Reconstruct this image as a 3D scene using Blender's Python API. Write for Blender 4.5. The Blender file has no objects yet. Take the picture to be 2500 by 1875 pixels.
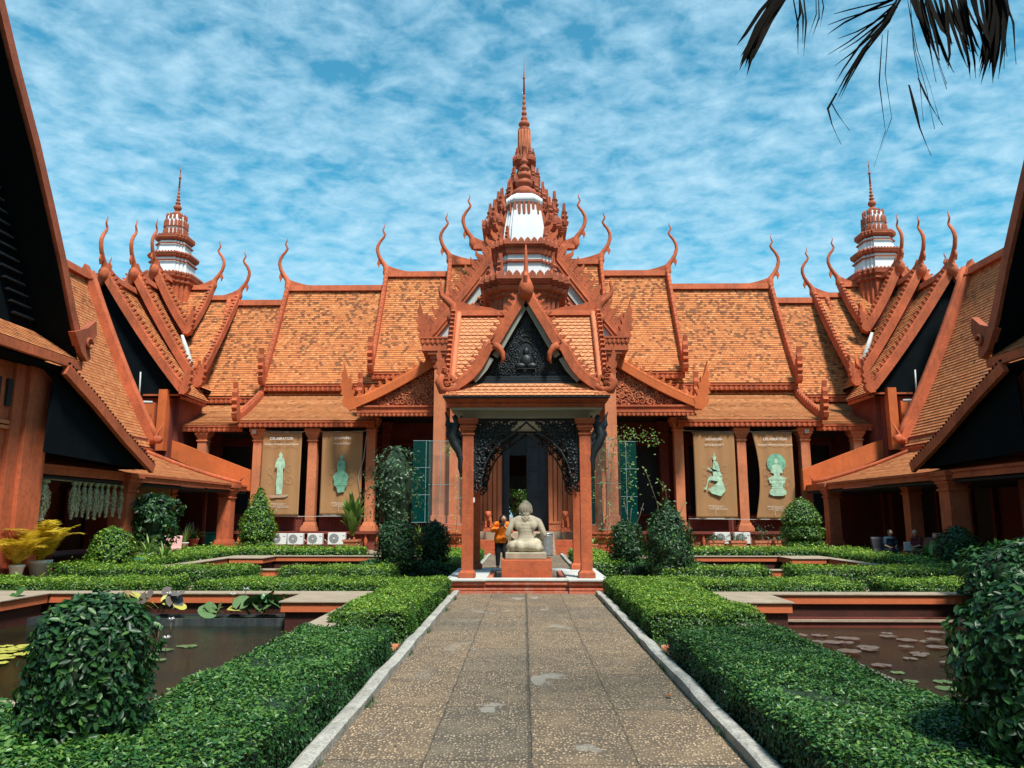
import bpy, math, random
import numpy as np
from mathutils import Vector, Matrix
random.seed(7)
rng = np.random.default_rng(11)
SC = bpy.context.scene
COL = SC.collection
PI = math.pi

# ------------------------------------------------------------------ camera
cam_d = bpy.data.cameras.new("camera"); cam = bpy.data.objects.new("camera", cam_d); COL.objects.link(cam)
cam_d.sensor_width = 36.0; cam_d.lens = 36.0 * 1845 / 2500.0; cam_d.clip_start = 0.05; cam_d.clip_end = 3000
cam.location = (0, 0, 1.6)
cam.rotation_euler = (math.radians(90 + 9.87), 0, math.radians(.887))
SC.camera = cam

# ------------------------------------------------------------------ light and sky
SUN = Vector((0.42, -0.72, 1.42)).normalized()
world = bpy.data.worlds.new("World"); SC.world = world; world.use_nodes = True
wn = world.node_tree; wn.nodes.clear()
def W(t, **k):
    n = wn.nodes.new(t)
    for a, b in k.items(): setattr(n, a, b)
    return n
sky = W('ShaderNodeTexSky'); sky.sky_type = 'NISHITA'; sky.sun_disc = False
sky.sun_elevation = math.asin(SUN.z); sky.sun_rotation = math.atan2(SUN.x, SUN.y)
sky.air_density = 1.0; sky.dust_density = 0.6; sky.ozone_density = 2.0
tc = W('ShaderNodeTexCoord'); sep = W('ShaderNodeSeparateXYZ'); wn.links.new(tc.outputs['Generated'], sep.inputs[0])
zz = W('ShaderNodeMath', operation='ADD'); wn.links.new(sep.outputs['Z'], zz.inputs[0]); zz.inputs[1].default_value = .12
zm = W('ShaderNodeMath', operation='MAXIMUM'); wn.links.new(zz.outputs[0], zm.inputs[0]); zm.inputs[1].default_value = .05
dx = W('ShaderNodeMath', operation='DIVIDE'); dy = W('ShaderNodeMath', operation='DIVIDE')
wn.links.new(sep.outputs['X'], dx.inputs[0]); wn.links.new(zm.outputs[0], dx.inputs[1])
wn.links.new(sep.outputs['Y'], dy.inputs[0]); wn.links.new(zm.outputs[0], dy.inputs[1])
cmb = W('ShaderNodeCombineXYZ'); wn.links.new(dx.outputs[0], cmb.inputs[0]); wn.links.new(dy.outputs[0], cmb.inputs[1])
mp = W('ShaderNodeMapping'); wn.links.new(cmb.outputs[0], mp.inputs[0]); mp.inputs['Rotation'].default_value = (0, 0, .5); mp.inputs['Scale'].default_value = (1.0, 1.15, 1)
def noise(scale, detail, rough, dist, w):
    n = W('ShaderNodeTexNoise'); n.noise_dimensions = '4D'; n.inputs['W'].default_value = w
    n.inputs['Scale'].default_value = scale; n.inputs['Detail'].default_value = detail
    n.inputs['Roughness'].default_value = rough; n.inputs['Distortion'].default_value = dist
    wn.links.new(mp.outputs[0], n.inputs['Vector']); return n
n1 = noise(12.5, 5, .55, .35, 3.1); n2 = noise(2.6, 3, .5, .4, 8.0); n3 = noise(34, 4, .65, .3, 1.0)
def M(op, a, b):
    m = W('ShaderNodeMath', operation=op)
    for i, x in enumerate((a, b)):
        if isinstance(x, (int, float)): m.inputs[i].default_value = x
        else: wn.links.new(x, m.inputs[i])
    return m.outputs[0]
s = M('ADD', M('ADD', M('MULTIPLY', n1.outputs[0], .70), M('MULTIPLY', n2.outputs[0], .30)), M('MULTIPLY', M('SUBTRACT', n3.outputs[0], .5), .20))
s = M('SUBTRACT', s, M('MULTIPLY', M('SUBTRACT', sep.outputs['Z'], .30), .24))
cr = W('ShaderNodeValToRGB'); wn.links.new(s, cr.inputs[0])
e = cr.color_ramp.elements; e[0].position = .33; e[0].color = (0.04, .04, .04, 1); e[1].position = .68; e[1].color = (1, 1, 1, 1)
k = cr.color_ramp.elements.new(.50); k.color = (.52, .52, .52, 1)
tint = W('ShaderNodeMixRGB', blend_type='MULTIPLY'); tint.inputs[0].default_value = 1
wn.links.new(sky.outputs[0], tint.inputs[1]); tint.inputs[2].default_value = (.20, .76, .72, 1)
mx = W('ShaderNodeMixRGB'); wn.links.new(cr.outputs[0], mx.inputs[0]); wn.links.new(tint.outputs[0], mx.inputs[1])
mx.inputs[2].default_value = (2.0, 3.15, 3.85, 1)
bg = W('ShaderNodeBackground'); wn.links.new(mx.outputs[0], bg.inputs[0]); bg.inputs[1].default_value = .142
ow = W('ShaderNodeOutputWorld'); wn.links.new(bg.outputs[0], ow.inputs[0])

sl = bpy.data.lights.new("sun", 'SUN'); sl.energy = 3.4; sl.angle = math.radians(9); sl.color = (1, .95, .88)
so = bpy.data.objects.new("sun", sl); COL.objects.link(so); so.location = (0, -20, 60)
so.rotation_euler = SUN.to_track_quat('Z', 'Y').to_euler()
SC.view_settings.view_transform = 'Standard'; SC.view_settings.look = 'None'
SC.view_settings.gamma = 1; SC.view_settings.exposure = 0.88
try: SC.cycles.max_bounces = 6
except Exception: pass

# ------------------------------------------------------------------ object helpers
def tag(o, label=None, cat=None, group=None, kind=None):
    if label: o['label'] = label
    if cat: o['category'] = cat
    if group: o['group'] = group
    if kind: o['kind'] = kind
    return o
def empty(name, loc=(0, 0, 0), rz=0, label=None, cat=None, group=None):
    o = bpy.data.objects.new(name, None); COL.objects.link(o); o.location = loc; o.rotation_euler = (0, 0, rz)
    o.empty_display_size = .2
    return tag(o, label, cat, group)
def kids(o): return [c for c in bpy.data.objects if c.parent == o]
def copy_tree(o, parent=None):
    c = o.copy(); COL.objects.link(c); c.parent = parent
    for ch in kids(o): copy_tree(ch, c)
    return c

class Frame:
    """local 2-D frame: point = o + x*a + y*b + z*n"""
    def __init__(s, o, a, b):
        s.o = Vector(o); s.a = Vector(a).normalized(); s.b = Vector(b).normalized(); s.n = s.a.cross(s.b).normalized()
    def __call__(s, x, y, z=0): return s.o + s.a * x + s.b * y + s.n * z

class MB:
    def __init__(s): s.v = []; s.f = []; s.uv = {}; s.sm = []
    def add(s, vs, fs, smooth=False):
        b = len(s.v); s.v += [tuple(v) for v in vs]
        for f in fs: s.f.append(tuple(b + i for i in f)); s.sm.append(smooth)
        return b
    def box(s, x0, x1, y0, y1, z0, z1, taper=0):
        t = taper
        s.add([(x0, y0, z0), (x1, y0, z0), (x1, y1, z0), (x0, y1, z0), (x0 + t, y0 + t, z1), (x1 - t, y0 + t, z1), (x1 - t, y1 - t, z1), (x0 + t, y1 - t, z1)],
              [(0, 3, 2, 1), (4, 5, 6, 7), (0, 1, 5, 4), (1, 2, 6, 5), (2, 3, 7, 6), (3, 0, 4, 7)])
        return s
    def cbox(s, c, h, rz=0, rx=0):
        R = Matrix.Rotation(rz, 3, 'Z') @ Matrix.Rotation(rx, 3, 'X'); c = Vector(c)
        vs = [c + R @ Vector((i * h[0], j * h[1], k * h[2])) for k in (-1, 1) for j in (-1, 1) for i in (-1, 1)]
        s.add(vs, [(0, 2, 3, 1), (4, 5, 7, 6), (0, 1, 5, 4), (1, 3, 7, 5), (3, 2, 6, 7), (2, 0, 4, 6)]); return s
    def poly(s, fr, pts, t0, t1, smooth=False):
        """extrude 2-D polygon (counter-clockwise) in frame from z=t0 to t1"""
        n = len(pts); ar = sum(pts[i][0] * pts[(i + 1) % n][1] - pts[(i + 1) % n][0] * pts[i][1] for i in range(n))
        if ar < 0: pts = pts[::-1]
        if t0 > t1: t0, t1 = t1, t0
        vs = [fr(x, y, t0) for x, y in pts] + [fr(x, y, t1) for x, y in pts]
        fs = [tuple(range(n - 1, -1, -1)), tuple(range(n, 2 * n))] + [(i, (i + 1) % n, n + (i + 1) % n, n + i) for i in range(n)]
        s.add(vs, fs, smooth); return s
    def tube(s, pts, r, seg=6, cap=True, smooth=True, flat=1.0):
        pts = [Vector(p) for p in pts]; n = len(pts)
        rs = r if hasattr(r, '__len__') else [r] * n
        up = Vector((0, 0, 1)); prev = None; vs = []
        for i, p in enumerate(pts):
            d = (pts[min(i + 1, n - 1)] - pts[max(i - 1, 0)])
            d = d.normalized() if d.length > 1e-9 else Vector((0, 0, 1))
            if prev is None:
                a = d.cross(up); a = a.normalized() if a.length > 1e-3 else d.cross(Vector((1, 0, 0))).normalized()
            else:
                a = prev - d * prev.dot(d); a = a.normalized() if a.length > 1e-6 else d.orthogonal().normalized()
            prev = a; b = d.cross(a)
            for k in range(seg):
                t = 2 * PI * k / seg; vs.append(p + (a * math.cos(t) + b * math.sin(t) * flat) * rs[i])
        fs = [(i * seg + k, i * seg + (k + 1) % seg, (i + 1) * seg + (k + 1) % seg, (i + 1) * seg + k) for i in range(n - 1) for k in range(seg)]
        if cap: fs += [tuple(range(seg - 1, -1, -1)), tuple(range((n - 1) * seg, n * seg))]
        s.add(vs, fs, smooth); return s
    def lathe(s, c, prof, seg=16, smooth=True):
        vs = [(c[0] + r * math.cos(2 * PI * k / seg), c[1] + r * math.sin(2 * PI * k / seg), c[2] + z) for r, z in prof for k in range(seg)]
        n = len(prof)
        fs = [(i * seg + k, i * seg + (k + 1) % seg, (i + 1) * seg + (k + 1) % seg, (i + 1) * seg + k) for i in range(n - 1) for k in range(seg)]
        fs += [tuple(range(seg - 1, -1, -1)), tuple(range((n - 1) * seg, n * seg))]
        s.add(vs, fs, smooth); return s
    def ball(s, c, r, seg=10, rings=7, R=None):
        r = r if hasattr(r, '__len__') else (r, r, r); c = Vector(c); vs = []; 
        for i in range(1, rings):
            t = PI * i / rings
            for k in range(seg):
                q = 2 * PI * k / seg; v = Vector((r[0] * math.sin(t) * math.cos(q), r[1] * math.sin(t) * math.sin(q), -r[2] * math.cos(t)))
                vs.append(c + (R @ v if R else v))
        a = Vector((0, 0, -r[2])); b = -a
        vs += [c + (R @ a if R else a), c + (R @ b if R else b)]
        m = (rings - 1) * seg
        fs = [(i * seg + k, i * seg + (k + 1) % seg, (i + 1) * seg + (k + 1) % seg, (i + 1) * seg + k) for i in range(rings - 2) for k in range(seg)]
        fs += [(m, (k + 1) % seg, k) for k in range(seg)] + [(m + 1, (rings - 2) * seg + k, (rings - 2) * seg + (k + 1) % seg) for k in range(seg)]
        s.add(vs, fs, True); return s
    def ringstack(s, poly, levels, cx, cy, cap=True):
        """poly: unit outline; levels: (z, halfwidth)"""
        n = len(poly); vs = [(cx + x * h, cy + y * h, z) for z, h in levels for x, y in poly]
        fs = [(i * n + k, i * n + (k + 1) % n, (i + 1) * n + (k + 1) % n, (i + 1) * n + k) for i in range(len(levels) - 1) for k in range(n)]
        if cap: fs += [tuple(range(n - 1, -1, -1)), tuple(range((len(levels) - 1) * n, len(levels) * n))]
        s.add(vs, fs); return s
    def build(s, name, mat, parent=None, bevel=0, uv=None):
        me = bpy.data.meshes.new(name); me.from_pydata(s.v, [], s.f); me.update()
        me.polygons.foreach_set('use_smooth', s.sm)
        if uv:
            L = me.uv_layers.new(name='UVMap'); vi = np.empty(len(me.loops), dtype=np.int32); me.loops.foreach_get('vertex_index', vi)
            L.data.foreach_set('uv', np.asarray(uv, dtype=np.float32)[vi].ravel())
        if mat: me.materials.append(mat)
        o = bpy.data.objects.new(name, me); COL.objects.link(o)
        if parent: o.parent = parent; 
        if bevel:
            m = o.modifiers.new('bevel', 'BEVEL'); m.width = bevel; m.segments = 2; m.limit_method = 'ANGLE'
        return o
def put(o, parent):
    """parent a world-coordinate mesh under a moved Empty, keeping it where it is"""
    o.parent = parent; bpy.context.view_layer.update; o.location = -parent.location; return o

# ------------------------------------------------------------------ materials
def newmat(name):
    m = bpy.data.materials.new(name); m.use_nodes = True; nt = m.node_tree; nt.nodes.clear()
    out = nt.nodes.new('ShaderNodeOutputMaterial'); b = nt.nodes.new('ShaderNodeBsdfPrincipled'); nt.links.new(b.outputs[0], out.inputs[0])
    return m, nt, b, out
class NT:
    def __init__(s, nt): s.nt = nt
    def n(s, t, ins=None, **k):
        x = s.nt.nodes.new(t)
        for a, b in k.items(): setattr(x, a, b)
        for a, b in (ins or {}).items(): s.set(x.inputs[a], b)
        return x
    def set(s, sock, v):
        if isinstance(v, bpy.types.NodeSocket): s.nt.links.new(v, sock)
        else: sock.default_value = v
    def m(s, op, a, b=0, clamp=False):
        x = s.n('ShaderNodeMath', operation=op); x.use_clamp = clamp; s.set(x.inputs[0], a); s.set(x.inputs[1], b); return x.outputs[0]
    def mix(s, f, a, b, mode='MIX'):
        x = s.n('ShaderNodeMixRGB', blend_type=mode); s.set(x.inputs[0], f); s.set(x.inputs[1], a); s.set(x.inputs[2], b); return x.outputs[0]
    def ramp(s, f, stops):
        x = s.n('ShaderNodeValToRGB'); s.set(x.inputs[0], f); el = x.color_ramp.elements
        el[0].position, el[0].color = stops[0][0], c4(stops[0][1]); el[1].position, el[1].color = stops[-1][0], c4(stops[-1][1])
        for p, c in stops[1:-1]: q = el.new(p); q.color = c4(c)
        return x.outputs[0]
    def noise(s, vec, scale, detail=4, rough=.55, dist=0):
        x = s.n('ShaderNodeTexNoise', {'Scale': scale, 'Detail': detail, 'Roughness': rough, 'Distortion': dist}); s.nt.links.new(vec, x.inputs['Vector']); return x.outputs[0]
    def bump(s, h, strength=.4, dist=.02):
        x = s.n('ShaderNodeBump', {'Strength': strength, 'Distance': dist}); s.nt.links.new(h, x.inputs['Height']); return x.outputs[0]
def c4(c):
    if isinstance(c, (int, float)): return (c, c, c, 1)
    return (*c[:3], 1)
def paint(name, col, var=.25, scale=1.5, rough=.8, bump=.25, bscale=25, streak=.25, dirt=(.10, .07, .05), dirtamt=.35, spec=.3):
    m, nt, b, _ = newmat(name); N = NT(nt)
    P = N.n('ShaderNodeNewGeometry').outputs['Position']
    n1 = N.noise(P, scale, 5, .6); n2 = N.noise(P, scale * 9, 4, .65)
    mp = N.n('ShaderNodeMapping', {'Scale': (6, 6, .5)}); nt.links.new(P, mp.inputs[0]); n3 = N.noise(mp.outputs[0], 1.0, 4, .6)
    dark = tuple(c * (1 - var) for c in col); light = tuple(min(1, c * (1 + var * .6)) for c in col)
    c = N.mix(N.ramp(n1, [(.3, 0), (.7, 1)]), dark + (1,), light + (1,))
    c = N.mix(N.m('MULTIPLY', N.ramp(n2, [(.45, 0), (.8, 1)]), dirtamt), c, dirt + (1,))
    c = N.mix(N.m('MULTIPLY', N.ramp(n3, [(.5, 0), (.8, 1)]), streak), c, dirt + (1,))
    nt.links.new(c, b.inputs['Base Color']); b.inputs['Roughness'].default_value = rough
    b.inputs['Specular IOR Level'].default_value = spec
    if bump: nt.links.new(N.bump(N.noise(P, bscale, 5, .6), bump, .02), b.inputs['Normal'])
    return m
def plain(name, col, rough=.6, metal=0, spec=.4):
    m, nt, b, _ = newmat(name); b.inputs['Base Color'].default_value = c4(col); b.inputs['Roughness'].default_value = rough
    b.inputs['Metallic'].default_value = metal; b.inputs['Specular IOR Level'].default_value = spec
    N = NT(nt); P = N.n('ShaderNodeNewGeometry').outputs['Position']
    c = N.mix(N.noise(P, 7, 5), c4(tuple(x * .75 for x in col)), c4(tuple(min(1, x * 1.2) for x in col))); nt.links.new(c, b.inputs['Base Color'])
    return m
def tilemat(name, cols, w=.17, h=.15, moss=.5, mossth=.62, scallop=False, mosscol=(.035, .022, .018), mscale=.55):
    """roof tiles laid out by UV in metres; v runs down the slope"""
    m, nt, b, _ = newmat(name); N = NT(nt)
    uv = N.n('ShaderNodeTexCoord').outputs['UV']; sp = N.n('ShaderNodeSeparateXYZ'); nt.links.new(uv, sp.inputs[0])
    r = N.m('DIVIDE', sp.outputs[1], h); ri = N.m('FLOOR', r)
    off = N.m('MULTIPLY', N.m('MODULO', ri, 2.0), .5)
    c = N.m('ADD', N.m('DIVIDE', sp.outputs[0], w), off); ci = N.m('FLOOR', c)
    cf = N.m('SUBTRACT', c, ci); rf = N.m('SUBTRACT', r, ri)
    cv = N.n('ShaderNodeCombineXYZ', {0: ci, 1: ri}).outputs[0]
    wnz = N.n('ShaderNodeTexWhiteNoise', noise_dimensions='3D'); nt.links.new(cv, wnz.inputs[0]); rnd = wnz.outputs[0]
    vm = N.n('ShaderNodeVectorMath', operation='ADD'); nt.links.new(cv, vm.inputs[0]); vm.inputs[1].default_value = (51.3, 17.1, 3.3)
    wn2 = N.n('ShaderNodeTexWhiteNoise', noise_dimensions='3D'); nt.links.new(vm.outputs[0], wn2.inputs[0]); rnd2 = wn2.outputs[0]
    n1 = N.noise(uv, mscale * 1.6, 6, .65, .5); n2 = N.noise(uv, 4.2, 4, .65); n3 = N.noise(uv, 14, 4, .7)
    base = N.ramp(rnd, [(0, cols[0]), (.35, cols[1]), (.7, cols[2]), (1, cols[3])])
    base = N.mix(N.m('MULTIPLY', N.ramp(n2, [(.35, 0), (.7, 1)]), .35), base, c4(cols[0]))
    ms = N.m('ADD', N.m('ADD', N.m('MULTIPLY', n1, .55), N.m('MULTIPLY', rnd2, .34)), N.m('MULTIPLY', n2, .45))
    ms = N.m('SUBTRACT', ms, N.m('MULTIPLY', N.m('SUBTRACT', sp.outputs[1], 2.5), .009))
    mf = N.m('MULTIPLY', N.ramp(ms, [(mossth - .02, 0), (mossth + .08, 1)]), moss)
    mf = N.m('MULTIPLY', mf, N.ramp(n3, [(.3, .35), (.6, 1)]))
    base = N.mix(mf, base, c4(mosscol))
    # gaps between tiles
    e = N.m('ABSOLUTE', N.m('SUBTRACT', cf, .5))
    if scallop:
        lim = N.m('SUBTRACT', 1.0, N.m('MULTIPLY', N.m('MULTIPLY', e, e), 2.2))
        gap = N.ramp(N.m('SUBTRACT', lim, rf), [(.0, 1), (.15, 0)])
        gap = N.m('MULTIPLY', gap, N.ramp(N.m('SUBTRACT', lim, rf), [(-.14 + .5, 1), (.5, 1)]))
        over = N.m('GREATER_THAN', rf, lim)
        gap = N.m('MAXIMUM', N.m('MULTIPLY', gap, N.m('SUBTRACT', 1.0, over)), N.m('MULTIPLY', over, N.ramp(N.m('SUBTRACT', rf, lim), [(0, 1), (.2, 0)])))
        hgt = N.m('SUBTRACT', 1.0, gap)
    else:
        g1 = N.ramp(e, [(.44, 0), (.5, 1)]); g2 = N.ramp(rf, [(.80, 0), (.97, 1)])
        gap = N.m('MAXIMUM', N.m('MULTIPLY', g1, .55), N.m('MULTIPLY', g2, .75)); hgt = N.m('SUBTRACT', rf, N.m('MULTIPLY', gap, .8))
        hgt = N.m('ADD', hgt, N.m('MULTIPLY', rnd, .5))
    col = N.mix(N.m('MULTIPLY', gap, .8), base, (.10, .035, .015, 1))
    nt.links.new(col, b.inputs['Base Color']); b.inputs['Roughness'].default_value = .85; b.inputs['Specular IOR Level'].default_value = .25
    nt.links.new(N.bump(hgt, .8, .03), b.inputs['Normal'])
    return m

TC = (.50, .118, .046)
MT = {}
MT['terra'] = paint('terracotta_plaster', TC, .32, .9, .85, .4, 26, .55, (.11, .04, .028), .5)
MT['terra_lt'] = paint('terracotta_plaster_light', (.60, .20, .09), .22, .9, .85, .3, 26, .38, (.26, .11, .06), .45)
MT['terra_or'] = paint('orange_plaster', (.58, .135, .036), .22, .8, .8, .25, 30, .3, (.24, .06, .03), .35)
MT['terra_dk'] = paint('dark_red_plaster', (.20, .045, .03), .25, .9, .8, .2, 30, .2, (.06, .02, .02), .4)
MT['carved'] = paint('carved_terracotta', (.50, .15, .065), .3, 2.5, .85, .5, 14, .2, (.14, .05, .04), .5)
MT['spire'] = paint('spire_terracotta', (.40, .10, .045), .3, 2.0, .8, .4, 16, .25, (.10, .035, .03), .55)
MT['white'] = paint('white_lime_plaster', (.70, .695, .69), .08, .7, .8, .15, 20, .25, (.5, .5, .52), .12)
MT['black'] = paint('black_painted_wood', (.007, .012, .016), .3, 3, .5, .4, 20, .1, (.03, .04, .04), .3, .5)
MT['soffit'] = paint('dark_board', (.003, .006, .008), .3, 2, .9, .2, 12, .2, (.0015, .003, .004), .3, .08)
MT['bluewood'] = paint('blue_black_door_wood', (.022, .036, .050), .4, 3, .55, .4, 18, .5, (.05, .07, .09), .3, .5)
MT['grey'] = paint('grey_soffit', (.30, .30, .25), .1, 1, .8, .1, 20, .1, (.2, .2, .18), .2)
MT['greywhite'] = paint('whitewashed_edge', (.55, .56, .52), .15, 3, .8, .2, 20, .3, (.22, .22, .2), .4)
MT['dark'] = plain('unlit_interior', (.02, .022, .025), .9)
MT['tan'] = paint('cap_slab', (.42, .31, .22), .2, 3, .85, .4, 30, .2, (.22, .16, .11), .4)
rc = [(.48, .145, .052), (.64, .23, .076), (.56, .19, .064), (.74, .31, .115)]
MT['tile'] = tilemat('old_roof_tiles', rc, .17, .155, .80, .725)
MT['tile_lo'] = tilemat('lower_roof_tiles', [(.46, .17, .06), (.58, .24, .09), (.50, .20, .075), (.64, .30, .13)], .17, .155, .55, .80)
MT['tile_side'] = tilemat('gallery_roof_tiles', [(.44, .14, .05), (.56, .21, .075), (.50, .175, .06), (.62, .27, .11)], .17, .155, .7, .78)
MT['tile_new'] = tilemat('scalloped_roof_tiles', [(.60, .23, .10), (.66, .27, .125), (.62, .25, .11), (.69, .30, .14)], .165, .125, .25, .95, True)

# ------------------------------------------------------------------ roof pieces
SLOPE_UNDER = []
def slope(name, parent, mat, along, cols, row=.155, lift=.022, thick=.12, soff=True, flip=False):
    """cols: list of (P_a, P_b) pairs of points from the ridge down to the eave; surface between the two end curves"""
    A = [Vector(c[0]) for c in cols]; B = [Vector(c[1]) for c in cols]; RJ = random.Random(len(A) * 7 + int(A[0].z * 100))
    def resample(C):
        L = [0]
        for i in range(1, len(C)): L.append(L[-1] + (C[i] - C[i - 1]).length)
        return L
    LA = resample(A); tot = LA[-1]; n = max(2, int(round(tot / row)))
    def at(C, t):
        s = t * tot
        for i in range(1, len(LA)):
            if s <= LA[i] + 1e-6:
                f = (s - LA[i - 1]) / max(1e-6, LA[i] - LA[i - 1]); return C[i - 1].lerp(C[i], f)
        return C[-1]
    mb = MB(); uv = []
    ax = Vector(along).normalized()
    for i in range(n):
        a0, a1, b0, b1 = at(A, i / n), at(A, (i + 1) / n), at(B, i / n), at(B, (i + 1) / n)
        d = (a1 - a0).normalized(); nrm = ax.cross(d).normalized()
        if nrm.z < 0: nrm = -nrm
        up = nrm * (lift + RJ.uniform(-.3, .3) * lift)
        vs = [a0, b0, b1 + up, a1 + up, a1, b1]
        mb.add(vs, [(0, 1, 2, 3), (3, 2, 5, 4)])
        v0, v1 = i * row, (i + 1) * row
        ua0, ub0, ua1, ub1 = a0.dot(ax), b0.dot(ax), a1.dot(ax), b1.dot(ax)
        uv += [(ua0, v0 + .002), (ub0, v0 + .002), (ub1, v1 - .002), (ua1, v1 - .002), (ua1, v1 - .001), (ub1, v1 - .001)]
    o = mb.build(name, mat, parent, uv=uv)
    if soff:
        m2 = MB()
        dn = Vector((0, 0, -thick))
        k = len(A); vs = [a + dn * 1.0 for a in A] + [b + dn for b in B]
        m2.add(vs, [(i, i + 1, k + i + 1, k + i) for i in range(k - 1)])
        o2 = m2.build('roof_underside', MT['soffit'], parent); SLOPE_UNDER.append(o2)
    return o
def sagline(p, q, sag, n=6):
    p = Vector(p); q = Vector(q); return [p.lerp(q, i / n) - Vector((0, 0, sag * 4 * (i / n) * (1 - i / n))) for i in range(n + 1)]

FLAME = [(0, 0), (.30, -.06), (.52, .12), (.60, .34), (.50, .50), (.66, .62), (.58, .80), (.70, .98), (.60, 1.14), (.66, 1.40), (.56, 1.62), (.60, 1.95),
         (.50, 1.62), (.44, 1.40), (.36, 1.22), (.30, 1.30), (.28, 1.05), (.16, 1.02), (.22, .80), (.06, .74), (.14, .52), (-.04, .42), (.02, .2)]
def rake(mb, line, n, w=.30, t=.16, tooth=.28, th=.30, tail=0, tdir=None, board=True, style=0, toothw=.7):
    """bargeboard along a polyline (from peak to eave) with leaf teeth on its outer side; n = thickness direction"""
    line = [Vector(p) for p in line]; n = Vector(n).normalized()
    up = []
    for i, p in enumerate(line):
        d = (line[min(i + 1, len(line) - 1)] - line[max(i - 1, 0)]).normalized(); u = n.cross(d)
        if u.z < 0: u = -u
        up.append(u.normalized())
    if board:
        k = len(line)
        vs = []
        for s_ in (-.5, .5):
            for p, u in zip(line, up): vs += [p - u * w * .5 + n * t * s_, p + u * w * .5 + n * t * s_]
        m = 2 * k; fs = []
        for i in range(k - 1):
            a = 2 * i
            fs += [(a, a + 1, a + 3, a + 2), (m + a, m + a + 2, m + a + 3, m + a + 1), (a + 1, m + a + 1, m + a + 3, a + 3), (a, a + 2, m + a + 2, m + a)]
        fs += [(0, m, m + 1, 1), (2 * k - 2, 2 * k - 1, m + 2 * k - 1, m + 2 * k - 2)]
        mb.add(vs, fs)
        # raised bead along the outer edge
        mb.tube([p + u * w * .5 for p, u in zip(line, up)], t * .55, 5)
    if tooth:
        L = [0]
        for i in range(1, len(line)): L.append(L[-1] + (line[i] - line[i - 1]).length)
        s = tooth * .8
        while s < L[-1] - tooth * .5:
            i = max(j for j in range(len(L)) if L[j] <= s); i = min(i, len(line) - 2)
            f = (s - L[i]) / (L[i + 1] - L[i]); p = line[i].lerp(line[i + 1], f); u = up[i]; d = (line[i + 1] - line[i]).normalized()
            fr = Frame(p + u * w * .45, -d, u); k = tooth * toothw
            if style == 0: pts = [(-.5 * k, 0), (.45 * k, 0), (.5 * k, th * .4), (.3 * k, th * .75), (.55 * k, th), (0, th * .85), (-.3 * k, th * .5)]
            else: pts = [(-.5 * k, 0), (.5 * k, 0), (.42 * k, th * .45), (.10 * k, th * .75), (.30 * k, th * 1.0), (-.18 * k, th * 1.15), (-.30 * k, th * .6), (-.55 * k, th * .35)]
            mb.poly(fr, pts, -t * .35, t * .35)
            s += tooth
    if tail:
        p = line[-1]; d = (line[-1] - line[-2]); h = Vector((d.x, d.y, 0)).normalized()
        fr = Frame(p - h * tail * .1 + Vector((0, 0, -w * .6)), h, (0, 0, 1))
        mb.poly(fr, [(x * tail, y * tail) for x, y in FLAME], -t * .6, t * .6)
def horn(mb, o, out, s=1.0, fin=2.0, n=None, r=1.0):
    """curling roof-end finial; o = end of the ridge, out = horizontal outward direction"""
    o = Vector(o); out = Vector(out).normalized(); fr = Frame(o, out, (0, 0, 1))
    pts = [(.0, -.15), (.05, .12), (.06, .32), (.14, .52), (.32, .78), (.5, 1.08), (.6, 1.42), (.58, 1.68), (.45, 1.95), (.28, 2.16), (.20, 2.32), (.26, 2.46), (.33, 2.58), (.28, 2.72), (.24, 2.80), (.27, 2.98)]
    rr = [.13, .22, .20, .14, .11, .10, .095, .09, .08, .07, .06, .05, .045, .035, .025, .008]
    P = []; R = []
    n_ = len(pts)
    for i in range(n_ - 1):
        for k in range(2):
            f = k / 2; P.append(fr((pts[i][0] * (1 - f) + pts[i + 1][0] * f) * s, (pts[i][1] * (1 - f) + pts[i + 1][1] * f) * s)); R.append((rr[i] * (1 - f) + rr[i + 1] * f) * s * r)
    P.append(fr(pts[-1][0] * s, pts[-1][1] * s)); R.append(rr[-1] * s)
    mb.tube(P, R, 8)
    mb.poly(fr, [(.30 * s, .68 * s), (.46 * s, .62 * s), (.50 * s, .42 * s), (.60 * s, .66 * s), (.52 * s, .92 * s)], -.04 * s, .04 * s)
    # swept fin back along the ridge
    if fin:
        F_ = [(.10 * s, .55 * s), (.0, .02)] + [(-fin * q, .02) for q in (.5, 1)] + [(-fin * q, .10 + (1 - q) ** 2.2 * .42 * s) for q in (1, .8, .6, .4, .25, .1)]
        mb.poly(fr, F_, -.09 * s, .09 * s)
def ridgecap(mb, a, b, h=.28, t=.2):
    a = Vector(a); b = Vector(b); d = (b - a).normalized(); s = d.cross(Vector((0, 0, 1))).normalized() * t * .5; u = Vector((0, 0, h))
    mb.add([a - s * 1.4, a + s * 1.4, b + s * 1.4, b - s * 1.4, a - s + u, a + s + u, b + s + u, b - s + u], [(0, 3, 2, 1), (4, 5, 6, 7), (0, 1, 5, 4), (1, 2, 6, 5), (2, 3, 7, 6), (3, 0, 4, 7)])
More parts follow.
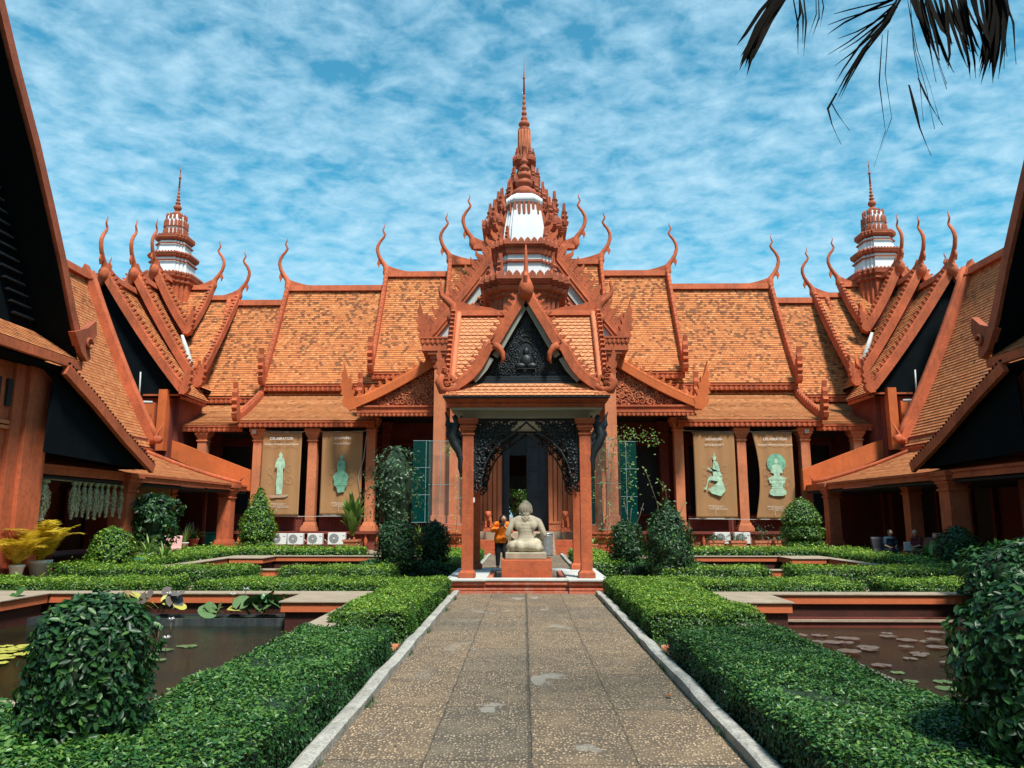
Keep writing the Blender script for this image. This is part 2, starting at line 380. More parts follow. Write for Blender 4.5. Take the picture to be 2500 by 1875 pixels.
def fascia(mb, a, b, h=.24, t=.10, scal=.22):
    """eave board with a row of small hanging diamonds"""
    a = Vector(a); b = Vector(b); d = (b - a); L = d.length; d = d.normalized(); out = d.cross(Vector((0, 0, 1)))
    if out.y > 0.2 or (abs(out.y) < .2 and out.x * a.x > 0): out = -out
    fr = Frame(a, d, (0, 0, 1)); sg = 1 if fr.n.dot(out) > 0 else -1
    mb.poly(fr, [(0, -h), (L, -h), (L, 0), (0, 0)], 0, -sg * t)
    mb.poly(fr, [(0, -.05), (L, -.05), (L, .03), (0, .03)], sg * .05, 0)
    if scal:
        k = int(L / scal); w = L / k
        for i in range(k):
            x = i * w
            mb.poly(fr, [(x + w * .5, -h - .03), (x + w * .96, -h * .62), (x + w * .5, -h * .22), (x + w * .04, -h * .62)], sg * .035, -sg * .01)
def spiral(mb, fr, x, y, r, rot, cw, rad, turns=1.4, seg=4, tail=True):
    n = int(10 * turns); P = []; R = []
    for i in range(n + 1):
        t = i / n; a = rot + cw * t * turns * 2 * PI; q = r * (1 - .8 * t); P.append(fr(x + q * math.cos(a), y + q * math.sin(a))); R.append(rad * (1 - .35 * t))
    mb.tube(P, R, seg, flat=1.0)
    if tail:
        a = rot - cw * .2; mb.ball(fr(x + r * 1.15 * math.cos(a), y + r * 1.15 * math.sin(a)), (rad * 1.8,) * 3, 6, 4)
def scrolls(mb, fr, inside, x0, x1, y0, y1, sp, rad, seed=1, mirror=None, turns=1.4, seg=4):
    R_ = random.Random(seed); j = 0; y = y0 + sp / 2
    while y < y1:
        x = x0 + sp / 2 + (sp / 2 if j % 2 else 0)
        while x < x1:
            xx = x + R_.uniform(-.12, .12) * sp; yy = y + R_.uniform(-.12, .12) * sp
            if inside(xx, yy, sp * .42):
                rot = R_.uniform(0, 6.28); cw = R_.choice((-1, 1)); rr = sp * R_.uniform(.42, .58)
                spiral(mb, fr, xx, yy, rr, rot, cw, rad, turns, seg)
                if mirror is not None: spiral(mb, fr, 2 * mirror - xx, yy, rr, PI - rot, -cw, rad, turns, seg)
            x += sp
        y += sp * .86; j += 1
# ================================================================== museum hall (facing the viewer)
CX = .06
def redent(steps=2, d=.17):
    """unit square with stepped-in corners"""
    q = []
    if steps == 1: q = [(1, 1 - 2 * d), (1 - d, 1 - 2 * d), (1 - d, 1 - d), (1 - 2 * d, 1 - d), (1 - 2 * d, 1)]
    else: q = [(1, 1 - 3 * d), (1 - d, 1 - 3 * d), (1 - d, 1 - 2 * d), (1 - 2 * d, 1 - 2 * d), (1 - 2 * d, 1 - d), (1 - 3 * d, 1 - d), (1 - 3 * d, 1)]
    out = []
    for k in range(4):
        c, s = [(1, 0), (0, 1), (-1, 0), (0, -1)][k]
        out += [(x * c - y * s, x * s + y * c) for x, y in q]
    return out
RD = redent(2, .13)
def antefixes(mb, poly, h, cx, cy, z, size, sp, corner=1.6):
    n = len(poly)
    for i in range(n):
        a = Vector((cx + poly[i][0] * h, cy + poly[i][1] * h, z)); b = Vector((cx + poly[(i + 1) % n][0] * h, cy + poly[(i + 1) % n][1] * h, z))
        L = (b - a).length; d = (b - a).normalized(); k = max(1, int(round(L / sp))); w = min(sp * .48, L / k * .48)
        for j in range(k):
            fr = Frame(a.lerp(b, (j + .5) / k), d, (0, 0, 1))
            mb.poly(fr, [(-w, 0), (w, 0), (w * .95, size * .35), (w * .45, size * .75), (0, size), (-w * .45, size * .75), (-w * .95, size * .35)], -.05, .05)
def acroteria(mb, poly, h, cx, cy, z, size, only=None):
    for i, (x, y) in enumerate(poly):
        if only is not None and i % only: continue
        v = Vector((x, y, 0)).normalized(); p = Vector((cx + x * h, cy + y * h, z)) - v * .12
        fr = Frame(p, v, (0, 0, 1)); s = size
        pts = [(-.15, 0), (.16, 0), (.22, .20), (.10, .32), (.20, .46), (.09, .58), (.15, .72), (.05, .84), (.01, 1.2), (-.04, .86), (-.10, .6), (-.18, .32)]
        mb.poly(fr, [(a * s, b * s) for a, b in pts], -.10 * s, .10 * s)
        fr2 = Frame(p, fr.n, (0, 0, 1)); mb.poly(fr2, [(a * s * .8, b * s) for a, b in pts], -.08 * s, .08 * s)
def cornice(mb, poly, h, z, cx, cy, hh=.38, out=.22):
    L = []
    for f, o in ((0, 0), (.18, .25), (.20, .45), (.38, .5), (.42, .72), (.60, .75), (.64, 1.0), (1.0, 1.0)):
        L.append((z + f * hh, h + o * out))
    mb.ringstack(poly, L, cx, cy)

hall = empty('museum_hall', (0, 0, 0), label='terracotta museum hall with stepped tiled roofs and a tall central spire, straight ahead', cat='museum')
YR, YE = 42.8, 39.4
tiers = [  # xl, xr, ridgeZ, eaveY, eaveZ
    (-4.25, 4.50, 16.22, 39.0, 9.6), (-8.0, 8.40, 15.50, 39.2, 9.10), (-13.80, 14.35, 14.67, 39.4, 8.50), (-17.2, 17.55, 13.80, 39.6, 7.88)]
for i, (xl, xr, zr, ye, ze) in enumerate(tiers):
    A = sagline((xl, YR, zr), (xl, ye, ze), .16); B = [Vector((xr, p.y, p.z)) for p in A]
    slope('roof_tiles', hall, MT['tile'], (1, 0, 0), list(zip(A, B)))
    Ab = [Vector((xl, 2 * YR - p.y, p.z)) for p in A]; Bb = [Vector((xr, p.y, p.z)) for p in Ab]
    slope('rear_roof_tiles', hall, MT['tile'], (1, 0, 0), list(zip(Ab, Bb)), row=.6, soff=False)
    mb = MB(); ridgecap(mb, (xl, YR, zr - .06), (xr, YR, zr - .06), .34, .34); mb.build('ridge_cap', MT['terra'], hall)
    mb = MB(); fascia(mb, (xl - .1, ye + .02, ze - .08), (xr + .1, ye + .02, ze - .08), .30, .12, .26); mb.build('eave_fascia', MT['terra'], hall)
    for sx, x in ((-1, xl), (1, xr)):
        line = [Vector((x + sx * .06, p.y - .05, p.z + .16)) for p in A]
        mb = MB(); rake(mb, line, (1, 0, 0), .34, .22, .34, .16, tail=.95); mb.build('verge_board', MT['terra_dk' if False else 'terra'], hall)
        if i < 3: mb = MB(); horn(mb, (x + sx * .02, YR, zr + .1), (sx, 0, 0), 1.08, 2.4); mb.build('roof_finial', MT['terra'], hall)
        # gable end wall under the verge, above the next roof down
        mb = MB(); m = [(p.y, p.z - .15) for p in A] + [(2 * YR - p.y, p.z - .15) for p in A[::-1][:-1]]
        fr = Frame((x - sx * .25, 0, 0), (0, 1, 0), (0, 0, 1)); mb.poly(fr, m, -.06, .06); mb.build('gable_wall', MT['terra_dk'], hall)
# upper finial pair beside the crossing
for sx in (-1, 1):
    mb = MB(); horn(mb, (CX + sx * 2.9, YR - 1.2, 16.9), (sx, 0, 0), 1.08, 1.8); ridgecap(mb, (CX + sx * .5, YR - 1.2, 16.7), (CX + sx * 2.9, YR - 1.2, 16.7), .3, .3); mb.build('roof_finial', MT['terra'], hall)

# lower lean-to roofs
sk = [(-8.0, 8.4, 37.0, 6.75, 39.9, 8.15), (-13.85, 14.3, 36.2, 6.14, 39.8, 8.0), (-17.9, 18.2, 36.4, 5.95, 39.9, 7.5)]
for i, (xl, xr, ye, ze, yt, zt) in enumerate(sk):
    for sx, xa in ((-1, xl), (1, xr)):
        x0 = (-4.2, -7.2, -13.7)[i] if sx < 0 else (4.3, 7.4, 14.1)[i]
        A = sagline((xa, yt, zt), (xa, ye, ze), .12); B = [Vector((x0, p.y, p.z)) for p in A]
        if i == 2:
            A = [Vector((xa - sx * (.25 * (j / 6.0)), p.y, p.z)) for j, p in enumerate(A)]
        slope('lower_roof_tiles', hall, MT['tile_lo'], (1, 0, 0), list(zip(A, B)))
        mb = MB(); fascia(mb, (min(xa, x0), ye, ze - .06), (max(xa, x0), ye, ze - .06), .26, .12, .24); mb.build('eave_fascia', MT['terra'], hall)
        if i < 2:
            line = [Vector((xa + sx * .05, p.y, p.z + .14)) for p in A]
            mb = MB(); rake(mb, line, (1, 0, 0), .28, .2, .3, .2, tail=.95); mb.build('verge_board', MT['terra'], hall)
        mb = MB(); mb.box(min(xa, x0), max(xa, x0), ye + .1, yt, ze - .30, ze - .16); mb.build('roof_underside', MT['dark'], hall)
# walls, floor
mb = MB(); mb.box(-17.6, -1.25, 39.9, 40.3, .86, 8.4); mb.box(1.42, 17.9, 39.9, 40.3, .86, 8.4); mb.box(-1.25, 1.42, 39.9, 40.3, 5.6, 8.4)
mb.build('rear_wall', MT['terra_dk'], hall)  # dark red stands in for the shade behind the columns
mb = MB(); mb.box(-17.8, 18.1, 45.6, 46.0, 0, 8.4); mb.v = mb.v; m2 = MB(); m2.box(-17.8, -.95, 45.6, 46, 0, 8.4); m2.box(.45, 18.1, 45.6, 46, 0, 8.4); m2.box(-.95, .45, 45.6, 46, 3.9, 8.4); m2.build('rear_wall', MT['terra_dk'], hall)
mb = MB(); mb.box(-17.9, -3.0, 36.5, 45.6, 0, .74); mb.box(3.1, 18.2, 36.5, 45.6, 0, .74); mb.box(-3.0, 3.1, 36.5, 45.6, 0, .78)
mb.box(-17.9, -4.6, 36.3, 36.6, .74, .86); mb.box(4.7, 18.2, 36.3, 36.6, .74, .86); mb.box(-17.9, 18.2, 36.6, 45.6, .745, .852)
mb.box(-17.9, -4.6, 36.33, 36.5, 0, .14); mb.box(4.7, 18.2, 36.33, 36.5, 0, .14); mb.build('plinth', MT['terra_dk'], hall)
for x in np.arange(-17.4, 18, .55):
    if abs(x) < 5: continue
    mb = MB(); mb.lathe((x, 36.42, .14), [(.07, 0), (.05, .1), (.10, .28), (.05, .45), (.07, .60)], 8); mb.build('plinth_baluster', MT['terra'], hall)
# dark windows in the rear wall
for x in (-15.2, -12.2, -9.4, -6.3, 6.3, 9.4, 12.2, 15.2):
    mb = MB(); mb.box(x - .75, x + .75, 39.82, 39.89, 1.7, 5.2); w_ = mb.build('window', MT['black'], hall)
    mb = MB()
    for a, b, c, d in ((-.9, -.76, 1.55, 5.4), (.76, .9, 1.55, 5.4), (-.755, .755, 5.21, 5.4), (-.755, .755, 1.55, 1.69)): mb.box(x + a, x + b, 39.76, 39.885, c, d)
    mb.build('window_frame', MT['terra_dk'], w_)
def column(parent, x, y, z0, z1, w=.44, mat='terra_lt', cap=True, base=True):
    mb = MB(); h = w / 2
    mb.box(x - h, x + h, y - h, y + h, z0, z1)
    if base:
        for k, (o, a, b) in enumerate(((.16, 0, .18), (.12, .18, .27), (.07, .27, .42))):
            mb.box(x - h - o, x + h + o, y - h - o, y + h + o, z0 + a, z0 + b, .03 if k == 2 else 0)
    if cap:
        for o, a, b in ((.05, .62, .55), (.03, .48, .40), (.07, .40, .30), (.12, .30, .16), (.17, .16, 0)):
            mb.box(x - h - o, x + h + o, y - h - o, y + h + o, z1 - a, z1 - b)
    return mb.build('column', MT[mat], parent, .012)
for x in (-15.7, -12.96, -10.27, -7.43, 7.5, 10.5, 13.57, 16.1): column(hall, x, 36.8, .86, 5.78 if abs(x) > 8 else 6.3)
for x in (-15.7, -12.6, -10.1, -7.0, 7.1, 10.3, 13.2, 16.1): column(hall, x, 38.5, .86, 6.3, .42, 'terra_dk')  # inner row coloured darker in place of the shade there
# lattice parapet between the columns
for xa, xb in ((-15.4, -13.3), (-12.6, -10.6), (-9.9, -7.8), (7.9, 10.2), (10.9, 13.2), (13.9, 15.8)):
    mb = MB(); mb.box(xa, xb, 36.95, 37.02, .87, 1.5); mb.box(xa, xb, 36.9, 37.07, 1.5, 1.58)
    for x in np.arange(xa + .1, xb, .16): mb.box(x, x + .04, 36.91, 36.945, .9, 1.48)
    mb.build('parapet_panel', MT['terra_dk'] if True else 0, hall)

# ---- entrance porch
for sx in (-1, 1):
    X = lambda v: CX + sx * v
    for (xx, yy, ww) in ((3.92, 34.5, .52), (3.28, 35.3, .46), (3.92, 36.6, .5), (3.0, 37.6, .5)):
        mb = MB(); h = ww / 2; x = X(xx)
        mb.box(x - h, x + h, yy - h, yy + h, .86, 8.55)
        for o, a, b in ((.16, .86, 1.1), (.10, 1.1, 1.25), (.05, 1.25, 1.6)): mb.box(x - h - o, x + h + o, yy - h - o, yy + h + o, a, b)
        mb.build('porch_pillar', MT['terra_lt'], hall, .012)
        mb = MB()
        for o, a, b in ((.04, 8.3, 8.42), (.10, 8.56, 8.72), (.18, 8.72, 8.9), (.28, 8.9, 9.05)): mb.box(x - h - o, x + h + o, yy - h - o, yy + h + o, a, b, -.02)
        mb.build('pillar_capital', MT['spire'], hall, .01)
    # entablature
    mb = MB(); x = X(4.0); mb.box(x - .75, x + .75, 33.9, 38.8, 9.06, 9.40); mb.box(x - .62, x + .62, 34.0, 38.8, 8.98, 9.058); mb.build('entablature', MT['terra'], hall, .01)
    mb = MB(); fascia(mb, (x - .8, 33.88, 9.68), (x + .8, 33.88, 9.68), .28, .1, .2); mb.build('entablature_trim', MT['terra'], hall)
    # small side gables leaning on the porch
    line = sagline((X(3.9), 35.0, 9.0), (X(8.0), 35.0, 6.72), .14, 8)
    mb = MB(); rake(mb, line, (0, 1, 0), .34, .24, .36, .34, tail=1.15, style=1); mb.build('verge_board', MT['terra_or'], hall)
    pd = Frame((0, 35.25, 0), (1, 0, 0), (0, 0, 1))
    mb = MB(); mb.poly(pd, [(X(3.6), 6.6), (X(7.5), 6.6), (X(7.5), 6.8), (X(3.6), 9.0)], -.08, .08); pdm = mb.build('pediment', MT['terra_dk'], hall)
    mb = MB()
    def ins(x, y, r, X0=CX, s_=sx):
        u = (x - X0) * s_; return 4.15 < u < 7.0 and y - r > 6.62 and y + r * 1.1 < 9.0 - (u - 3.6) * .575
    scrolls(mb, Frame((0, 35.14, 0), (1, 0, 0), (0, 0, 1)), ins, min(X(3.7), X(7.6)), max(X(3.7), X(7.6)), 6.6, 9.0, .40, .045, 4)
    scrolls(mb, Frame((0, 35.14, 0), (1, 0, 0), (0, 0, 1)), ins, min(X(3.7), X(7.6)), max(X(3.7), X(7.6)), 6.55, 9.0, .26, .032, 9)
    mb.build('relief', MT['carved'], pdm)
    mb = MB(); mb.box(min(X(3.7), X(7.9)), max(X(3.7), X(7.9)), 35.02, 35.5, 6.40, 6.6); mb.box(min(X(3.7), X(8.05)), max(X(3.7), X(8.05)), 34.95, 35.5, 6.603, 6.69)
    fascia(mb, (min(X(3.7), X(7.9)), 35.0, 6.39), (max(X(3.7), X(7.9)), 35.0, 6.39), .2, .1, .2); mb.build('pediment_beam', MT['terra'], hall)
    A = [Vector((p.x, 35.1, p.z + .05)) for p in line]; B = [Vector((p.x, 38.8, p.z + .05)) for p in line]
    slope('side_roof_tiles', hall, MT['tile_lo'], (0, 1, 0), list(zip(A, B)))
    # porch wall either side of the door
    mb = MB(); mb.box(min(X(2.35), X(3.4)), max(X(2.35), X(3.4)), 37.7, 38.0, .86, 8.6); mb.build('porch_wall', MT['terra_or'], hall)
    mb = MB(); mb.box(min(X(1.15), X(2.35)), max(X(1.15), X(2.35)), 37.9, 38.2, .86, 8.6)
    for a, b, y0 in ((1.16, 1.36, 37.60), (1.40, 1.58, 37.66), (1.62, 1.84, 37.74), (1.88, 2.06, 37.80), (2.1, 2.32, 37.62)):
        mb.box(min(X(a), X(b)), max(X(a), X(b)), y0, 37.895, .86, 7.4)
    for a, b, y0 in ((1.16, 2.32, 37.55),):
        for z0, z1 in ((.86, 1.15), (1.2, 1.32)): mb.box(min(X(a), X(b)), max(X(a), X(b)), y0 - .06, y0 + .04, z0, z1)
    mb.build('door_frame', MT['terra_lt'], hall, .01)
    # lower plinth blocks with stepped mouldings beside the stairs
    mb = MB()
    for o, z0, z1 in ((0, 0, .16), (-.08, .16, .24), (-.14, .24, .34), (-.20, .34, .48), (-.14, .48, .56), (-.06, .56, .66), (0, .66, .80)):
        x0, x1 = X(2.35), X(4.5); mb.box(min(x0, x1) - o * .0, max(x0, x1), 33.6 - o, 36.5, z0, z1)
    mb.box(min(X(2.3), X(4.55)), max(X(2.3), X(4.55)), 33.55, 36.49, .80, .87); mb.build('stair_plinth', MT['terra'], hall)
    mb = MB()
    for k, (z0, z1) in enumerate(((0, .14), (.145, .28), (.285, .42), (.425, .56))):
        mb.box(min(X(1.25), X(2.35)), max(X(1.25), X(2.35)), 31.9 + k * .3, 33.6, z0, z1)
    mb.build('stair_cheek', MT['terra'], hall)
mb = MB()
for k in range(5): mb.box(CX - 1.24, CX + 1.24, 31.6 + k * .42, 35.5, .171 * k, .171 * (k + 1) - .003 * 0)
mb.build('stairs', MT['tan'], hall)
mb = MB(); mb.box(CX - 3.0, CX + 3.0, 35.5, 36.5, 0, .85); mb.build('porch_floor', MT['tan'], hall)
mb = MB(); mb.box(CX - 2.35, CX + 2.35, 37.9, 38.2, 7.4, 8.6); mb.box(CX - 1.4, CX + 1.4, 37.9, 38.2, 5.9, 7.4); mb.build('door_lintel', MT['terra_dk'], hall)
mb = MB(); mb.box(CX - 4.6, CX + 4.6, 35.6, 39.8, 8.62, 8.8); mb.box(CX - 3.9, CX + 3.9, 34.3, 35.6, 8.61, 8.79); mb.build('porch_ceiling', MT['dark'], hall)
# tall wooden doors, the left leaf folded back
d = MB(); d.box(.14, 1.26, 38.3, 38.38, .87, 5.88)
for z in (1.2, 2.5, 3.8, 5.0):
    d.box(.22, 1.18, 38.24, 38.297, z, z + .06)
for x in (.2, .68, 1.12): d.box(x, x + .07, 38.25, 38.298, .95, 5.8)
dl = d.build('door', MT['bluewood'], hall, .008)
d = MB(); d.cbox((-.98, 38.75, 3.38), (.04, .5, 2.5)); d.box(-1.1, -.72, 38.3, 38.36, .87, 5.88); d.build('door', MT['bluewood'], hall, .008)
d = MB(); d.box(-1.2, 1.3, 38.4, 38.5, 4.6, 5.88); d.build('door_transom', MT['black'], hall)
d = MB(); d.box(-.95, .45, 45.5, 45.58, 3.15, 3.9); d.build('inner_lintel', MT['grey'], hall)

# ---- big porch gable
apex = Vector((CX, 35.4, 16.15))
for sx in (-1, 1):
    line = sagline(apex, (CX + sx * 4.55, 35.4, 9.95), .12, 14)
    mb = MB(); rake(mb, line, (0, 1, 0), .40, .26, .44, .80, tail=1.15, style=0, toothw=.9); 
    rake(mb, line, (0, 1, 0), .36, .30, .30, .42, board=False, style=1, toothw=1.1)
    mb.tube([p + Vector((0, -.14, -.05)) for p in line], .05, 5); mb.build('gable_board', MT['terra'], hall)
    inner = [p + Vector((-sx * .33, .1, -.22)) for p in line]
    mb = MB(); rake(mb, inner, (0, 1, 0), .34, .1, 0); mb.build('gable_lining', MT['greywhite'], hall)
    A = [Vector((p.x, 35.5, p.z + .1)) for p in line]; B = [Vector((p.x, 42.0, p.z + .1)) for p in line]
    slope('porch_roof_tiles', hall, MT['tile'], (0, 1, 0), list(zip(A, B)))
mb = MB(); fr = Frame((0, 35.6, 0), (1, 0, 0), (0, 0, 1)); mb.poly(fr, [(CX - 4.3, 9.4), (CX + 4.3, 9.4), (CX, 15.5)], -.1, .1); pdm = mb.build('pediment', MT['terra_dk'], hall)
mb = MB(); scrolls(mb, Frame((0, 35.48, 0), (1, 0, 0), (0, 0, 1)), lambda x, y, r: y > 9.6 + r and abs(x - CX) + r < 4.0 * (15.2 - y) / 5.8, -4, 4, 9.5, 16, .5, .06, 5); mb.build('relief', MT['carved'], pdm)
mb = MB(); mb.box(CX - 4.5, CX + 4.5, 34.2, 38.8, 9.10, 9.3); mb.build('porch_beam', MT['terra_dk'], hall)

# ---- white prang above the porch
pr = [('base', 9.4, 12.0)]
mb = MB(); mb.ringstack(RD, [(9.4, 1.55), (11.2, 1.55), (11.25, 1.68), (11.4, 1.68), (11.45, 1.85), (11.62, 1.95)], CX, 34.0); mb.build('prang_base', MT['spire'], hall)
mb = MB(); cornice(mb, RD, 1.72, 11.62, CX, 34.0, .42, .32); antefixes(mb, RD, 1.98, CX, 34.0, 12.02, .26, .34); acroteria(mb, RD, 1.86, CX, 34.0, 12.0, .95, 4); mb.build('prang_cornice', MT['spire'], hall)
mb = MB(); mb.ringstack(RD, [(12.0, 1.32), (13.45, 1.22)], CX, 34.0); mb.build('prang_body', MT['white'], hall)
mb = MB(); mb.ringstack(RD, [(12.88, 1.31), (12.9, 1.37), (13.0, 1.37), (13.02, 1.29)], CX, 34.0, False); mb.ringstack(RD, [(13.28, 1.26), (13.30, 1.36), (13.5, 1.42)], CX, 34.0, False)
cornice(mb, RD, 1.24, 13.46, CX, 34.0, .34, .30); antefixes(mb, RD, 1.45, CX, 34.0, 13.79, .22, .28); acroteria(mb, RD, 1.38, CX, 34.0, 13.78, .7, 4); mb.build('prang_cornice', MT['spire'], hall)
mb = MB(); mb.ringstack(RD, [(13.78, 1.02), (14.8, .92), (15.8, .76), (16.1, .72)], CX, 34.0); mb.ringstack(RD, [(16.0, .80), (16.12, .86), (16.22, .86), (16.34, .74), (16.5, .60)], CX, 34.0); mb.build('prang_shaft', MT['white'], hall)
mb = MB()
for f in range(4):
    dx_, dy_ = [(0, -1), (1, 0), (0, 1), (-1, 0)][f]; sx_, sy_ = (1 if dy_ else 0), (1 if dx_ else 0)
    for o in (-.62, -.42, -.22, 0, .22, .42, .62):
        dd = .80 - max(0, abs(o) - .3) * .55; x = CX + dx_ * dd + sx_ * o; y = 34.0 + dy_ * dd + sy_ * o
        fr = Frame((x, y, 15.98), (sx_, sy_, 0), (0, 0, 1)); L_ = .52 if abs(o) > .3 else .62
        mb.poly(fr, [(-.055, .03), (.055, .03), (.055, -L_ + .08), (0, -L_), (-.055, -L_ + .08)], -.06, .06)
mb.build('prang_pendant', MT['spire'], hall)
mb = MB(); mb.lathe((CX, 34.0, 16.45), [(.42, 0), (.56, .06), (.62, .2), (.56, .36), (.36, .50), (.30, .56), (.30, .62), (.38, .68), (.42, .78), (.34, .90), (.24, .96), (.22, 1.04), (.30, 1.10), (.34, 1.2), (.26, 1.3), (.18, 1.36), (.17, 1.42), (.24, 1.48), (.26, 1.56), (.19, 1.66), (.12, 1.72), (.12, 1.80), (.18, 1.86), (.19, 1.94), (.13, 2.02), (.085, 2.08), (.08, 2.6), (.11, 2.64), (.11, 2.72), (.05, 2.78), (.03, 3.5), (.004, 3.8)], 20)
mb.build('prang_finial', MT['spire'], hall)

# ---- central spire
SY = 42.8; sc = CX + .02
mb = MB(); mb.ringstack(RD, [(13, 2.6), (16.2, 2.4), (17.5, 2.05), (17.65, 2.05)], sc, SY); mb.build('spire_base', MT['spire'], hall)
lev = [(17.6, 2.45, .95, 1.8, 1.15), (18.5, 1.92, .85, 1.3, 1.15), (19.45, 1.25, .85, .88, 1.0), (20.80, .95, .62, .62, .8), (22.35, .70, .5, .42, .62)]
prev_top = None
for i, (z, h, ant, nh, ac) in enumerate(lev):
    hh = .45 if i < 3 else .32
    mb = MB(); cornice(mb, RD, h - .24, z, sc, SY, hh, .24); antefixes(mb, RD, h - .04, sc, SY, z + hh, ant * .45, .3 if i < 3 else .2); acroteria(mb, RD, h - .06, sc, SY, z + hh, ac, 3)
    mb.build('spire_cornice', MT['spire'], hall)
    z2 = lev[i + 1][0] if i < 4 else 24.7; top = (lev[i + 1][1] - .42) if i < 4 else .33
    mb = MB(); nh2 = min(nh, h - .35); mb.ringstack(RD, [(z + hh - .01, nh2), (z2 + .02, max(top, .3))], sc, SY)
    for k in range(12):
        a = 2 * PI * (k + .5) / 12
        P_ = [(sc + math.cos(a) * q * 1.02, SY + math.sin(a) * q * 1.02, zz_) for q, zz_ in ((nh2 * 1.06, z + hh), (max(top, .3) * 1.06, z2 - .02))]
        mb.tube(P_, .05 if i > 2 else .07, 5)
    mb.build('spire_stage', MT['carved'], hall)
mb = MB(); prof = [(.36, 0), (.38, .08), (.30, .16), (.20, .22), (.30, .32), (.36, .44), (.30, .56), (.16, .66)]
z = .66; r = .2
for k in range(5):
    prof += [(r * .72, z + .02), (r, z + .10 + .0), (r * 1.02, z + .17), (r * .7, z + .28), (r * .5, z + .34)]; z += .36; r *= .82
prof += [(.07, z), (.045, z + 1.0), (.09, z + 1.05), (.05, z + 1.15), (.02, z + 1.7), (.018, z + 2.0), (.004, z + 2.75)]
mb.lathe((sc, SY, 24.7), prof, 14); mb.build('spire_finial', MT['spire'], hall)
# ================================================================== side wings: gallery, corner roofs and small tower, gabled porch (built once per side)
RT = redent(2, .14)
def wing(sx):
    side = 'left' if sx < 0 else 'right'
    g = empty('gallery_wing', (0, 0, 0), label=('terracotta side gallery and corner tower on the left, with the hanging garlands' if sx < 0 else
              'terracotta side gallery and corner tower on the right, with two seated people'), cat='gallery')
    X = lambda v: CX + sx * v        # v = distance from the axis
    def bx(mb, a, b, y0, y1, z0, z1, t=0): mb.box(min(X(a), X(b)), max(X(a), X(b)), y0, y1, z0, z1, t)
    # ---- corner roofs: three gables facing the viewer, ridge along the depth
    RX = 20.45
    for (yf, yb, pz, ex, ez, bk) in ((35.2, 38.2, 13.05, 16.25, 7.35, True), (37.9, 40.4, 13.95, 16.8, 8.15, False), (40.0, 42.0, 14.85, 18.5, 11.45, False)):
        L = sagline((X(RX), yf, pz), (X(ex), yf, ez), .2, 8); Lo = sagline((X(RX), yf, pz), (X(2 * RX - ex), yf, ez), .2, 8)
        for line in (L, Lo):
            A = [Vector((p.x, yf, p.z)) for p in line]; B = [Vector((p.x, yb, p.z)) for p in line]
            slope('roof_tiles', g, MT['tile'] if line is L else MT['tile_side'], (0, 1, 0), list(zip(A, B)))
            mb = MB(); rake(mb, [p + Vector((0, -.12, .12)) for p in line], (0, 1, 0), .33, .24, .27, .24, tail=.8 if line is L else 0, style=1)
            mb.build('gable_board', MT['terra'], g)
        mb = MB(); horn(mb, (X(RX), yf - .1, pz + .05), (0, -1, 0), 1.02, 0, r=1.0); mb.ball((X(RX), yf - .2, pz + .12), (.27, .30, .36), 12, 8); mb.build('roof_finial', MT['terra'], g)
        mb = MB(); ridgecap(mb, (X(RX), yf, pz - .05), (X(RX), yb, pz - .05), .3, .34); mb.poly(Frame((X(RX), yf, pz), (0, 1, 0), (0, 0, 1)), [(0, 0), (0, .75), (.25, .52), (.7, .36), (1.6, .26), (1.6, 0)], -.09, .09); mb.build('ridge_cap', MT['terra'], g)
        mb = MB(); fr = Frame((0, yf + .25, 0), (1, 0, 0), (0, 0, 1)); mb.poly(fr, [(p.x, p.z - .2) for p in L] + [(p.x, p.z - .2) for p in Lo[::-1][:-1]], -.04, .04)
        mb.build('gable_panel', MT['soffit'] if bk else MT['terra_dk'], g)
    # ---- the two matching gable ends facing the courtyard axis (ridge along X)
    for (xe, pz, ey, ez) in ((16.95, 14.12, 37.95, 8.15), (18.5, 14.75, 40.1, 11.5)):
        A = sagline((X(xe), 42.8, pz), (X(xe), ey, ez), .2, 8); B = [Vector((X(21), p.y, p.z)) for p in A]
        slope('roof_tiles', g, MT['tile'], (1, 0, 0), list(zip(A, B)))
        mb = MB(); rake(mb, [p + Vector((-sx * .08, 0, .12)) for p in A], (1, 0, 0), .34, .22, .30, .16, tail=.0, style=1)
        # joint of the two verges in the valley
        mb.ball((X(xe + .02), ey - .0, ez + .05), (.30, .30, .26), 10, 6); mb.build('gable_board', MT['terra'], g)
        mb = MB(); mb.poly(Frame((X(xe) + sx * .1, ey - .1, ez), (0, 1, 0), (0, 0, 1)), [(x * .85, y * .85) for x, y in FLAME], -.07, .07); mb.build('flame_ornament', MT['terra_or'], g)
        mb = MB(); ridgecap(mb, (X(xe), 42.8, pz - .05), (X(21), 42.8, pz - .05), .3, .34); horn(mb, (X(xe - .05), 42.8, pz + .1), (-sx, 0, 0), 1.0, 1.5); mb.build('roof_finial', MT['terra'], g)
    mb = MB(); mb.tube([(X(16.95 + .45), 38.0, 8.5), (X(17.25), 38.1, 9.2), (X(17.6), 38.2, 10.1), (X(17.95), 38.3, 10.9)], [.12, .15, .13, .08], 5); mb.build('valley_gutter', MT['greywhite'], g); mb = MB(); mb.tube([(X(18.85), 40.05, 11.8), (X(19.05), 40.1, 12.4), (X(19.2), 40.15, 12.9)], [.1, .14, .08], 5); mb.build('valley_gutter', MT['greywhite'], g)
    mb = MB(); mb.poly(Frame((X(16.5), 42.8, 0), (0, 1, 0), (0, 0, 1)), [(-3, 5), (-3, 8.2), (0, 13.2), (0, 5)], -.1, .1); mb.build('gable_wall', MT['terra_dk'], g)
    # other finial further back
    mb = MB(); horn(mb, (X(24.4), 42.8, 13.9), (sx, 0, 0), 1.0, 1.5); mb.build('roof_finial', MT['terra'], g)
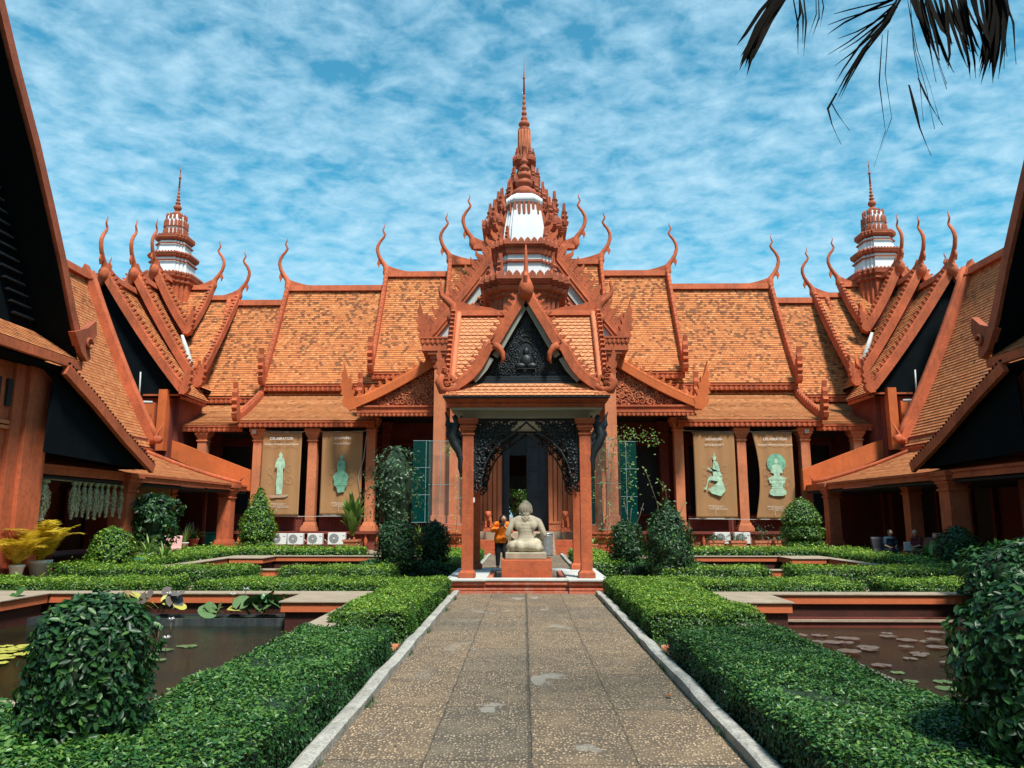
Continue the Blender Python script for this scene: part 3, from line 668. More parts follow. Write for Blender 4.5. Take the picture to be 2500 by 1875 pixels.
    # ---- tower
    tx = X(20.95 if sx < 0 else 20.75); ty = 42.9
    def tsc(q): q.v = [(tx + (v[0] - tx) * .80, ty + (v[1] - ty) * .80, v[2] if v[2] < 12 else 15.4 + (v[2] - 15.85) * (.74 if v[2] < 19.3 else .80) + (-.0 if v[2] < 19.3 else -.207)) for v in q.v]
    mb = MB(); mb.ringstack(RT, [(11, 1.85), (15.2, 1.62)], tx, ty); tsc(mb); mb.build('tower_base', MT['terra'], g)
    mb = MB()
    mb.ringstack(RT, [(15.1, 1.66), (15.2, 1.8), (15.32, 1.8), (15.36, 1.7), (15.5, 1.72), (15.6, 1.86), (15.85, 1.90)], tx, ty); antefixes(mb, RT, 1.86, tx, ty, 15.85, .20, .26)
    mb.ringstack(RT, [(16.98, 1.38), (17.02, 1.48), (17.08, 1.48), (17.1, 1.38)], tx, ty, False); mb.ringstack(RT, [(17.36, 1.36), (17.42, 1.50), (17.6, 1.56), (17.62, 1.25)], tx, ty); antefixes(mb, RT, 1.52, tx, ty, 17.6, .18, .22)
    mb.ringstack(RT, [(18.5, 1.08), (18.53, 1.16), (18.59, 1.16), (18.62, 1.08)], tx, ty, False); mb.ringstack(RT, [(18.9, 1.0), (18.94, 1.16), (19.05, 1.22), (19.2, 1.22), (19.25, .95)], tx, ty); antefixes(mb, RT, 1.18, tx, ty, 19.2, .15, .18)
    tsc(mb); mb.build('tower_cornice', MT['spire'], g)
    mb = MB(); mb.ringstack(RT, [(15.84, 1.42), (17.32, 1.28)], tx, ty); mb.ringstack(RT, [(17.6, 1.12), (18.82, .98)], tx, ty); mb.ringstack(RT, [(19.2, .76), (19.4, .72), (20.5, .68), (20.9, .62), (21.15, .40), (21.25, .2)], tx, ty); tsc(mb); mb.build('tower_body', MT['white'], g)
    mb = MB()
    mb.ringstack(RT, [(19.45, .74), (19.47, .79), (19.52, .79), (19.54, .74)], tx, ty, False); mb.ringstack(RT, [(20.05, .73), (20.07, .78), (20.12, .78), (20.14, .73)], tx, ty, False)
    for f in range(4):
        dx_, dy_ = [(0, -1), (1, 0), (0, 1), (-1, 0)][f]; sx_, sy_ = (1 if dy_ else 0), (1 if dx_ else 0)
        for z0, hh_, rr, offs in ((19.53, .45, .755, (-.5, -.3, 0, .3, .5)), (20.13, .52, .735, (-.5, -.3, 0, .3, .5)), (20.75, .40, .665, (-.42, -.15, .15, .42))):
            for o in offs:
                dd = rr - (0 if abs(o) < .35 else .12); fr = Frame((tx + dx_ * dd + sx_ * o, ty + dy_ * dd + sy_ * o, z0), (sx_, sy_, 0), (0, 0, 1))
                mb.poly(fr, [(-.08, 0), (.08, 0), (.08, hh_ * .7), (0, hh_), (-.08, hh_ * .7)], -.05, .05)
    prof = [(.52, 0), (.30, .25), (.16, .36), (.15, .44), (.24, .52), (.30, .64), (.27, .78), (.13, .9)]
    z = .9; r = .2
    for k in range(5): prof += [(r * .5, z + .02), (r * .95, z + .09), (r, z + .14), (r * .6, z + .24)]; z += .27; r *= .8
    prof += [(.075, z), (.05, z + .75), (.1, z + .78), (.1, z + .88), (.04, z + .92), (.03, z + 1.4), (.06, z + 1.43), (.03, z + 1.5), (.004, z + 2.0)]
    mb.lathe((tx, ty, 21.1), prof, 12); tsc(mb); mb.build('tower_finial', MT['spire'], g)
    # ---- gallery roof along the depth
    A = sagline((X(20.6), 12, 12.6), (X(16.8), 12, 4.6), .35, 10); B = [Vector((p.x, 33.7, p.z)) for p in A]
    slope('gallery_roof_tiles', g, MT['tile_side'], (0, 1, 0), list(zip(A, B)), lift=.014)
    Ab = [Vector((2 * X(20.6) - p.x, p.y, p.z)) for p in A]; Bb = [Vector((p.x, 33.7, p.z)) for p in Ab]
    slope('rear_roof_tiles', g, MT['tile_side'], (0, 1, 0), list(zip(Ab, Bb)), row=.6, soff=False)
    E_ = [Vector((p.x, 33.8, p.z + .18)) for p in A]
    mb = MB(); rake(mb, E_, (0, 1, 0), .55, .30, 0); mb.tube([E_[-1] + Vector((-sx * .05, -.2, .1)), E_[-1] + Vector((-sx * .22, -.25, .15)), E_[-1] + Vector((-sx * .30, -.25, .45)), E_[-1] + Vector((-sx * .55, -.25, .9))], [.15, .10, .06, .02], 6)
    mb.poly(Frame((X(20.6), 33.8, 12.5), (1, 0, 0), (0, 0, 1)), [(-.45, 0), (.45, 0), (.1, .55), (0, .75), (-.1, .55)], -.2, .2); mb.build('verge_band', MT['terra'], g)
    mb = MB(); mb.lathe((0, 0, 0), [(.10, -.14), (.18, -.1), (.18, .1), (.10, .14)], 12)
    mb.v = [(X(16.45) + v[0], 33.55 + v[2], 4.95 + v[1]) for v in mb.v]; mb.build('verge_boss', MT['terra'], g)
    mb = MB(); ridgecap(mb, (X(20.6), 12, 12.5), (X(20.6), 33.8, 12.5), .35, .4); mb.build('ridge_cap', MT['terra'], g)
    mb = MB(); fascia(mb, (X(16.75), 22, 4.52), (X(16.75), 33.9, 4.52), .22, .1, 0); mb.build('eave_fascia', MT['terra'], g)
    mb = MB(); bx(mb, 16.95, 17.2, 20, 34.4, 3.2, 5.0); mb.build('upper_wall', MT['terra_dk'], g)
    # lean-to roof down to the low columns
    A = sagline((X(17.0), 19.8, 4.45), (X(13.2), 19.8, 2.98), .12, 8); B = [Vector((p.x, 33.9 + 2.5 * j / 8, p.z)) for j, p in enumerate(A)]
    slope('lower_roof_tiles', g, MT['tile_side'], (0, 1, 0), list(zip(A, B)), lift=.012)
    mb = MB(); fascia(mb, (X(13.2), 19.8, 2.97), (X(13.2), 36.3, 2.97), .24, .12, 0); mb.build('eave_fascia', MT['terra'], g)
    mb = MB(); mb.tube([p + Vector((sx * .1, -.9, .1)) for p in B], .11, 6); mb.tube([B[-1] + Vector((sx * .2, -.9, .15)), B[-1] + Vector((-sx * .05, -1.0, .45))], [.05, .02], 5); mb.build('hip_cap', MT['terra'], g)
    mb = MB()  # sloping parapet between lean-to and hall
    fr = Frame((0, 36.0, 0), (1, 0, 0), (0, 0, 1)); mb.poly(fr, [(X(17.6), 4.6), (X(17.6), 5.42), (X(13.05), 3.72), (X(13.05), 2.75)], -.12, .12); mb.build('sloping_parapet', MT['terra_or'], g)
    # wall block under the corner roofs
    mb = MB(); bx(mb, 16.9, 24, 35.5, 35.9, 0, 7.2); bx(mb, 16.7, 17.1, 35.9, 38.5, 0, 7.4); mb.build('corner_wall', MT['terra_dk'], g)
    mb = MB(); bx(mb, 16.95, 17.35, 35.1, 35.495, 4.6, 7.5); bx(mb, 17.6, 19.4, 35.3, 35.495, 3, 6.9); mb.build('corner_pier', MT['terra_or'], g)
    mb = MB(); fascia(mb, (X(16.3), 35.3, 7.3), (X(16.3), 38.0, 7.3), .22, .1, 0); bx(mb, 16.3, 18.2, 35.3, 36, 7.22, 7.3); mb.build('eave_board', MT['terra'], g)
    mb = MB(); mb.tube([(X(17.55), 34.95, 6.85), (X(18.9), 34.95, 6.9)], .07, 5); mb.tube([(X(18.9), 34.95, 6.9), (X(20.1), 34.9, 9.7)], .08, 5); mb.tube([(X(18.15), 34.9, 6.9), (X(18.2), 34.9, 8.3)], .035, 5); mb.build('roof_pipe', MT['greywhite'], g)
    # gallery columns, rear wall, floor
    mb = MB(); bx(mb, 13.0, 24, 5, 36.2, 0, .06); bx(mb, 13.25, 24, 5, 36.1, .062, .12); mb.build('gallery_floor', MT['terra_dk'], g)
    for x, y, w_ in (((13.44, 25.3, .60), (13.5, 34.4, .56), (14.2, 30.2, .42)) if sx < 0 else ((13.44, 24.2, .60), (13.5, 33.9, .52), (14.0, 27.9, .46))):
        column(g, X(x), y, .12, 2.98, w_, 'terra')
    mb = MB(); bx(mb, 17.6, 17.9, 5, 35.5, .3, 4.4); mb.build('rear_wall', MT['terra_dk'], g)
    for y in (24.5, 29.5, 33.4):
        mb = MB(); bx(mb, 17.5, 17.59, y - .6, y + .6, .3, 2.7); dd = mb.build('doorway', MT['black'], g)
        mb = MB(); bx(mb, 17.4, 17.58, y - .78, y - .61, .3, 2.9); bx(mb, 17.4, 17.58, y + .61, y + .78, .3, 2.9); bx(mb, 17.35, 17.585, y - .85, y + .85, 2.9, 3.1); mb.build('door_surround', MT['terra_dk'], dd)
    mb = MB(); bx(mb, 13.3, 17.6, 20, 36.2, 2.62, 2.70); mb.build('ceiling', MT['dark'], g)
    mb = MB(); bx(mb, 14.4, 17.5, 36.2, 36.35, .3, 3.0); mb.build('end_wall', MT['terra_dk'], g)
    # ---- gabled porch near the viewer
    p = empty('gabled_porch', (0, 0, 0), label=('gabled porch with slotted wall and dark boarded gable at the left edge' if sx < 0 else 'dark gabled porch at the right edge of the courtyard'), cat='porch')
    PC = 13.8
    if sx > 0: X = lambda v: CX + v + .26
    for sy in (-1, 1):
        Y = lambda v: PC + sy * v
        line = [Vector((X(12.5), Y(v), z)) for v, z in ((0, 17.0), (.9, 15.3), (1.8, 13.75), (2.75, 12.25), (3.8, 10.75), (4.6, 9.45), (5.4, 8.1), (6.0, 6.95), (6.6, 5.95))]
        A = [Vector((X(12.45), q.y, q.z)) for q in line]; B = [Vector((X(20.6), q.y, q.z)) for q in line]
        slope('roof_tiles', p, MT['tile_side'], (1, 0, 0), list(zip(A, B)), lift=.014)
        mb = MB(); rake(mb, [q + Vector((-sx * .05, sy * .05, .14)) for q in line], (1, 0, 0), .25, .16, 0)
        a = line[-1]; mb.poly(Frame((X(12.4), a.y, a.z), (0, sy, 0), (0, 0, 1)), [(-.5, .6), (-.1, .1), (.2, -.1), (.35, .0), (.25, .35), (.55, .75), (.45, 1.15), (.1, .85)], -.1, .1)
        mb.tube([Frame((X(12.25), a.y, a.z), (0, sy, 0), (0, 0, 1))(.16 + .13 * math.cos(t), .42 + .13 * math.sin(t)) for t in np.linspace(0, 5.5, 12)], .04, 5); mb.build('gable_board', MT['spire'], p)
        mb = MB()
        for i in range(len(line) - 1):   # tile ends seen from below
            n_ = int((line[i + 1] - line[i]).length / .2)
            for k in range(n_):
                q = line[i].lerp(line[i + 1], (k + .5) / n_); mb.cbox(q + Vector((sx * random.uniform(.08, .12), 0, -.04)), (random.uniform(.05, .12), .02, .035))
        mb.tube([q + Vector((sx * .12, 0, -.04)) for q in line], .022, 4); mb.build('tile_ends', MT['tan'], p)
        # lower lean-to on the side of the porch
        ln = [Vector((X(12.5), Y(v), z)) for v, z in ((6.1, 5.55), (7.7, 4.85), (9.4, 4.02), (11.35, 3.18))]
        if sy > 0:
            A = [Vector((X(12.45), q.y, q.z + .05)) for q in ln]; B = [Vector((X(16.6), q.y, q.z + .05)) for q in ln]
            slope('lower_roof_tiles', p, MT['tile_side'], (1, 0, 0), list(zip(A, B)), lift=.014)
            mb = MB(); rake(mb, [q - Vector((sx * .04, 0, .05)) for q in ln], (1, 0, 0), .30, .14, 0); mb.build('verge_board', MT['terra'], p)
            mb = MB()
            for i in range(3):
                n_ = int((ln[i + 1] - ln[i]).length / .17)
                for k in range(n_): mb.cbox(ln[i].lerp(ln[i + 1], (k + .5) / n_) + Vector((-sx * .06, 0, .16)), (.05, .04, .03))
            mb.tube([q + Vector((-sx * .03, 0, .155)) for q in ln], .02, 4); mb.build('tile_ends', MT['soffit'], p)
            mb = MB(); mb.poly(Frame((X(12.75), 0, 0), (0, 1, 0), (0, 0, 1)), [(19.8, 3.25), (25.3, 3.1), (23.3, 3.85), (21.5, 4.6), (19.9, 5.35)], -.03, .03); mb.build('boarded_gable', MT['soffit'], p)
    mb = MB(); fr = Frame((X(13.5), 0, 0), (0, 1, 0), (0, 0, 1))
    mb.poly(fr, [(PC - 6.3, 6.2), (PC + 6.3, 6.2), (PC + 5.2, 8.0), (PC + 3.6, 10.5), (PC + 1.7, 13.5), (PC, 16.7), (PC - 1.7, 13.5), (PC - 3.6, 10.5), (PC - 5.2, 8.0)], -.05, .05)
    gp = mb.build('boarded_gable', MT['soffit'], p)
    mb = MB()
    for k in range(34):
        z = 6.8 + k * .27; w_ = 6.2 * (16.6 - z) / 10.2; mb.box(min(X(13.3), X(13.44)), max(X(13.3), X(13.44)), PC + w_ - .9, PC + w_ - .1, z, z + .05)
    mb.build('batten', MT['black'], gp)
    # pent roof across the foot of the gable
    A = [Vector((X(13.4), PC - 6.0, 6.55)), Vector((X(12.9), PC - 6.35, 6.18)), Vector((X(12.45), PC - 6.75, 5.86))]; B = [Vector((q.x, 2 * PC - q.y, q.z)) for q in A]
    slope('pent_roof_tiles', p, MT['tile_side'], (0, 1, 0), list(zip(A, B)), lift=.012)
    mb = MB(); bx(mb, 12.42, 12.56, PC - 6.8, PC + 6.8, 5.60, 5.84); mb.build('eave_fascia', MT['terra'], p)
    mb = MB(); bx(mb, 12.6, 14.8, PC - 6.6, PC + 6.6, 5.50, 5.58); mb.build('roof_underside', MT['soffit'], p)
    # wall to the courtyard: piers, lintel panel with slots, dark opening
    ye = 20.35
    mb = MB()
    bx(mb, 13.05, 13.7, ye - .95, ye, .3, 5.5); bx(mb, 13.16, 13.7, ye - 1.35, ye - .95, .3, 5.5); bx(mb, 13.25, 13.7, ye - 6.8, ye - 1.35, 4.0, 5.5)
    bx(mb, 13.3, 13.7, ye - 1.85, ye - 1.35, .3, 4.0); bx(mb, 13.02, 13.8, ye - 1.0, ye + .04, .3, .55)
    mb.build('wall', MT['terra'], p, .01)
    for y in (8.0, 11.8, 15.6): mb = MB(); bx(mb, 13.26, 13.8, y - .5, y + .5, .3, 3.99); mb.build('pier', MT['terra'], p, .01)
    mb = MB()
    for y in np.arange(ye - 6.2, ye - 1.5, .42): bx(mb, 13.18, 13.245, y, y + .17, 4.35, 5.05)
    mb.build('wall_slots', MT['dark'], p)
    mb = MB(); bx(mb, 13.2, 13.28, ye - 6.8, ye - 1.32, 3.90, 3.995); bx(mb, 13.2, 13.28, ye - 6.8, ye - 1.34, 3.78, 3.86); mb.build('lintel_moulding', MT['terra_lt'], p)
    mb = MB(); bx(mb, 15.0, 15.2, 7.5, ye - .5, .3, 5.4); bx(mb, 13.7, 15.2, ye - .5, ye - .3, .3, 5.4); mb.build('inner_wall', MT['terra_dk'], p)
    if sx > 0:
        for y in (21.9,): column(p, X(14.4), y, .3, 3.6, .8, 'terra_dk')
        mb = MB(); bx(mb, 13.94, 13.99, 22.0, 22.25, 1.1, 1.3); 
    else: column(p, X(15.3), 23.6, .3, 2.65, .6, 'terra_dk')
    mb = MB(); bx(mb, 12.7, 13.5, PC - 6, PC + 6.5, 0, .3); mb.build('porch_step', MT['terra_dk'], p)
wing(-1); wing(1)
# ================================================================== open garden pavilion with the statue
SX = .06; Y0, Y1 = 16.45, 19.1; PXC = 1.27
sh = empty('garden_pavilion', (SX, 17.8, 0), label='open terracotta garden pavilion with black carved arch and steep tiled roof in mid path', cat='pavilion')
def SB(mb, name, mat, bevel=0, parent=None):
    o = mb.build(name, mat, parent or sh, bevel)
    if (parent or sh) is sh: o.location = -sh.location
    return o
# stepped platform with redented front and an open middle
mb = MB()
prof = [(0, 0, .055), (-.03, .055, .075), (-.015, .075, .12), (-.07, .12, .14), (-.07, .14, .165), (-.03, .165, .185), (0.0, .185, .262)]
for o, z0, z1 in prof:
    mb.box(SX - 1.65 - o, SX + 1.65 + o, 16.12 - o, 16.9, z0, z1)
    mb.box(SX - 1.65 - o, SX - .75, 16.9, 19.45 + o, z0, z1); mb.box(SX + .75, SX + 1.65 + o, 16.9, 19.45 + o, z0, z1)
    mb.box(SX - .95, SX + .95, 16.16 - o, 16.12 - o, z0 + .001, z1 - .001) if False else None
    mb.box(SX - 1.67 - o, SX - .87, 16.06 - o, 16.12 - o - .001, z0, z1); mb.box(SX + .87, SX + 1.67 + o, 16.06 - o, 16.12 - o - .001, z0, z1)
SB(mb, 'platform', paint('worn_platform_plaster', (.50, .125, .06), .2, 1.2, .8, .3, 30, .25, (.55, .5, .45), .35), .006)
mb = MB(); 
for a, b, c, d in ((-1.70, -.85, 16.02, 19.5), (.85, 1.70, 16.02, 19.5), (-.85, .85, 16.10, 16.5), (-.85, -.55, 18.9, 19.4), (.55, .85, 18.9, 19.4)): mb.box(SX + a, SX + b, c, d, .263, .30)
SB(mb, 'platform_slab', MT['greywhite'], .005)
mb = MB(); mb.box(SX - .85, SX + .85, 16.5, 18.9, 0, .12); SB(mb, 'sunken_floor', MT['tan'])
for sx in (-1, 1):
    for y in (16.52, 19.1):
        x = SX + sx * PXC; mb = MB(); h = .12
        mb.box(x - .175, x + .175, y - .175, y + .175, .301, .40); mb.box(x - .175, x + .175, y - .175, y + .175, .40, .46, .05)
        mb.box(x - h, x + h, y - h, y + h, .46, 3.40)
        SB(mb, 'post', MT['terra'], .008)
        mb = MB()
        for o, a, b in ((.02, 3.40, 3.44), (.0, 3.44, 3.50), (.035, 3.50, 3.55), (.06, 3.55, 3.60), (.04, 3.60, 3.64), (.085, 3.64, 3.69), (.10, 3.69, 3.76)): mb.box(x - h - o, x + h + o, y - h - o, y + h + o, a - .065, b - .065)
        SB(mb, 'capital', MT['terra'], .004)
mb = MB(); mb.box(SX - 1.64, SX + 1.64, 16.16, 19.44, 3.865, 3.90); mb.box(SX - 1.38, SX + 1.38, 16.40, 19.22, 3.70, 3.864); SB(mb, 'soffit', MT['grey'])
mb = MB()
mb.box(SX - 1.36, SX + 1.36, 17.7, 17.8, 3.2, 3.766)
mb = MB()
for o, a, b in ((0, 3.902, 3.94), (.03, 3.94, 3.97), (.015, 3.97, 4.01), (.06, 4.01, 4.04), (.10, 4.04, 4.10)): mb.box(SX - 1.66 - o, SX + 1.66 + o, 16.14 - o, 19.46 + o, a, b)
SB(mb, 'cornice', MT['terra'], .004)
mb = MB(); mb.box(SX - 1.79, SX + 1.79, 16.0, 19.6, 4.10, 4.125); SB(mb, 'dark_eave_edge', MT['black'])
# cross-shaped roof: front gable (ridge along Y) and side gables (ridge along X)
YC = 17.8; RZ = 6.35; RZ2 = 6.35
def tile_slope(cols, along): 
    o = slope('roof_tiles', sh, MT['tile_new'], along, cols, row=.125, lift=.016, thick=.05)
    o.location = -sh.location; SLOPE_UNDER[-1].location = -sh.location
for sy in (-1, 1):      # front / back pent roof
    e0 = YC + sy * 1.80; 
    A = [Vector((SX - 1.55, YC + sy * 1.45, 4.42)), Vector((SX - 1.80, e0, 4.13))]; B = [Vector((2 * SX - q.x, q.y, q.z)) for q in A]
    tile_slope(list(zip(A, B)), (1, 0, 0))
    for sx in (-1, 1):
        pts = [(.02, RZ), (.42, 5.72), (.80, 5.10), (1.10, 4.72), (1.42, 4.42), (1.62, 4.30)]
        A = [Vector((SX + sx * x, YC + sy * 1.52, z)) for x, z in pts]; B = [Vector((SX + sx * x, YC, z)) for x, z in pts]
        tile_slope(list(zip(A, B)), (0, 1, 0))
        pts2 = [(.02, RZ2), (.45, 5.82), (.9, 5.2), (1.3, 4.62), (1.62, 4.28)]
        A = [Vector((SX + sx * 1.72, YC + sy * y, z)) for y, z in pts2]; B = [Vector((SX, YC + sy * y, z)) for y, z in pts2]
        tile_slope(list(zip(A, B)), (1, 0, 0))
def gable_trim(fr, sgn, mb, full=True):
    """naga bargeboard: upper run, drop, lower run ending in an upturned head"""
    up = [fr(sgn * x, z) for x, z in ((.03, 6.42), (.20, 6.12), (.38, 5.82), (.56, 5.50), (.70, 5.26))]
    lo = [fr(sgn * x, z) for x, z in ((.72, 5.30), (.84, 5.18), (.93, 4.98), (1.05, 4.78), (1.20, 4.60), (1.38, 4.46), (1.56, 4.34))]
    for line in (up, lo):
        rake(mb, line, fr.n, .17, .13, .155, .17, style=1)
    mb.tube([fr(sgn * .70, 5.28, .03), fr(sgn * .60, 5.22, .04), fr(sgn * .52, 5.10, .05), fr(sgn * .50, 4.96, .05), fr(sgn * .55, 4.86, .05)], [.085, .09, .07, .05, .01], 6)
    mb.tube([fr(sgn * 1.50, 4.38), fr(sgn * 1.66, 4.28), fr(sgn * 1.82, 4.30), fr(sgn * 1.88, 4.46), fr(sgn * 1.80, 4.62)], [.09, .11, .12, .12, .09], 8)
    F2 = Frame(fr(sgn * 1.66, 4.36), fr.a * sgn, (0, 0, 1))
    mb.poly(F2, [(x * .46, y * .50) for x, y in FLAME], -.06, .06)
    for k in range(4):
        a = .4 + k * .42; mb.tube([F2(.12 + .05 * math.cos(a * q), .12 + .09 * k + .06 * math.sin(a * q), .08) for q in (0, .7, 1.4, 2.2)], .018, 4)
    for k in range(3): spiral(mb, Frame(fr(sgn * (1.72 + .02 * k), 4.42 + .14 * k, .10), fr.a, fr.b), 0, 0, .06, k, sgn, .016, 1.3)
for o, a in (((SX, YC - 1.6, 0), (1, 0, 0)), ((SX, YC + 1.6, 0), (-1, 0, 0))):
    fr = Frame(o, a, (0, 0, 1))
    for s_ in (-1, 1):
        mb = MB(); gable_trim(fr, s_, mb); SB(mb, 'bargeboard', MT['terra'])
        mb = MB(); rake(mb, [fr(s_ * x, z, -.05) for x, z in ((.0, 6.24), (.30, 5.70), (.60, 5.16), (.68, 5.04))], fr.n, .12, .05, 0); rake(mb, [fr(s_ * x, z, -.05) for x, z in ((.76, 5.00), (.90, 4.76), (1.04, 4.60), (1.14, 4.50))], fr.n, .10, .05, 0); SB(mb, 'pale_lining', MT['grey'])
    mb = MB(); F3 = Frame(fr(0, 6.45), fr.n, (0, 0, 1))
    mb.tube([F3(.10, 5.0 - 5.0)], .1) if False else None
    P_ = [F3(-.02, -.12), F3(.06, 0), F3(.10, .12), F3(.08, .24), F3(.07, .38), F3(.10, .55), F3(.12, .75), F3(.10, .95), F3(.09, 1.12)]
    mb.tube(P_, [.10, .16, .17, .13, .075, .05, .04, .03, .008], 10)
    mb.poly(F3, [(.12, .34), (.24, .28), (.22, .16), (.28, .34), (.16, .46)], -.03, .03); SB(mb, 'gable_finial', MT['terra'])
for s_ in (-1, 1):
    o = (SX + s_ * 1.76, YC, 0); fr = Frame(o, (0, -s_, 0), (0, 0, 1)) if s_ < 0 else Frame(o, (0, 1, 0), (0, 0, 1))
    for q in (-1, 1):
        mb = MB(); line = [Vector((SX + s_ * 1.74, YC + q * y, z)) for y, z in ((.02, 6.42), (.45, 5.9), (.9, 5.28), (1.3, 4.7), (1.62, 4.34))]
        rake(mb, line, (1, 0, 0), .15, .14, .16, .12, style=1); SB(mb, 'side_bargeboard', MT['terra'])
        mb = MB(); rake(mb, [p_ - Vector((s_ * .12, 0, .02)) for p_ in line], (1, 0, 0), .1, .12, 0); SB(mb, 'verge_strip', MT['terra_lt'])
    mb = MB(); ridgecap(mb, (SX + s_ * .2, YC, RZ2 + .02), (SX + s_ * 1.78, YC, RZ2 + .02), .13, .14)
    F3 = Frame((SX + s_ * 1.74, YC, 6.45), (s_, 0, 0), (0, 0, 1))
    mb.poly(F3, [(-1.3, -.02), (-.9, .12), (-.4, .2), (0, .34), (.05, 0)], -.05, .05)
    mb.tube([F3(-.04, -.3), F3(.04, -.22), F3(.05, -.1), F3(.0, .02), F3(.04, .2), F3(.18, .32), F3(.32, .44), F3(.36, .60), F3(.32, .74), F3(.36, .88)], [.06, .13, .14, .10, .11, .085, .06, .045, .03, .008], 8); SB(mb, 'side_finial', MT['terra'])
    mb = MB(); mb.poly(Frame((SX + s_ * 1.5, 0, 0), (0, 1, 0), (0, 0, 1)), [(YC - 1.5, 4.3), (YC + 1.5, 4.3), (YC, 6.2)], -.03, .03); SB(mb, 'side_pediment', MT['black'])
    mb = MB(); A_ = [(SX + s_ * 1.80, 16.0, 4.13), (SX + s_ * 1.80, 19.6, 4.13)]; mb.box(min(SX + s_ * 1.45, SX + s_ * 1.8), max(SX + s_ * 1.45, SX + s_ * 1.8), 16.01, 19.59, 4.126, 4.18, 0); SB(mb, 'eave_slab', MT['terra'])
mb = MB(); ridgecap(mb, (SX, YC - 1.5, RZ), (SX, YC + 1.5, RZ), .1, .14); SB(mb, 'ridge_cap', MT['terra'])
# front and back black pediment with relief
for s_ in (-1, 1):
    y = YC + s_ * 1.40; fr = Frame((SX, y, 0), (-s_, 0, 0), (0, 0, 1))
    mb = MB(); mb.poly(fr, [(-1.22, 4.62), (1.22, 4.62), (0, 6.25)], -.04, .0)
    for o, z0, z1 in ((1.30, 4.42, 4.47), (1.27, 4.47, 4.51), (1.24, 4.52, 4.57), (1.20, 4.58, 4.62)): mb.box(SX - o, SX + o, y - .06 if s_ < 0 else y, y if s_ < 0 else y + .06, z0, z1)
    o = SB(mb, 'pediment', MT['black'])
    mb = MB(); f2 = Frame((SX, y + s_ * .015, 0), (-s_, 0, 0), (0, 0, 1)); ins = lambda x, z, r: z - r > 4.66 and abs(x) + r < 1.12 * (6.12 - z) / 1.5
    scrolls(mb, f2, lambda x, z, r: ins(x, z, r) and x > .17, 0, 1.2, 4.64, 6.2, .17, .016, 3, mirror=0)
    scrolls(mb, f2, lambda x, z, r: ins(x, z, r * .5) and x > .12, 0, 1.2, 4.66, 6.2, .11, .011, 8, mirror=0)
    mb.ball(f2(0, 5.18), (.07, .05, .09), 8, 6); mb.ball(f2(0, 4.98), (.13, .05, .14), 8, 6); mb.ball(f2(-.12, 4.86), (.13, .05, .07), 8, 5); mb.ball(f2(.12, 4.86), (.13, .05, .07), 8, 5)
    for k in range(3): mb.tube([f2(.20 * math.cos(t), 5.12 + .30 * math.sin(t) + .12 * k) for t in np.linspace(-.3, PI + .3, 12)], .012, 4)
    mb.box(SX - .2, SX + .2, y + s_ * .05 - .02, y + s_ * .05 + .02, 4.78, 4.80); SB(mb, 'relief', MT['black'], 0, o)
    kids(o)[0].location = (0, 0, 0)
# black fretwork arches (front and back), openwork between two borders
def arch(y, sc_=1.0):
    fr = Frame((SX, y, 0), (1, 0, 0), (0, 0, 1)); mb = MB(); h = 1.14
    inner = [(1.08, 2.12), (1.00, 2.22), (.97, 2.45), (.90, 2.72), (.76, 2.98), (.56, 3.20), (.32, 3.36), (.14, 3.50), (0, 3.62)]
    def innz(x):
        x = abs(x)
        for (xa, za), (xb, zb) in zip(inner[:-1], inner[1:]):
            if xb <= x <= xa: return zb + (za - zb) * (x - xb) / (xa - xb) if xa > xb else za
        return 2.1
    outx = h; topz = 3.67
    for s_ in (-1, 1):
        mb.tube([fr(s_ * x, z) for x, z in inner], .022, 5)
        off = [(1.12, 2.3), (1.08, 2.5), (1.0, 2.80), (.85, 3.08), (.64, 3.32), (.40, 3.50), (.20, 3.64)]
        mb.tube([fr(s_ * x, z) for x, z in off], .020, 5)
        for x, z in inner[1:-1]: mb.ball(fr(s_ * x, z), (.035, .03, .035), 6, 4)
        mb.box(min(SX + s_ * (h - .0), SX + s_ * (h + .0) - s_ * .05), max(SX + s_ * h, SX + s_ * h - s_ * .05), y - .03, y + .03, 2.35, topz)
        # solid-looking shoulder carved with scrolls
        inside = lambda x, z, r: z - r * .7 > (innz(x) + .02) and x + r * .6 < outx and z + r * .6 < topz and x > .1
        scrolls(mb, fr, inside, 0, 1.2, 2.1, 3.69, .145, .021, 21 if s_ < 0 else 21, mirror=0 if s_ > 0 else None, turns=1.2) if s_ > 0 else None
        inside2 = lambda x, z, r: z > (innz(x) + .24) and x + r * .6 < outx and z + r * .6 < topz
        if s_ > 0: scrolls(mb, Frame((SX, y - .02, 0), (1, 0, 0), (0, 0, 1)), inside2, 0, 1.2, 2.2, 3.69, .12, .023, 5, mirror=0, turns=1.0)
        sh_pts = [(1.14, 2.30), (1.05, 2.62), (.98, 2.95), (.88, 3.2), (.92, 3.4), (1.0, 3.55), (1.14, 3.62)]
        mb.poly(fr, [(s_ * x, z) for x, z in sh_pts], -.012, .012)
    mb.box(SX - h, SX + h, y - .035, y + .035, topz - .03, topz + .028)
    return mb
for y in (16.52, 19.1): SB(arch(y), 'carved_arch', MT['black'])
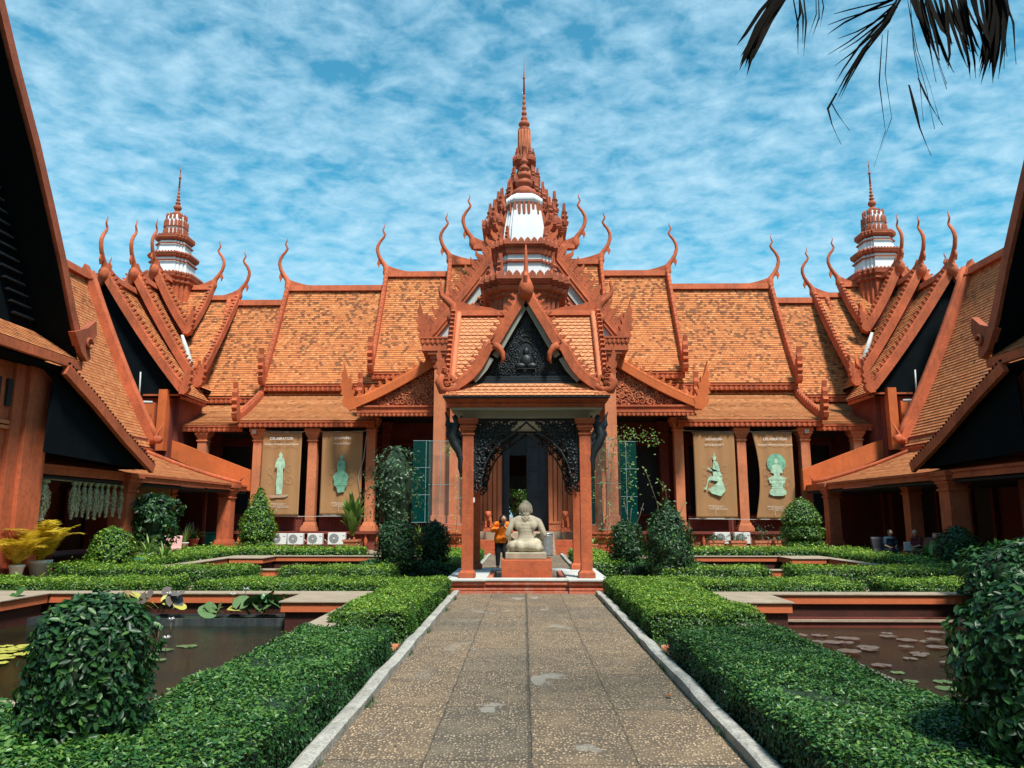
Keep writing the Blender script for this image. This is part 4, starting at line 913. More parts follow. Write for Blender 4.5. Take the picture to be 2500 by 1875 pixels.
for sx in (-1, 1):      # fretwork on the two sides
    mb = MB(); fr = Frame((SX + sx * PXC, 17.8, 0), (0, 1, 0), (0, 0, 1))
    for q in (-1, 1):
        mb.tube([fr(q * x, z) for x, z in ((1.12, 2.2), (1.0, 2.6), (.8, 3.0), (.5, 3.3), (0, 3.6))], .022, 5)
        mb.poly(fr, [(q * 1.17, 2.3), (q * 1.0, 2.8), (q * .8, 3.2), (q * .4, 3.6), (q * 1.17, 3.7)], -.012, .012)
    scrolls(mb, fr, lambda x, z, r: x > .1 and x < 1.1 and z > 3.62 - x * x * 1.1, 0, 1.15, 2.2, 3.75, .13, .022, 7, mirror=0); SB(mb, 'carved_side_panel', MT['black'])
# black naga brackets outside the posts
for sx in (-1, 1):
    for y in (16.45, 19.15):
        mb = MB(); fr = Frame((SX + sx * PXC, y, 0), (sx, 0, 0), (0, 0, 1))
        mb.tube([fr(.13, 2.42), fr(.16, 2.62), (fr(.15, 2.80)), fr(.20, 2.98), fr(.30, 3.14), fr(.36, 3.32), fr(.30, 3.48), fr(.24, 3.62), fr(.32, 3.76)], [.03, .06, .07, .085, .10, .11, .10, .08, .05], 8)
        for a, b, c in ((.44, 3.30, .10), (.42, 3.44, .11), (.40, 3.56, .10), (.26, 3.2, .08), (.18, 3.35, .07), (.22, 2.86, .07)):
            mb.poly(fr, [(a - c, b - .04), (a, b - c * .6), (a + c * .55, b + c * .3), (a + c * .3, b + c * 1.4), (a - .01, b + c * .5), (a - c * .8, b + c * .5)], -.03, .03)
        mb.tube([fr(.34, 3.40), fr(.46, 3.56), fr(.45, 3.70), fr(.52, 3.84)], [.05, .06, .04, .01], 6); mb.tube([fr(.2, 3.5), fr(.13, 3.64), fr(.16, 3.76)], [.05, .05, .02], 6)
        spiral(mb, fr, .33, 3.30, .07, 0, 1, .018); SB(mb, 'naga_bracket', MT['black'])
# small white switch on the left front post
mb = MB(); mb.box(SX - PXC + .12, SX - PXC + .15, 16.45, 16.53, 1.88, 1.98); SB(mb, 'light_switch', MT['white'])

# pedestal
pe = empty('pedestal', (SX, 17.2, .12), label='plain terracotta pedestal block under the seated stone figure', cat='pedestal')
mb = MB(); mb.box(SX - .545, SX + .545, 16.68, 17.75, .122, .655); o = mb.build('pedestal_block', MT['terra'], pe, .012); o.location = -pe.location
# ================================================================== ground, path, ponds
def leafmat(name, dark, mid, lite, trans=.25, rough=.45, spec=.5):
    m, nt, b, out = newmat(name); N = NT(nt)
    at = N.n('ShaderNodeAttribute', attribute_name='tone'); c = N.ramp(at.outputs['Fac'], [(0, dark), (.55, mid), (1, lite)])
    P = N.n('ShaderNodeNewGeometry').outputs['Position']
    c = N.mix(N.m('MULTIPLY', N.ramp(N.noise(P, 1.3, 3), [(.4, 0), (.7, 1)]), .35), c, c4(tuple(x * .55 for x in mid)))
    nt.links.new(c, b.inputs['Base Color']); b.inputs['Roughness'].default_value = rough; b.inputs['Specular IOR Level'].default_value = spec
    tr = N.n('ShaderNodeBsdfTranslucent'); nt.links.new(c, tr.inputs[0]); mx_ = N.n('ShaderNodeMixShader', {0: trans}); nt.links.new(b.outputs[0], mx_.inputs[1]); nt.links.new(tr.outputs[0], mx_.inputs[2]); nt.links.new(mx_.outputs[0], out.inputs[0])
    return m
LM = {
 'hedge': leafmat('hedge_leaf', (.015, .065, .010), (.095, .235, .018), (.42, .54, .06)),
 'near': leafmat('shaded_hedge_leaf', (.008, .042, .012), (.034, .13, .022), (.17, .31, .05), .2, .4),  # hedge leaf darkened so its colour carries the foreground shade
 'dark': leafmat('dark_leaf', (.006, .032, .012), (.018, .082, .020), (.09, .22, .03)),
 'bright': leafmat('bright_leaf', (.03, .09, .015), (.09, .21, .025), (.26, .36, .05)),
 'yellow': leafmat('yellow_palm_leaf', (.36, .30, .02), (.72, .50, .03), (.90, .70, .10), .35),
 'cycad': leafmat('strap_leaf', (.05, .13, .03), (.16, .32, .05), (.40, .48, .12), .3),
 'dusty': leafmat('dusty_creeper_leaf', (.015, .05, .025), (.05, .12, .05), (.20, .28, .12), .2),
 'dry': leafmat('dry_frond', (.004, .004, .003), (.012, .009, .006), (.035, .024, .014), .05, .8, .1),
 'garland': leafmat('garland_flower', (.42, .42, .22), (.66, .64, .40), (.85, .80, .58), .3),
 'core': plain('shrub_core', (.010, .028, .010), .9)}
LM['bark'] = paint('bark', (.16, .11, .07), .3, 4, .9, .5, 30, .2)
def leaf_mesh(name, P, N, size, mat, parent=None, tone=None, fold=.25, shape=1, up=.0, wid=.5, align=None):
    P = np.asarray(P, float); N = np.asarray(N, float); n = len(P); size = np.broadcast_to(size, n).astype(float)
    N = N + rng.normal(0, .45, (n, 3)); N[:, 2] += up; N /= np.linalg.norm(N, axis=1)[:, None] + 1e-9
    T = rng.normal(0, 1, (n, 3)) if align is None else np.asarray(align, float) + rng.normal(0, .35, (n, 3))
    T -= N * (T * N).sum(1)[:, None]; T /= np.linalg.norm(T, axis=1)[:, None] + 1e-9; B = np.cross(N, T)
    if tone is None: tone = rng.beta(2, 2.4, n)
    s = size[:, None]; w = wid * s * .5; f = fold * w
    if shape == 1:
        vs = [P, P + T * s * .35 + B * w + N * f, P + T * s * .72 + B * w * .72 + N * f * .6, P + T * s - N * s * .08, P + T * s * .72 - B * w * .72 + N * f * .6, P + T * s * .35 - B * w + N * f]
        k = 6; fc = [[0, 1, 2, 3], [0, 3, 4, 5]]
    else:
        vs = [P, P + T * s * .5 + B * w + N * f, P + T * s, P + T * s * .5 - B * w + N * f]; k = 4; fc = [[0, 1, 2, 3]]
    V = np.stack(vs, 1).reshape(-1, 3); base = (np.arange(n) * k)[:, None, None]; Fc = (base + np.array(fc)[None]).reshape(-1, 4)
    me = bpy.data.meshes.new(name); me.vertices.add(len(V)); me.vertices.foreach_set('co', V.astype(np.float32).ravel())
    me.loops.add(Fc.size); me.loops.foreach_set('vertex_index', Fc.astype(np.int32).ravel()); me.polygons.add(len(Fc))
    me.polygons.foreach_set('loop_start', (np.arange(len(Fc)) * 4).astype(np.int32)); me.update(calc_edges=True); me.validate()
    a = me.attributes.new('tone', 'FLOAT', 'POINT'); a.data.foreach_set('value', np.repeat(tone, k).astype(np.float32))
    me.materials.append(mat); o = bpy.data.objects.new(name, me); COL.objects.link(o)
    if parent: o.parent = parent; o.location = -parent.location
    return o
def hedge(x0, x1, y0, y1, label, h=.38, leaf=.05, mat='hedge', dens=1.0, shape=1, group='low clipped hedges'):
    e = empty('hedge', ((x0 + x1) / 2, (y0 + y1) / 2, 0), label=label, cat='hedge', group=group)
    mb = MB(); i = leaf * .6 + .01; mb.box(x0 + i, x1 - i, y0 + i, y1 - i, 0, h - i, .01); o = mb.build('hedge_core', LM['core'], e); o.location = -e.location
    per = 2.6 / (leaf * leaf * .5) * dens; P = []; Nn = []
    w, l = x1 - x0, y1 - y0; n = int(w * l * per)
    wave = lambda x, y: .018 * np.sin(x * 5.1 + y * 2.3) + .02 * np.sin(y * 3.7 - x * 1.9) + .012 * np.sin(x * 11 + y * 9)
    x = rng.uniform(x0, x1, n); y = rng.uniform(y0, y1, n); edge = np.minimum(np.minimum(x - x0, x1 - x), np.minimum(y - y0, y1 - y)); drop = np.clip(.09 - edge, 0, 1) ** 1.5 * 1.8
    z = h + wave(x, y) - drop - rng.exponential(leaf * .35, n) + rng.exponential(leaf * .22, n); P.append(np.stack([x, y, z], 1)); Nn.append(np.tile([0, 0, 1.], (n, 1)))
    for (ax, c, s_, a0, a1) in ((0, x0, -1, y0, y1), (0, x1, 1, y0, y1), (1, y0, -1, x0, x1), (1, y1, 1, x0, x1)):
        if ax == 1 and s_ > 0: 
            k = int((a1 - a0) * h * per * .25)
        else: k = int((a1 - a0) * h * per)
        u = rng.uniform(a0, a1, k); z = rng.uniform(.0, h, k); q = c + s_ * (.02 * np.sin(u * 6 + z * 9) + rng.normal(0, leaf * .28, k) - .06 * (z / h > .85))
        p = np.stack([q, u, z], 1) if ax == 0 else np.stack([u, q, z], 1); nn = np.zeros((k, 3)); nn[:, ax] = s_; nn[:, 2] = .35; P.append(p); Nn.append(nn)
    P = np.concatenate(P); Nn = np.concatenate(Nn); ln = len(P)
    # stray taller shoots
    k = max(4, int(w * l * 3)); cx = rng.uniform(x0, x1, k); cy = rng.uniform(y0, y1, k); PP = []
    for i in range(k):
        hh = rng.uniform(.02, .09) * (leaf / .05)
        for j in range(5): PP.append((cx[i] + rng.normal(0, .008), cy[i] + rng.normal(0, .008), h + hh * j / 4))
    tone = np.concatenate([np.where(Nn[:, 2] > .9, rng.beta(2.8, 1.9, ln), rng.beta(1.2, 4.4, ln)), rng.uniform(.7, 1, len(PP))])  # light tops and dark sides: overhead light put into the leaf tone
    P = np.concatenate([P, PP]); Nn = np.concatenate([Nn, np.tile([0, 0, 1.], (len(PP), 1))])
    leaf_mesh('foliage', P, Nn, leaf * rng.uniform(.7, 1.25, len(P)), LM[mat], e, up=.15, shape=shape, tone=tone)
    return e
def topiary(x, y, prof, label, leaf=.07, mat='dark', dens=1.0, z0=0, rough=.04, trunk=True, shape=1, cat='topiary shrub', name='topiary_shrub', group=None, ell=1.0, cover=2.4):
    e = empty(name, (x, y, z0), label=label, cat=cat, group=group)
    if trunk: mb = MB(); mb.tube([(0, 0, 0), (.02, 0, prof[-1][1] * .5), (0, .02, prof[-1][1] * .8)], [.045, .03, .02], 6); mb.build('trunk', LM['bark'], e)
    mb = MB(); mb.lathe((0, 0, 0), [(max(.01, r - leaf * 1.1), z) for r, z in prof], 14); mb.v = [(a * ell, b, c) for a, b, c in mb.v]; mb.build('shrub_core', LM['core'], e)
    P = []; Nn = []
    for (r0, za), (r1, zb) in zip(prof[:-1], prof[1:]):
        L = math.hypot(r1 - r0, zb - za); A_ = PI * (r0 + r1) * L; k = int(A_ * cover * dens / (leaf * leaf * .5)) + 1
        t = rng.uniform(0, 1, k); r = r0 + (r1 - r0) * t; z = za + (zb - za) * t; a = rng.uniform(0, 2 * PI, k)
        wob = rough * (np.sin(a * 3 + z * 7) + .7 * np.sin(a * 7 - z * 11 + 1)) ; r = r + wob + rng.normal(0, leaf * .3, k) - rng.exponential(leaf * .3, k)
        nr, nz = (zb - za) / (L + 1e-9), -(r1 - r0) / (L + 1e-9)
        P.append(np.stack([r * np.cos(a) * ell, r * np.sin(a), z], 1)); Nn.append(np.stack([nr * np.cos(a), nr * np.sin(a), np.full(k, nz)], 1))
    P = np.concatenate(P); Nn = np.concatenate(Nn); o = leaf_mesh('crown', P, Nn, leaf * rng.uniform(.65, 1.3, len(P)), LM[mat], None, up=.25, shape=shape, wid=.46, align=np.tile([0, 0, -.4], (len(P), 1)) if False else None)
    o.parent = e
    return e
PONDS = {'nl': (-9.9, -2.38, 5.45, 14.05), 'nr': (2.70, 10.0, 5.45, 14.05), 'fl': (-9.9, -3.05, 19.5, 26.4), 'fr': (3.2, 10.0, 19.5, 26.4)}
m, nt, b, _ = newmat('soil_and_gravel'); N = NT(nt); P_ = N.n('ShaderNodeNewGeometry').outputs['Position']
c = N.mix(N.ramp(N.noise(P_, 1.2, 5), [(.35, 0), (.65, 1)]), (.20, .15, .09, 1), (.34, .26, .17, 1)); c = N.mix(N.m('MULTIPLY', N.ramp(N.noise(P_, 40, 3), [(.4, 0), (.7, 1)]), .5), c, (.12, .09, .06, 1))
nt.links.new(c, b.inputs['Base Color']); b.inputs['Roughness'].default_value = .95; nt.links.new(N.bump(N.noise(P_, 60, 4), .5, .01), b.inputs['Normal']); MT['soil'] = m; MT['slab'] = paint('pale_stone_cap', (.36, .285, .205), .2, 3, .85, .5, 30, .25, (.2, .16, .12), .55)
xs = sorted({-600, 600, *[v for p in PONDS.values() for v in p[:2]]}); ys = sorted({-300, 900, *[v for p in PONDS.values() for v in p[2:]]})
mb = MB()
for i in range(len(xs) - 1):
    for j in range(len(ys) - 1):
        mx_, my_ = (xs[i] + xs[i + 1]) / 2, (ys[j] + ys[j + 1]) / 2
        if any(p[0] < mx_ < p[1] and p[2] < my_ < p[3] for p in PONDS.values()): continue
        mb.add([(xs[i], ys[j], 0), (xs[i + 1], ys[j], 0), (xs[i + 1], ys[j + 1], 0), (xs[i], ys[j + 1], 0)], [(0, 1, 2, 3)])
tag(mb.build('ground', MT['soil']), kind='structure')
# path of pebbled concrete slabs
m, nt, b, _ = newmat('pebble_concrete'); N = NT(nt); P_ = N.n('ShaderNodeNewGeometry').outputs['Position']
sp = N.n('ShaderNodeSeparateXYZ'); nt.links.new(P_, sp.inputs[0])
wob = N.m('MULTIPLY', N.m('SUBTRACT', N.noise(P_, 2.3, 4), .5), .05)
X_ = N.m('ADD', N.m('ADD', sp.outputs[0], 1.36), wob); Y_ = N.m('ADD', N.m('ADD', sp.outputs[1], .35), N.m('MULTIPLY', wob, .8))
ux = N.m('DIVIDE', X_, .70); uy = N.m('DIVIDE', Y_, 1.42); ix = N.m('FLOOR', ux); uy = N.m('ADD', uy, N.m('MULTIPLY', N.m('FLOOR', N.m('MULTIPLY', ix, .5)), .06)); iy = N.m('FLOOR', uy)
fx = N.m('ABSOLUTE', N.m('SUBTRACT', N.m('SUBTRACT', ux, ix), .5)); fy = N.m('ABSOLUTE', N.m('SUBTRACT', N.m('SUBTRACT', uy, iy), .5))
jt = N.m('MAXIMUM', N.ramp(fx, [(.485, 0), (.495, 1)]), N.ramp(fy, [(.488, 0), (.497, 1)]))
mid = N.ramp(N.m('ABSOLUTE', N.m('ADD', N.m('SUBTRACT', X_, 1.40), 0)), [(.010, 1), (.030, 0)])
cell = N.n('ShaderNodeCombineXYZ', {0: ix, 1: iy}).outputs[0]; wz = N.n('ShaderNodeTexWhiteNoise'); nt.links.new(cell, wz.inputs[0])
vo = N.n('ShaderNodeTexVoronoi', {'Scale': 36.0, 'Randomness': 1.0}); 
mpp = N.n('ShaderNodeMapping', {'Scale': (1.25, .8, 1)}); nt.links.new(P_, mpp.inputs[0]); nt.links.new(mpp.outputs[0], vo.inputs['Vector'])
peb = N.ramp(vo.outputs['Distance'], [(.32, 1), (.52, 0)])
vc = N.n('ShaderNodeSeparateXYZ'); nt.links.new(vo.outputs['Color'], vc.inputs[0])
pc = N.ramp(vc.outputs[0], [(0, (.17, .13, .09)), (.3, (.30, .225, .15)), (.7, (.42, .32, .21)), (1, (.56, .44, .31))])
n_l = N.noise(P_, .75, 5, .6, .2); n_s = N.noise(P_, 9, 4, .65); n_m = N.noise(P_, 2.2, 5, .65, .3)
cem = N.mix(n_s, (.07, .055, .038, 1), (.15, .118, .08, 1))
c = N.mix(peb, cem, pc)
worn = N.m('MULTIPLY', N.ramp(n_m, [(.48, 0), (.64, 1)]), .5); c = N.mix(worn, c, N.mix(n_s, (.15, .11, .07, 1), (.36, .28, .18, 1)))
hue = N.ramp(N.m('ADD', N.m('MULTIPLY', wz.outputs[0], .6), N.m('MULTIPLY', n_l, .6)), [(.30, (.80, .80, .80)), (.80, (1.12, 1.02, .92))]); c = N.mix(1.0, c, hue, 'MULTIPLY')
st_ = N.m('MULTIPLY', N.ramp(N.noise(P_, 1.05, 5, .7, .6), [(.50, 0), (.72, 1)]), .5); c = N.mix(st_, c, (.075, .064, .046, 1))
patch = N.ramp(N.noise(N.n('ShaderNodeVectorMath', {0: P_, 1: (1, .6, 1)}, operation='MULTIPLY').outputs[0], 1.7, 3, .55, .5), [(.635, 0), (.65, 1)])
pn = N.m('MULTIPLY', patch, N.ramp(N.m('ABSOLUTE', N.m('SUBTRACT', X_, 1.3)), [(.35, 1), (.9, .3)]))
c = N.mix(N.m('MULTIPLY', pn, .75), c, (.27, .245, .20, 1))
c = N.mix(N.m('MULTIPLY', N.m('MAXIMUM', N.m('MULTIPLY', jt, .45), N.m('MULTIPLY', mid, .8)), N.ramp(n_s, [(.3, .4), (.6, 1)])), c, (.05, .042, .03, 1))
nt.links.new(c, b.inputs['Base Color']); b.inputs['Roughness'].default_value = .85
nt.links.new(N.bump(N.m('SUBTRACT', N.m('ADD', N.m('MULTIPLY', peb, N.m('SUBTRACT', 1.0, pn)), N.m('MULTIPLY', n_s, .3)), N.m('MULTIPLY', jt, 1.6)), .9, .008), b.inputs['Normal']); MT['path'] = m
mb = MB(); mb.add([(-1.33, -6, .012), (1.46, -6, .012), (1.46, 31.3, .012), (-1.33, 31.3, .012)], [(0, 1, 2, 3)]); tag(mb.build('path', MT['path']), kind='structure')
mb = MB()
for (a, b_, c_, d_) in ((-10, -1.42, 16.3, 17.2), (1.55, 10, 16.3, 17.2), (-7.3, -6.9, 14, 18)): mb.box(a, b_, c_, d_, -.02, .006)
tag(mb.build('cross_path', MT['tan']), kind='structure')
MT['kerb'] = paint('weathered_kerb_concrete', (.44, .42, .37), .3, 4, .9, .9, 16, .3, (.09, .08, .065), .85)
for sx, xi in ((-1, -1.33), (1, 1.46)):
    for ya, yb in ((-6, 15.95), (19.6, 31.2)):
        mb = MB(); n_ = int((yb - ya) / .35); R_ = random.Random(5 + sx)
        ring = []
        for i in range(n_ + 1):
            y = ya + (yb - ya) * i / n_; j = R_.uniform(-.007, .007); hz = .10 + R_.uniform(-.014, .014)
            ring.append([(xi, y, -.02), (xi - sx * .006 + j * .3, y, hz - .012), (xi + sx * .02 + j * .5, y, hz), (xi + sx * .095 + j, y, hz + R_.uniform(-.008, .004)), (xi + sx * .125 + j, y, hz - .02), (xi + sx * .13, y, -.02)])
        vs = [p for r in ring for p in r]; k = 6; fs = [(i * k + q, i * k + q + 1, (i + 1) * k + q + 1, (i + 1) * k + q) for i in range(n_) for q in range(5)]
        mb.add(vs, fs); mb.add(ring[0], [(0, 1, 2, 3, 4, 5)]); mb.add(ring[-1], [(5, 4, 3, 2, 1, 0)])
        tag(mb.build('kerb', MT['kerb']), kind='structure')
for k, (x, y) in enumerate(((-1.56, 9.6), (1.70, 9.55))):
    mb = MB(); mb.box(x - .14, x + .14, y - .22, y + .2, 0, .03); tag(mb.build('stepping_brick', MT['terra_lt'], None, .01), ('orange brick step in the gap of the left path hedge', 'orange brick step in the gap of the right path hedge')[k], 'brick')
# grass tufts along the kerbs
n_ = 16000; sxs = rng.choice([-1, 1], n_); y = rng.uniform(.5, 15.8, n_) ; x = np.where(sxs < 0, -1.47 - rng.exponential(.035, n_), 1.60 + rng.exponential(.035, n_)); inn = (np.sin(y * 3.1 + sxs) + np.sin(y * 7.7) > 1.15) & (rng.uniform(0, 1, n_) < .35); x = np.where(inn, np.where(sxs < 0, -1.325, 1.455) - sxs * rng.exponential(.012, n_), x)
o = leaf_mesh('verge_grass', np.stack([x, y, np.full(n_, .0)], 1), np.stack([rng.normal(0, 1, n_), rng.normal(0, 1, n_), np.full(n_, .05)], 1), rng.uniform(.03, .085, n_), LM['dusty'], None, wid=.12, shape=0, align=np.tile([0, 0, 1.6], (n_, 1)), fold=0)
tag(o, 'short dark grass growing between the path kerbs and the hedges', 'grass', kind='stuff')

m, nt, b, _ = newmat('pond_water'); N = NT(nt); P_ = N.n('ShaderNodeNewGeometry').outputs['Position']
b.inputs['Base Color'].default_value = (.02, .012, .005, 1); b.inputs['Roughness'].default_value = .06; b.inputs['Specular IOR Level'].default_value = .5; b.inputs['IOR'].default_value = 1.33
mw = N.n('ShaderNodeMapping', {'Scale': (1, 2.6, 1)}); nt.links.new(P_, mw.inputs[0])
c = N.mix(N.ramp(N.noise(P_, .8, 3), [(.4, 0), (.6, 1)]), (.018, .019, .006, 1), (.005, .011, .005, 1)); nt.links.new(c, b.inputs['Base Color'])
nt.links.new(N.bump(N.noise(mw.outputs[0], 9, 4, .65, .5), .55, .02), b.inputs['Normal']); MT['water'] = m
MT['basin'] = paint('dark_basin_wall', (.085, .024, .017), .3, 2, .6, .3, 20, .5, (.03, .025, .018), .6)  # wall below the rim in one dark red
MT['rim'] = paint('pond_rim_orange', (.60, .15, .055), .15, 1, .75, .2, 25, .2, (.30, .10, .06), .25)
plabel = {'nl': 'red walled garden pond at lower left with a lily trough', 'nr': 'red walled garden pond at lower right full of floating pads', 'fl': 'far left garden pond beyond the cross path, only its rim showing', 'fr': 'far right garden pond beyond the cross path, only its rim showing'}
for key, (x0, x1, y0, y1) in PONDS.items():
    s_ = -1 if key[1] == 'l' else 1; e = empty('garden_pond', ((x0 + x1) / 2, (y0 + y1) / 2, 0), label=plabel[key], cat='pond', group='walled garden ponds')
    ins = (min(s_ * 2.75, s_ * 9.5), max(s_ * 2.75, s_ * 9.5)); inx0, inx1 = (x0 + .4, x1 - .37)
    top, face = .25, .08; nn = 1.15
    strips = [(x0, x1, y1 - .40, y1), (x0, x1, y0, y0 + .4), (x0, x0 + .4, y0 + .4, y1 - .4), (x1 - .37, x1, y0 + .4, y1 - .4)]
    cor = [(x0 + .4, x0 + .4 + nn, y1 - .4 - 1.3, y1 - .4), (x1 - .37 - nn, x1 - .37, y1 - .4 - 1.3, y1 - .4)]
    mr = MB(); mc = MB(); md = MB()
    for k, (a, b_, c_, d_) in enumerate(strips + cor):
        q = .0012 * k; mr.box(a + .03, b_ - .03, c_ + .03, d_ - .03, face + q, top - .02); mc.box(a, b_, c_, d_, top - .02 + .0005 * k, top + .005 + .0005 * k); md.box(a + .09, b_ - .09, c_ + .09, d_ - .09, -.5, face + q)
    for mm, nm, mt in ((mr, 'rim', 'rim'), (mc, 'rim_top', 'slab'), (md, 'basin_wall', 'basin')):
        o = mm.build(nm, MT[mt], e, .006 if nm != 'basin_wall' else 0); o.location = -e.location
    mb = MB(); mb.box(x0, x1, y0, y1, -.62, -.6); o = mb.build('basin_floor', MT['soil'], e); o.location = -e.location
    mb = MB(); mb.add([(x0 + .02, y0 + .02, -.21), (x1 - .02, y0 + .02, -.21), (x1 - .02, y1 - .02, -.21), (x0 + .02, y1 - .02, -.21)], [(0, 1, 2, 3)]); tag(mb.build('pond_water', MT['water']), kind='structure')
# lily troughs
for sx in (-1, 1):
    x0, x1 = (-8.3, -3.78) if sx < 0 else (3.9, 8.5)
    e = empty('planting_trough', ((x0 + x1) / 2, 13.1, -.2), label='dark wet trough of water lilies along the far side of the left pond' if sx < 0 else 'low pale ledge trough along the far side of the right pond', cat='trough')
    mb = MB(); t_ = -.09 if sx < 0 else -.12; y = 12.98
    mb.box(x0, x1, y, y + .05, -.5, t_); mb.box(x0, x1, y + .55, y + .6, -.5, t_); mb.box(x0, x0 + .05, y + .051, y + .549, -.5, t_); mb.box(x1 - .05, x1, y + .051, y + .549, -.5, t_)
    o = mb.build('trough_wall', paint('wet_slate', (.035, .045, .05), .3, 3, .35, .3, 20, .8, (.15, .15, .13), .3, .6) if sx < 0 else MT['terra_dk'], e); o.location = -e.location
    mb = MB(); mb.box(x0 + .05, x1 - .05, y + .05, y + .55, -.3, t_ - .03); o = mb.build('trough_soil', LM['core'], e); o.location = -e.location
    if sx > 0: mb = MB(); mb.box(x0, x1, y - .03, y + .02, t_, t_ + .035); o = mb.build('ledge', MT['tan'], e); o.location = -e.location
# lily pads
def pad_mesh(mb, c, r, tilt=(0, 0), notch=True):
    R = Matrix.Rotation(tilt[0], 3, 'X') @ Matrix.Rotation(tilt[1], 3, 'Y'); k = 14; a0 = random.uniform(0, 6.28)
    pts = [Vector((0, 0, 0))] + [Vector((r * math.cos(a0 + t), r * math.sin(a0 + t), .004 * math.sin(5 * t))) for t in np.linspace(.18, 2 * PI - .18, k)]
    mb.add([Vector(c) + R @ p for p in pts], [(0, i, i + 1) for i in range(1, k)])
pm = {'y': plain('yellow_lily_pad', (.42, .40, .07), .5), 'g': plain('green_lily_pad', (.10, .17, .06), .35), 'b': plain('brown_lily_pad', (.13, .11, .09), .3)}
pg = {'ly': ('yellow lily pad in the cluster at the left edge of the left pond', 'yellow lily pads left of the big bush'), 'lg': ('small pale lily pad floating right of the big bush on the left pond', 'lily pads right of the big bush'), 'r': ('brownish lily pad floating on the right pond', 'brown lily pads on the right pond')}
def pads(kind, mat, area, n, r0, r1, seed):
    random.seed(seed)
    for i in range(n):
        mb = MB(); pad_mesh(mb, (0, 0, 0), random.uniform(r0, r1)); o = mb.build('lily_pad', mat); o.location = (random.uniform(area[0], area[1]), random.uniform(area[2], area[3]), -.20 + .0008 * i); tag(o, pg[kind][0], 'lily pad', pg[kind][1])
pads('ly', pm['y'], (-7.6, -6.3, 9.6, 10.9), 42, .09, .14, 3)
pads('lg', pm['g'], (-5.3, -4.6, 9.6, 11.2), 14, .06, .12, 4); pads('r', pm['b'], (3.6, 7.8, 9.6, 12.4), 60, .08, .16, 6); pads('r', pm['g'], (3.2, 6.0, 7.5, 9.5), 14, .08, .14, 8)
def flower(x, y, z, label, r=.07):
    e = empty('water_lily_flower', (x, y, z), label=label, cat='flower', group='white water lilies'); mb = MB(); mb.tube([(0, 0, -.22), (0, 0, 0)], .006, 4); mb.build('stem', LM['bark'], e)
    P = []; A = []
    for k in range(16): a = k * 2.4; P.append((0, 0, 0)); A.append((math.cos(a), math.sin(a), .5 + .7 * (k % 2)))
    mb = MB()
    for k in range(14):
        a = k * 2.4; el = .45 + .5 * (k / 14); d = Vector((math.cos(a) * math.cos(el), math.sin(a) * math.cos(el), math.sin(el))); s_ = d.cross(Vector((0, 0, 1))).normalized() * r * .16
        mb.add([(0, 0, 0), d * r * .55 + s_, d * r, d * r * .55 - s_], [(0, 1, 2, 3)])
    mb.build('petals', plain('lily_petal', (.8, .78, .78), .5), e)
for i, (x, y, z, l) in enumerate(((-4.75, 13.25, .34, 'white lily bloom standing highest over the trough leaves'), (-4.95, 13.2, .26, 'white lily bloom just left of the highest one over the trough'), (-6.05, 13.2, .27, 'white lily bloom above the withered leaves in the trough'), (-5.25, 11.6, .06, 'white lily bloom on the left pond, upper of the pair by the bush'), (-5.05, 10.8, .05, 'white lily bloom on the left pond, middle of three by the bush'), (-4.75, 10.4, -.02, 'white lily bloom on the left pond amid small pads'))): flower(x, y, z, l)
def lotus(x, y, z, n, h, spread, label, mats, name='lotus_plant'):
    e = empty(name, (x, y, z), label=label, cat='lotus plant', group='lotus clumps in the trough'); random.seed(int(x * 10) % 97)
    for i in range(n):
        a = random.uniform(0, 6.28); d = random.uniform(.1, 1) * spread; hh = random.uniform(.3, 1) * h; c = (d * math.cos(a) * 1.8, d * math.sin(a) * .5, hh)
        mb = MB(); pad_mesh(mb, c, random.uniform(.09, .17), (random.uniform(-.9, .9), random.uniform(-.9, .9))); mb.tube([(c[0] * .5, c[1] * .5, 0), c], .006, 4); mb.build('leaf', random.choice(mats), e)
lotus(-4.45, 13.25, -.03, 14, .30, .28, 'green lotus clump at the right end of the trough', [pm['g'], plain('lotus_leaf', (.06, .16, .05), .4)]); lotus(-5.05, 13.25, -.03, 8, .12, .3, 'low yellowing lotus leaves beside the green clump', [pm['y'], pm['g']])
lotus(-6.4, 13.25, -.03, 14, .34, .3, 'withered brown lotus clump right of the big bush', [plain('dead_leaf', (.25, .17, .08), .8), pm['y'], pm['b']]); lotus(-9.0, 13.0, .0, 12, .4, .35, 'broad green lotus clump at the far left of the pond', [plain('lotus_leaf', (.05, .14, .04), .4)])

# ================================================================== hedges
NEAR = .048
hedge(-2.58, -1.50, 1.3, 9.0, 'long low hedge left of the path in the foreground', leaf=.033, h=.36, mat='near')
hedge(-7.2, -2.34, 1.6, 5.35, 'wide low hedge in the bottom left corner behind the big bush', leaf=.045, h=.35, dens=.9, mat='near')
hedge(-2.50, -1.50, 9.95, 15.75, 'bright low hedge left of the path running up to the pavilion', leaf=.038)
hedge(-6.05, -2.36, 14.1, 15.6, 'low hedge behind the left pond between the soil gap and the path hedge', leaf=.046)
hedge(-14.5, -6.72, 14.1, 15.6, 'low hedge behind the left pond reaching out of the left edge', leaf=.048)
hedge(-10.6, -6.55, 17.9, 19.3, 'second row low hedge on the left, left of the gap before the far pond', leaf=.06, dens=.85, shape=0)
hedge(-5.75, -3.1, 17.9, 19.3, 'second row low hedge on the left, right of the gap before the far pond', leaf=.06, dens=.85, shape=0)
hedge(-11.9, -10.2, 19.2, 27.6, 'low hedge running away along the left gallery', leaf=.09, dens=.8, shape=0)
hedge(-12.6, -6.1, 27.6, 30.2, 'far low hedge in front of the three left air conditioners', leaf=.10, dens=.8, shape=0)
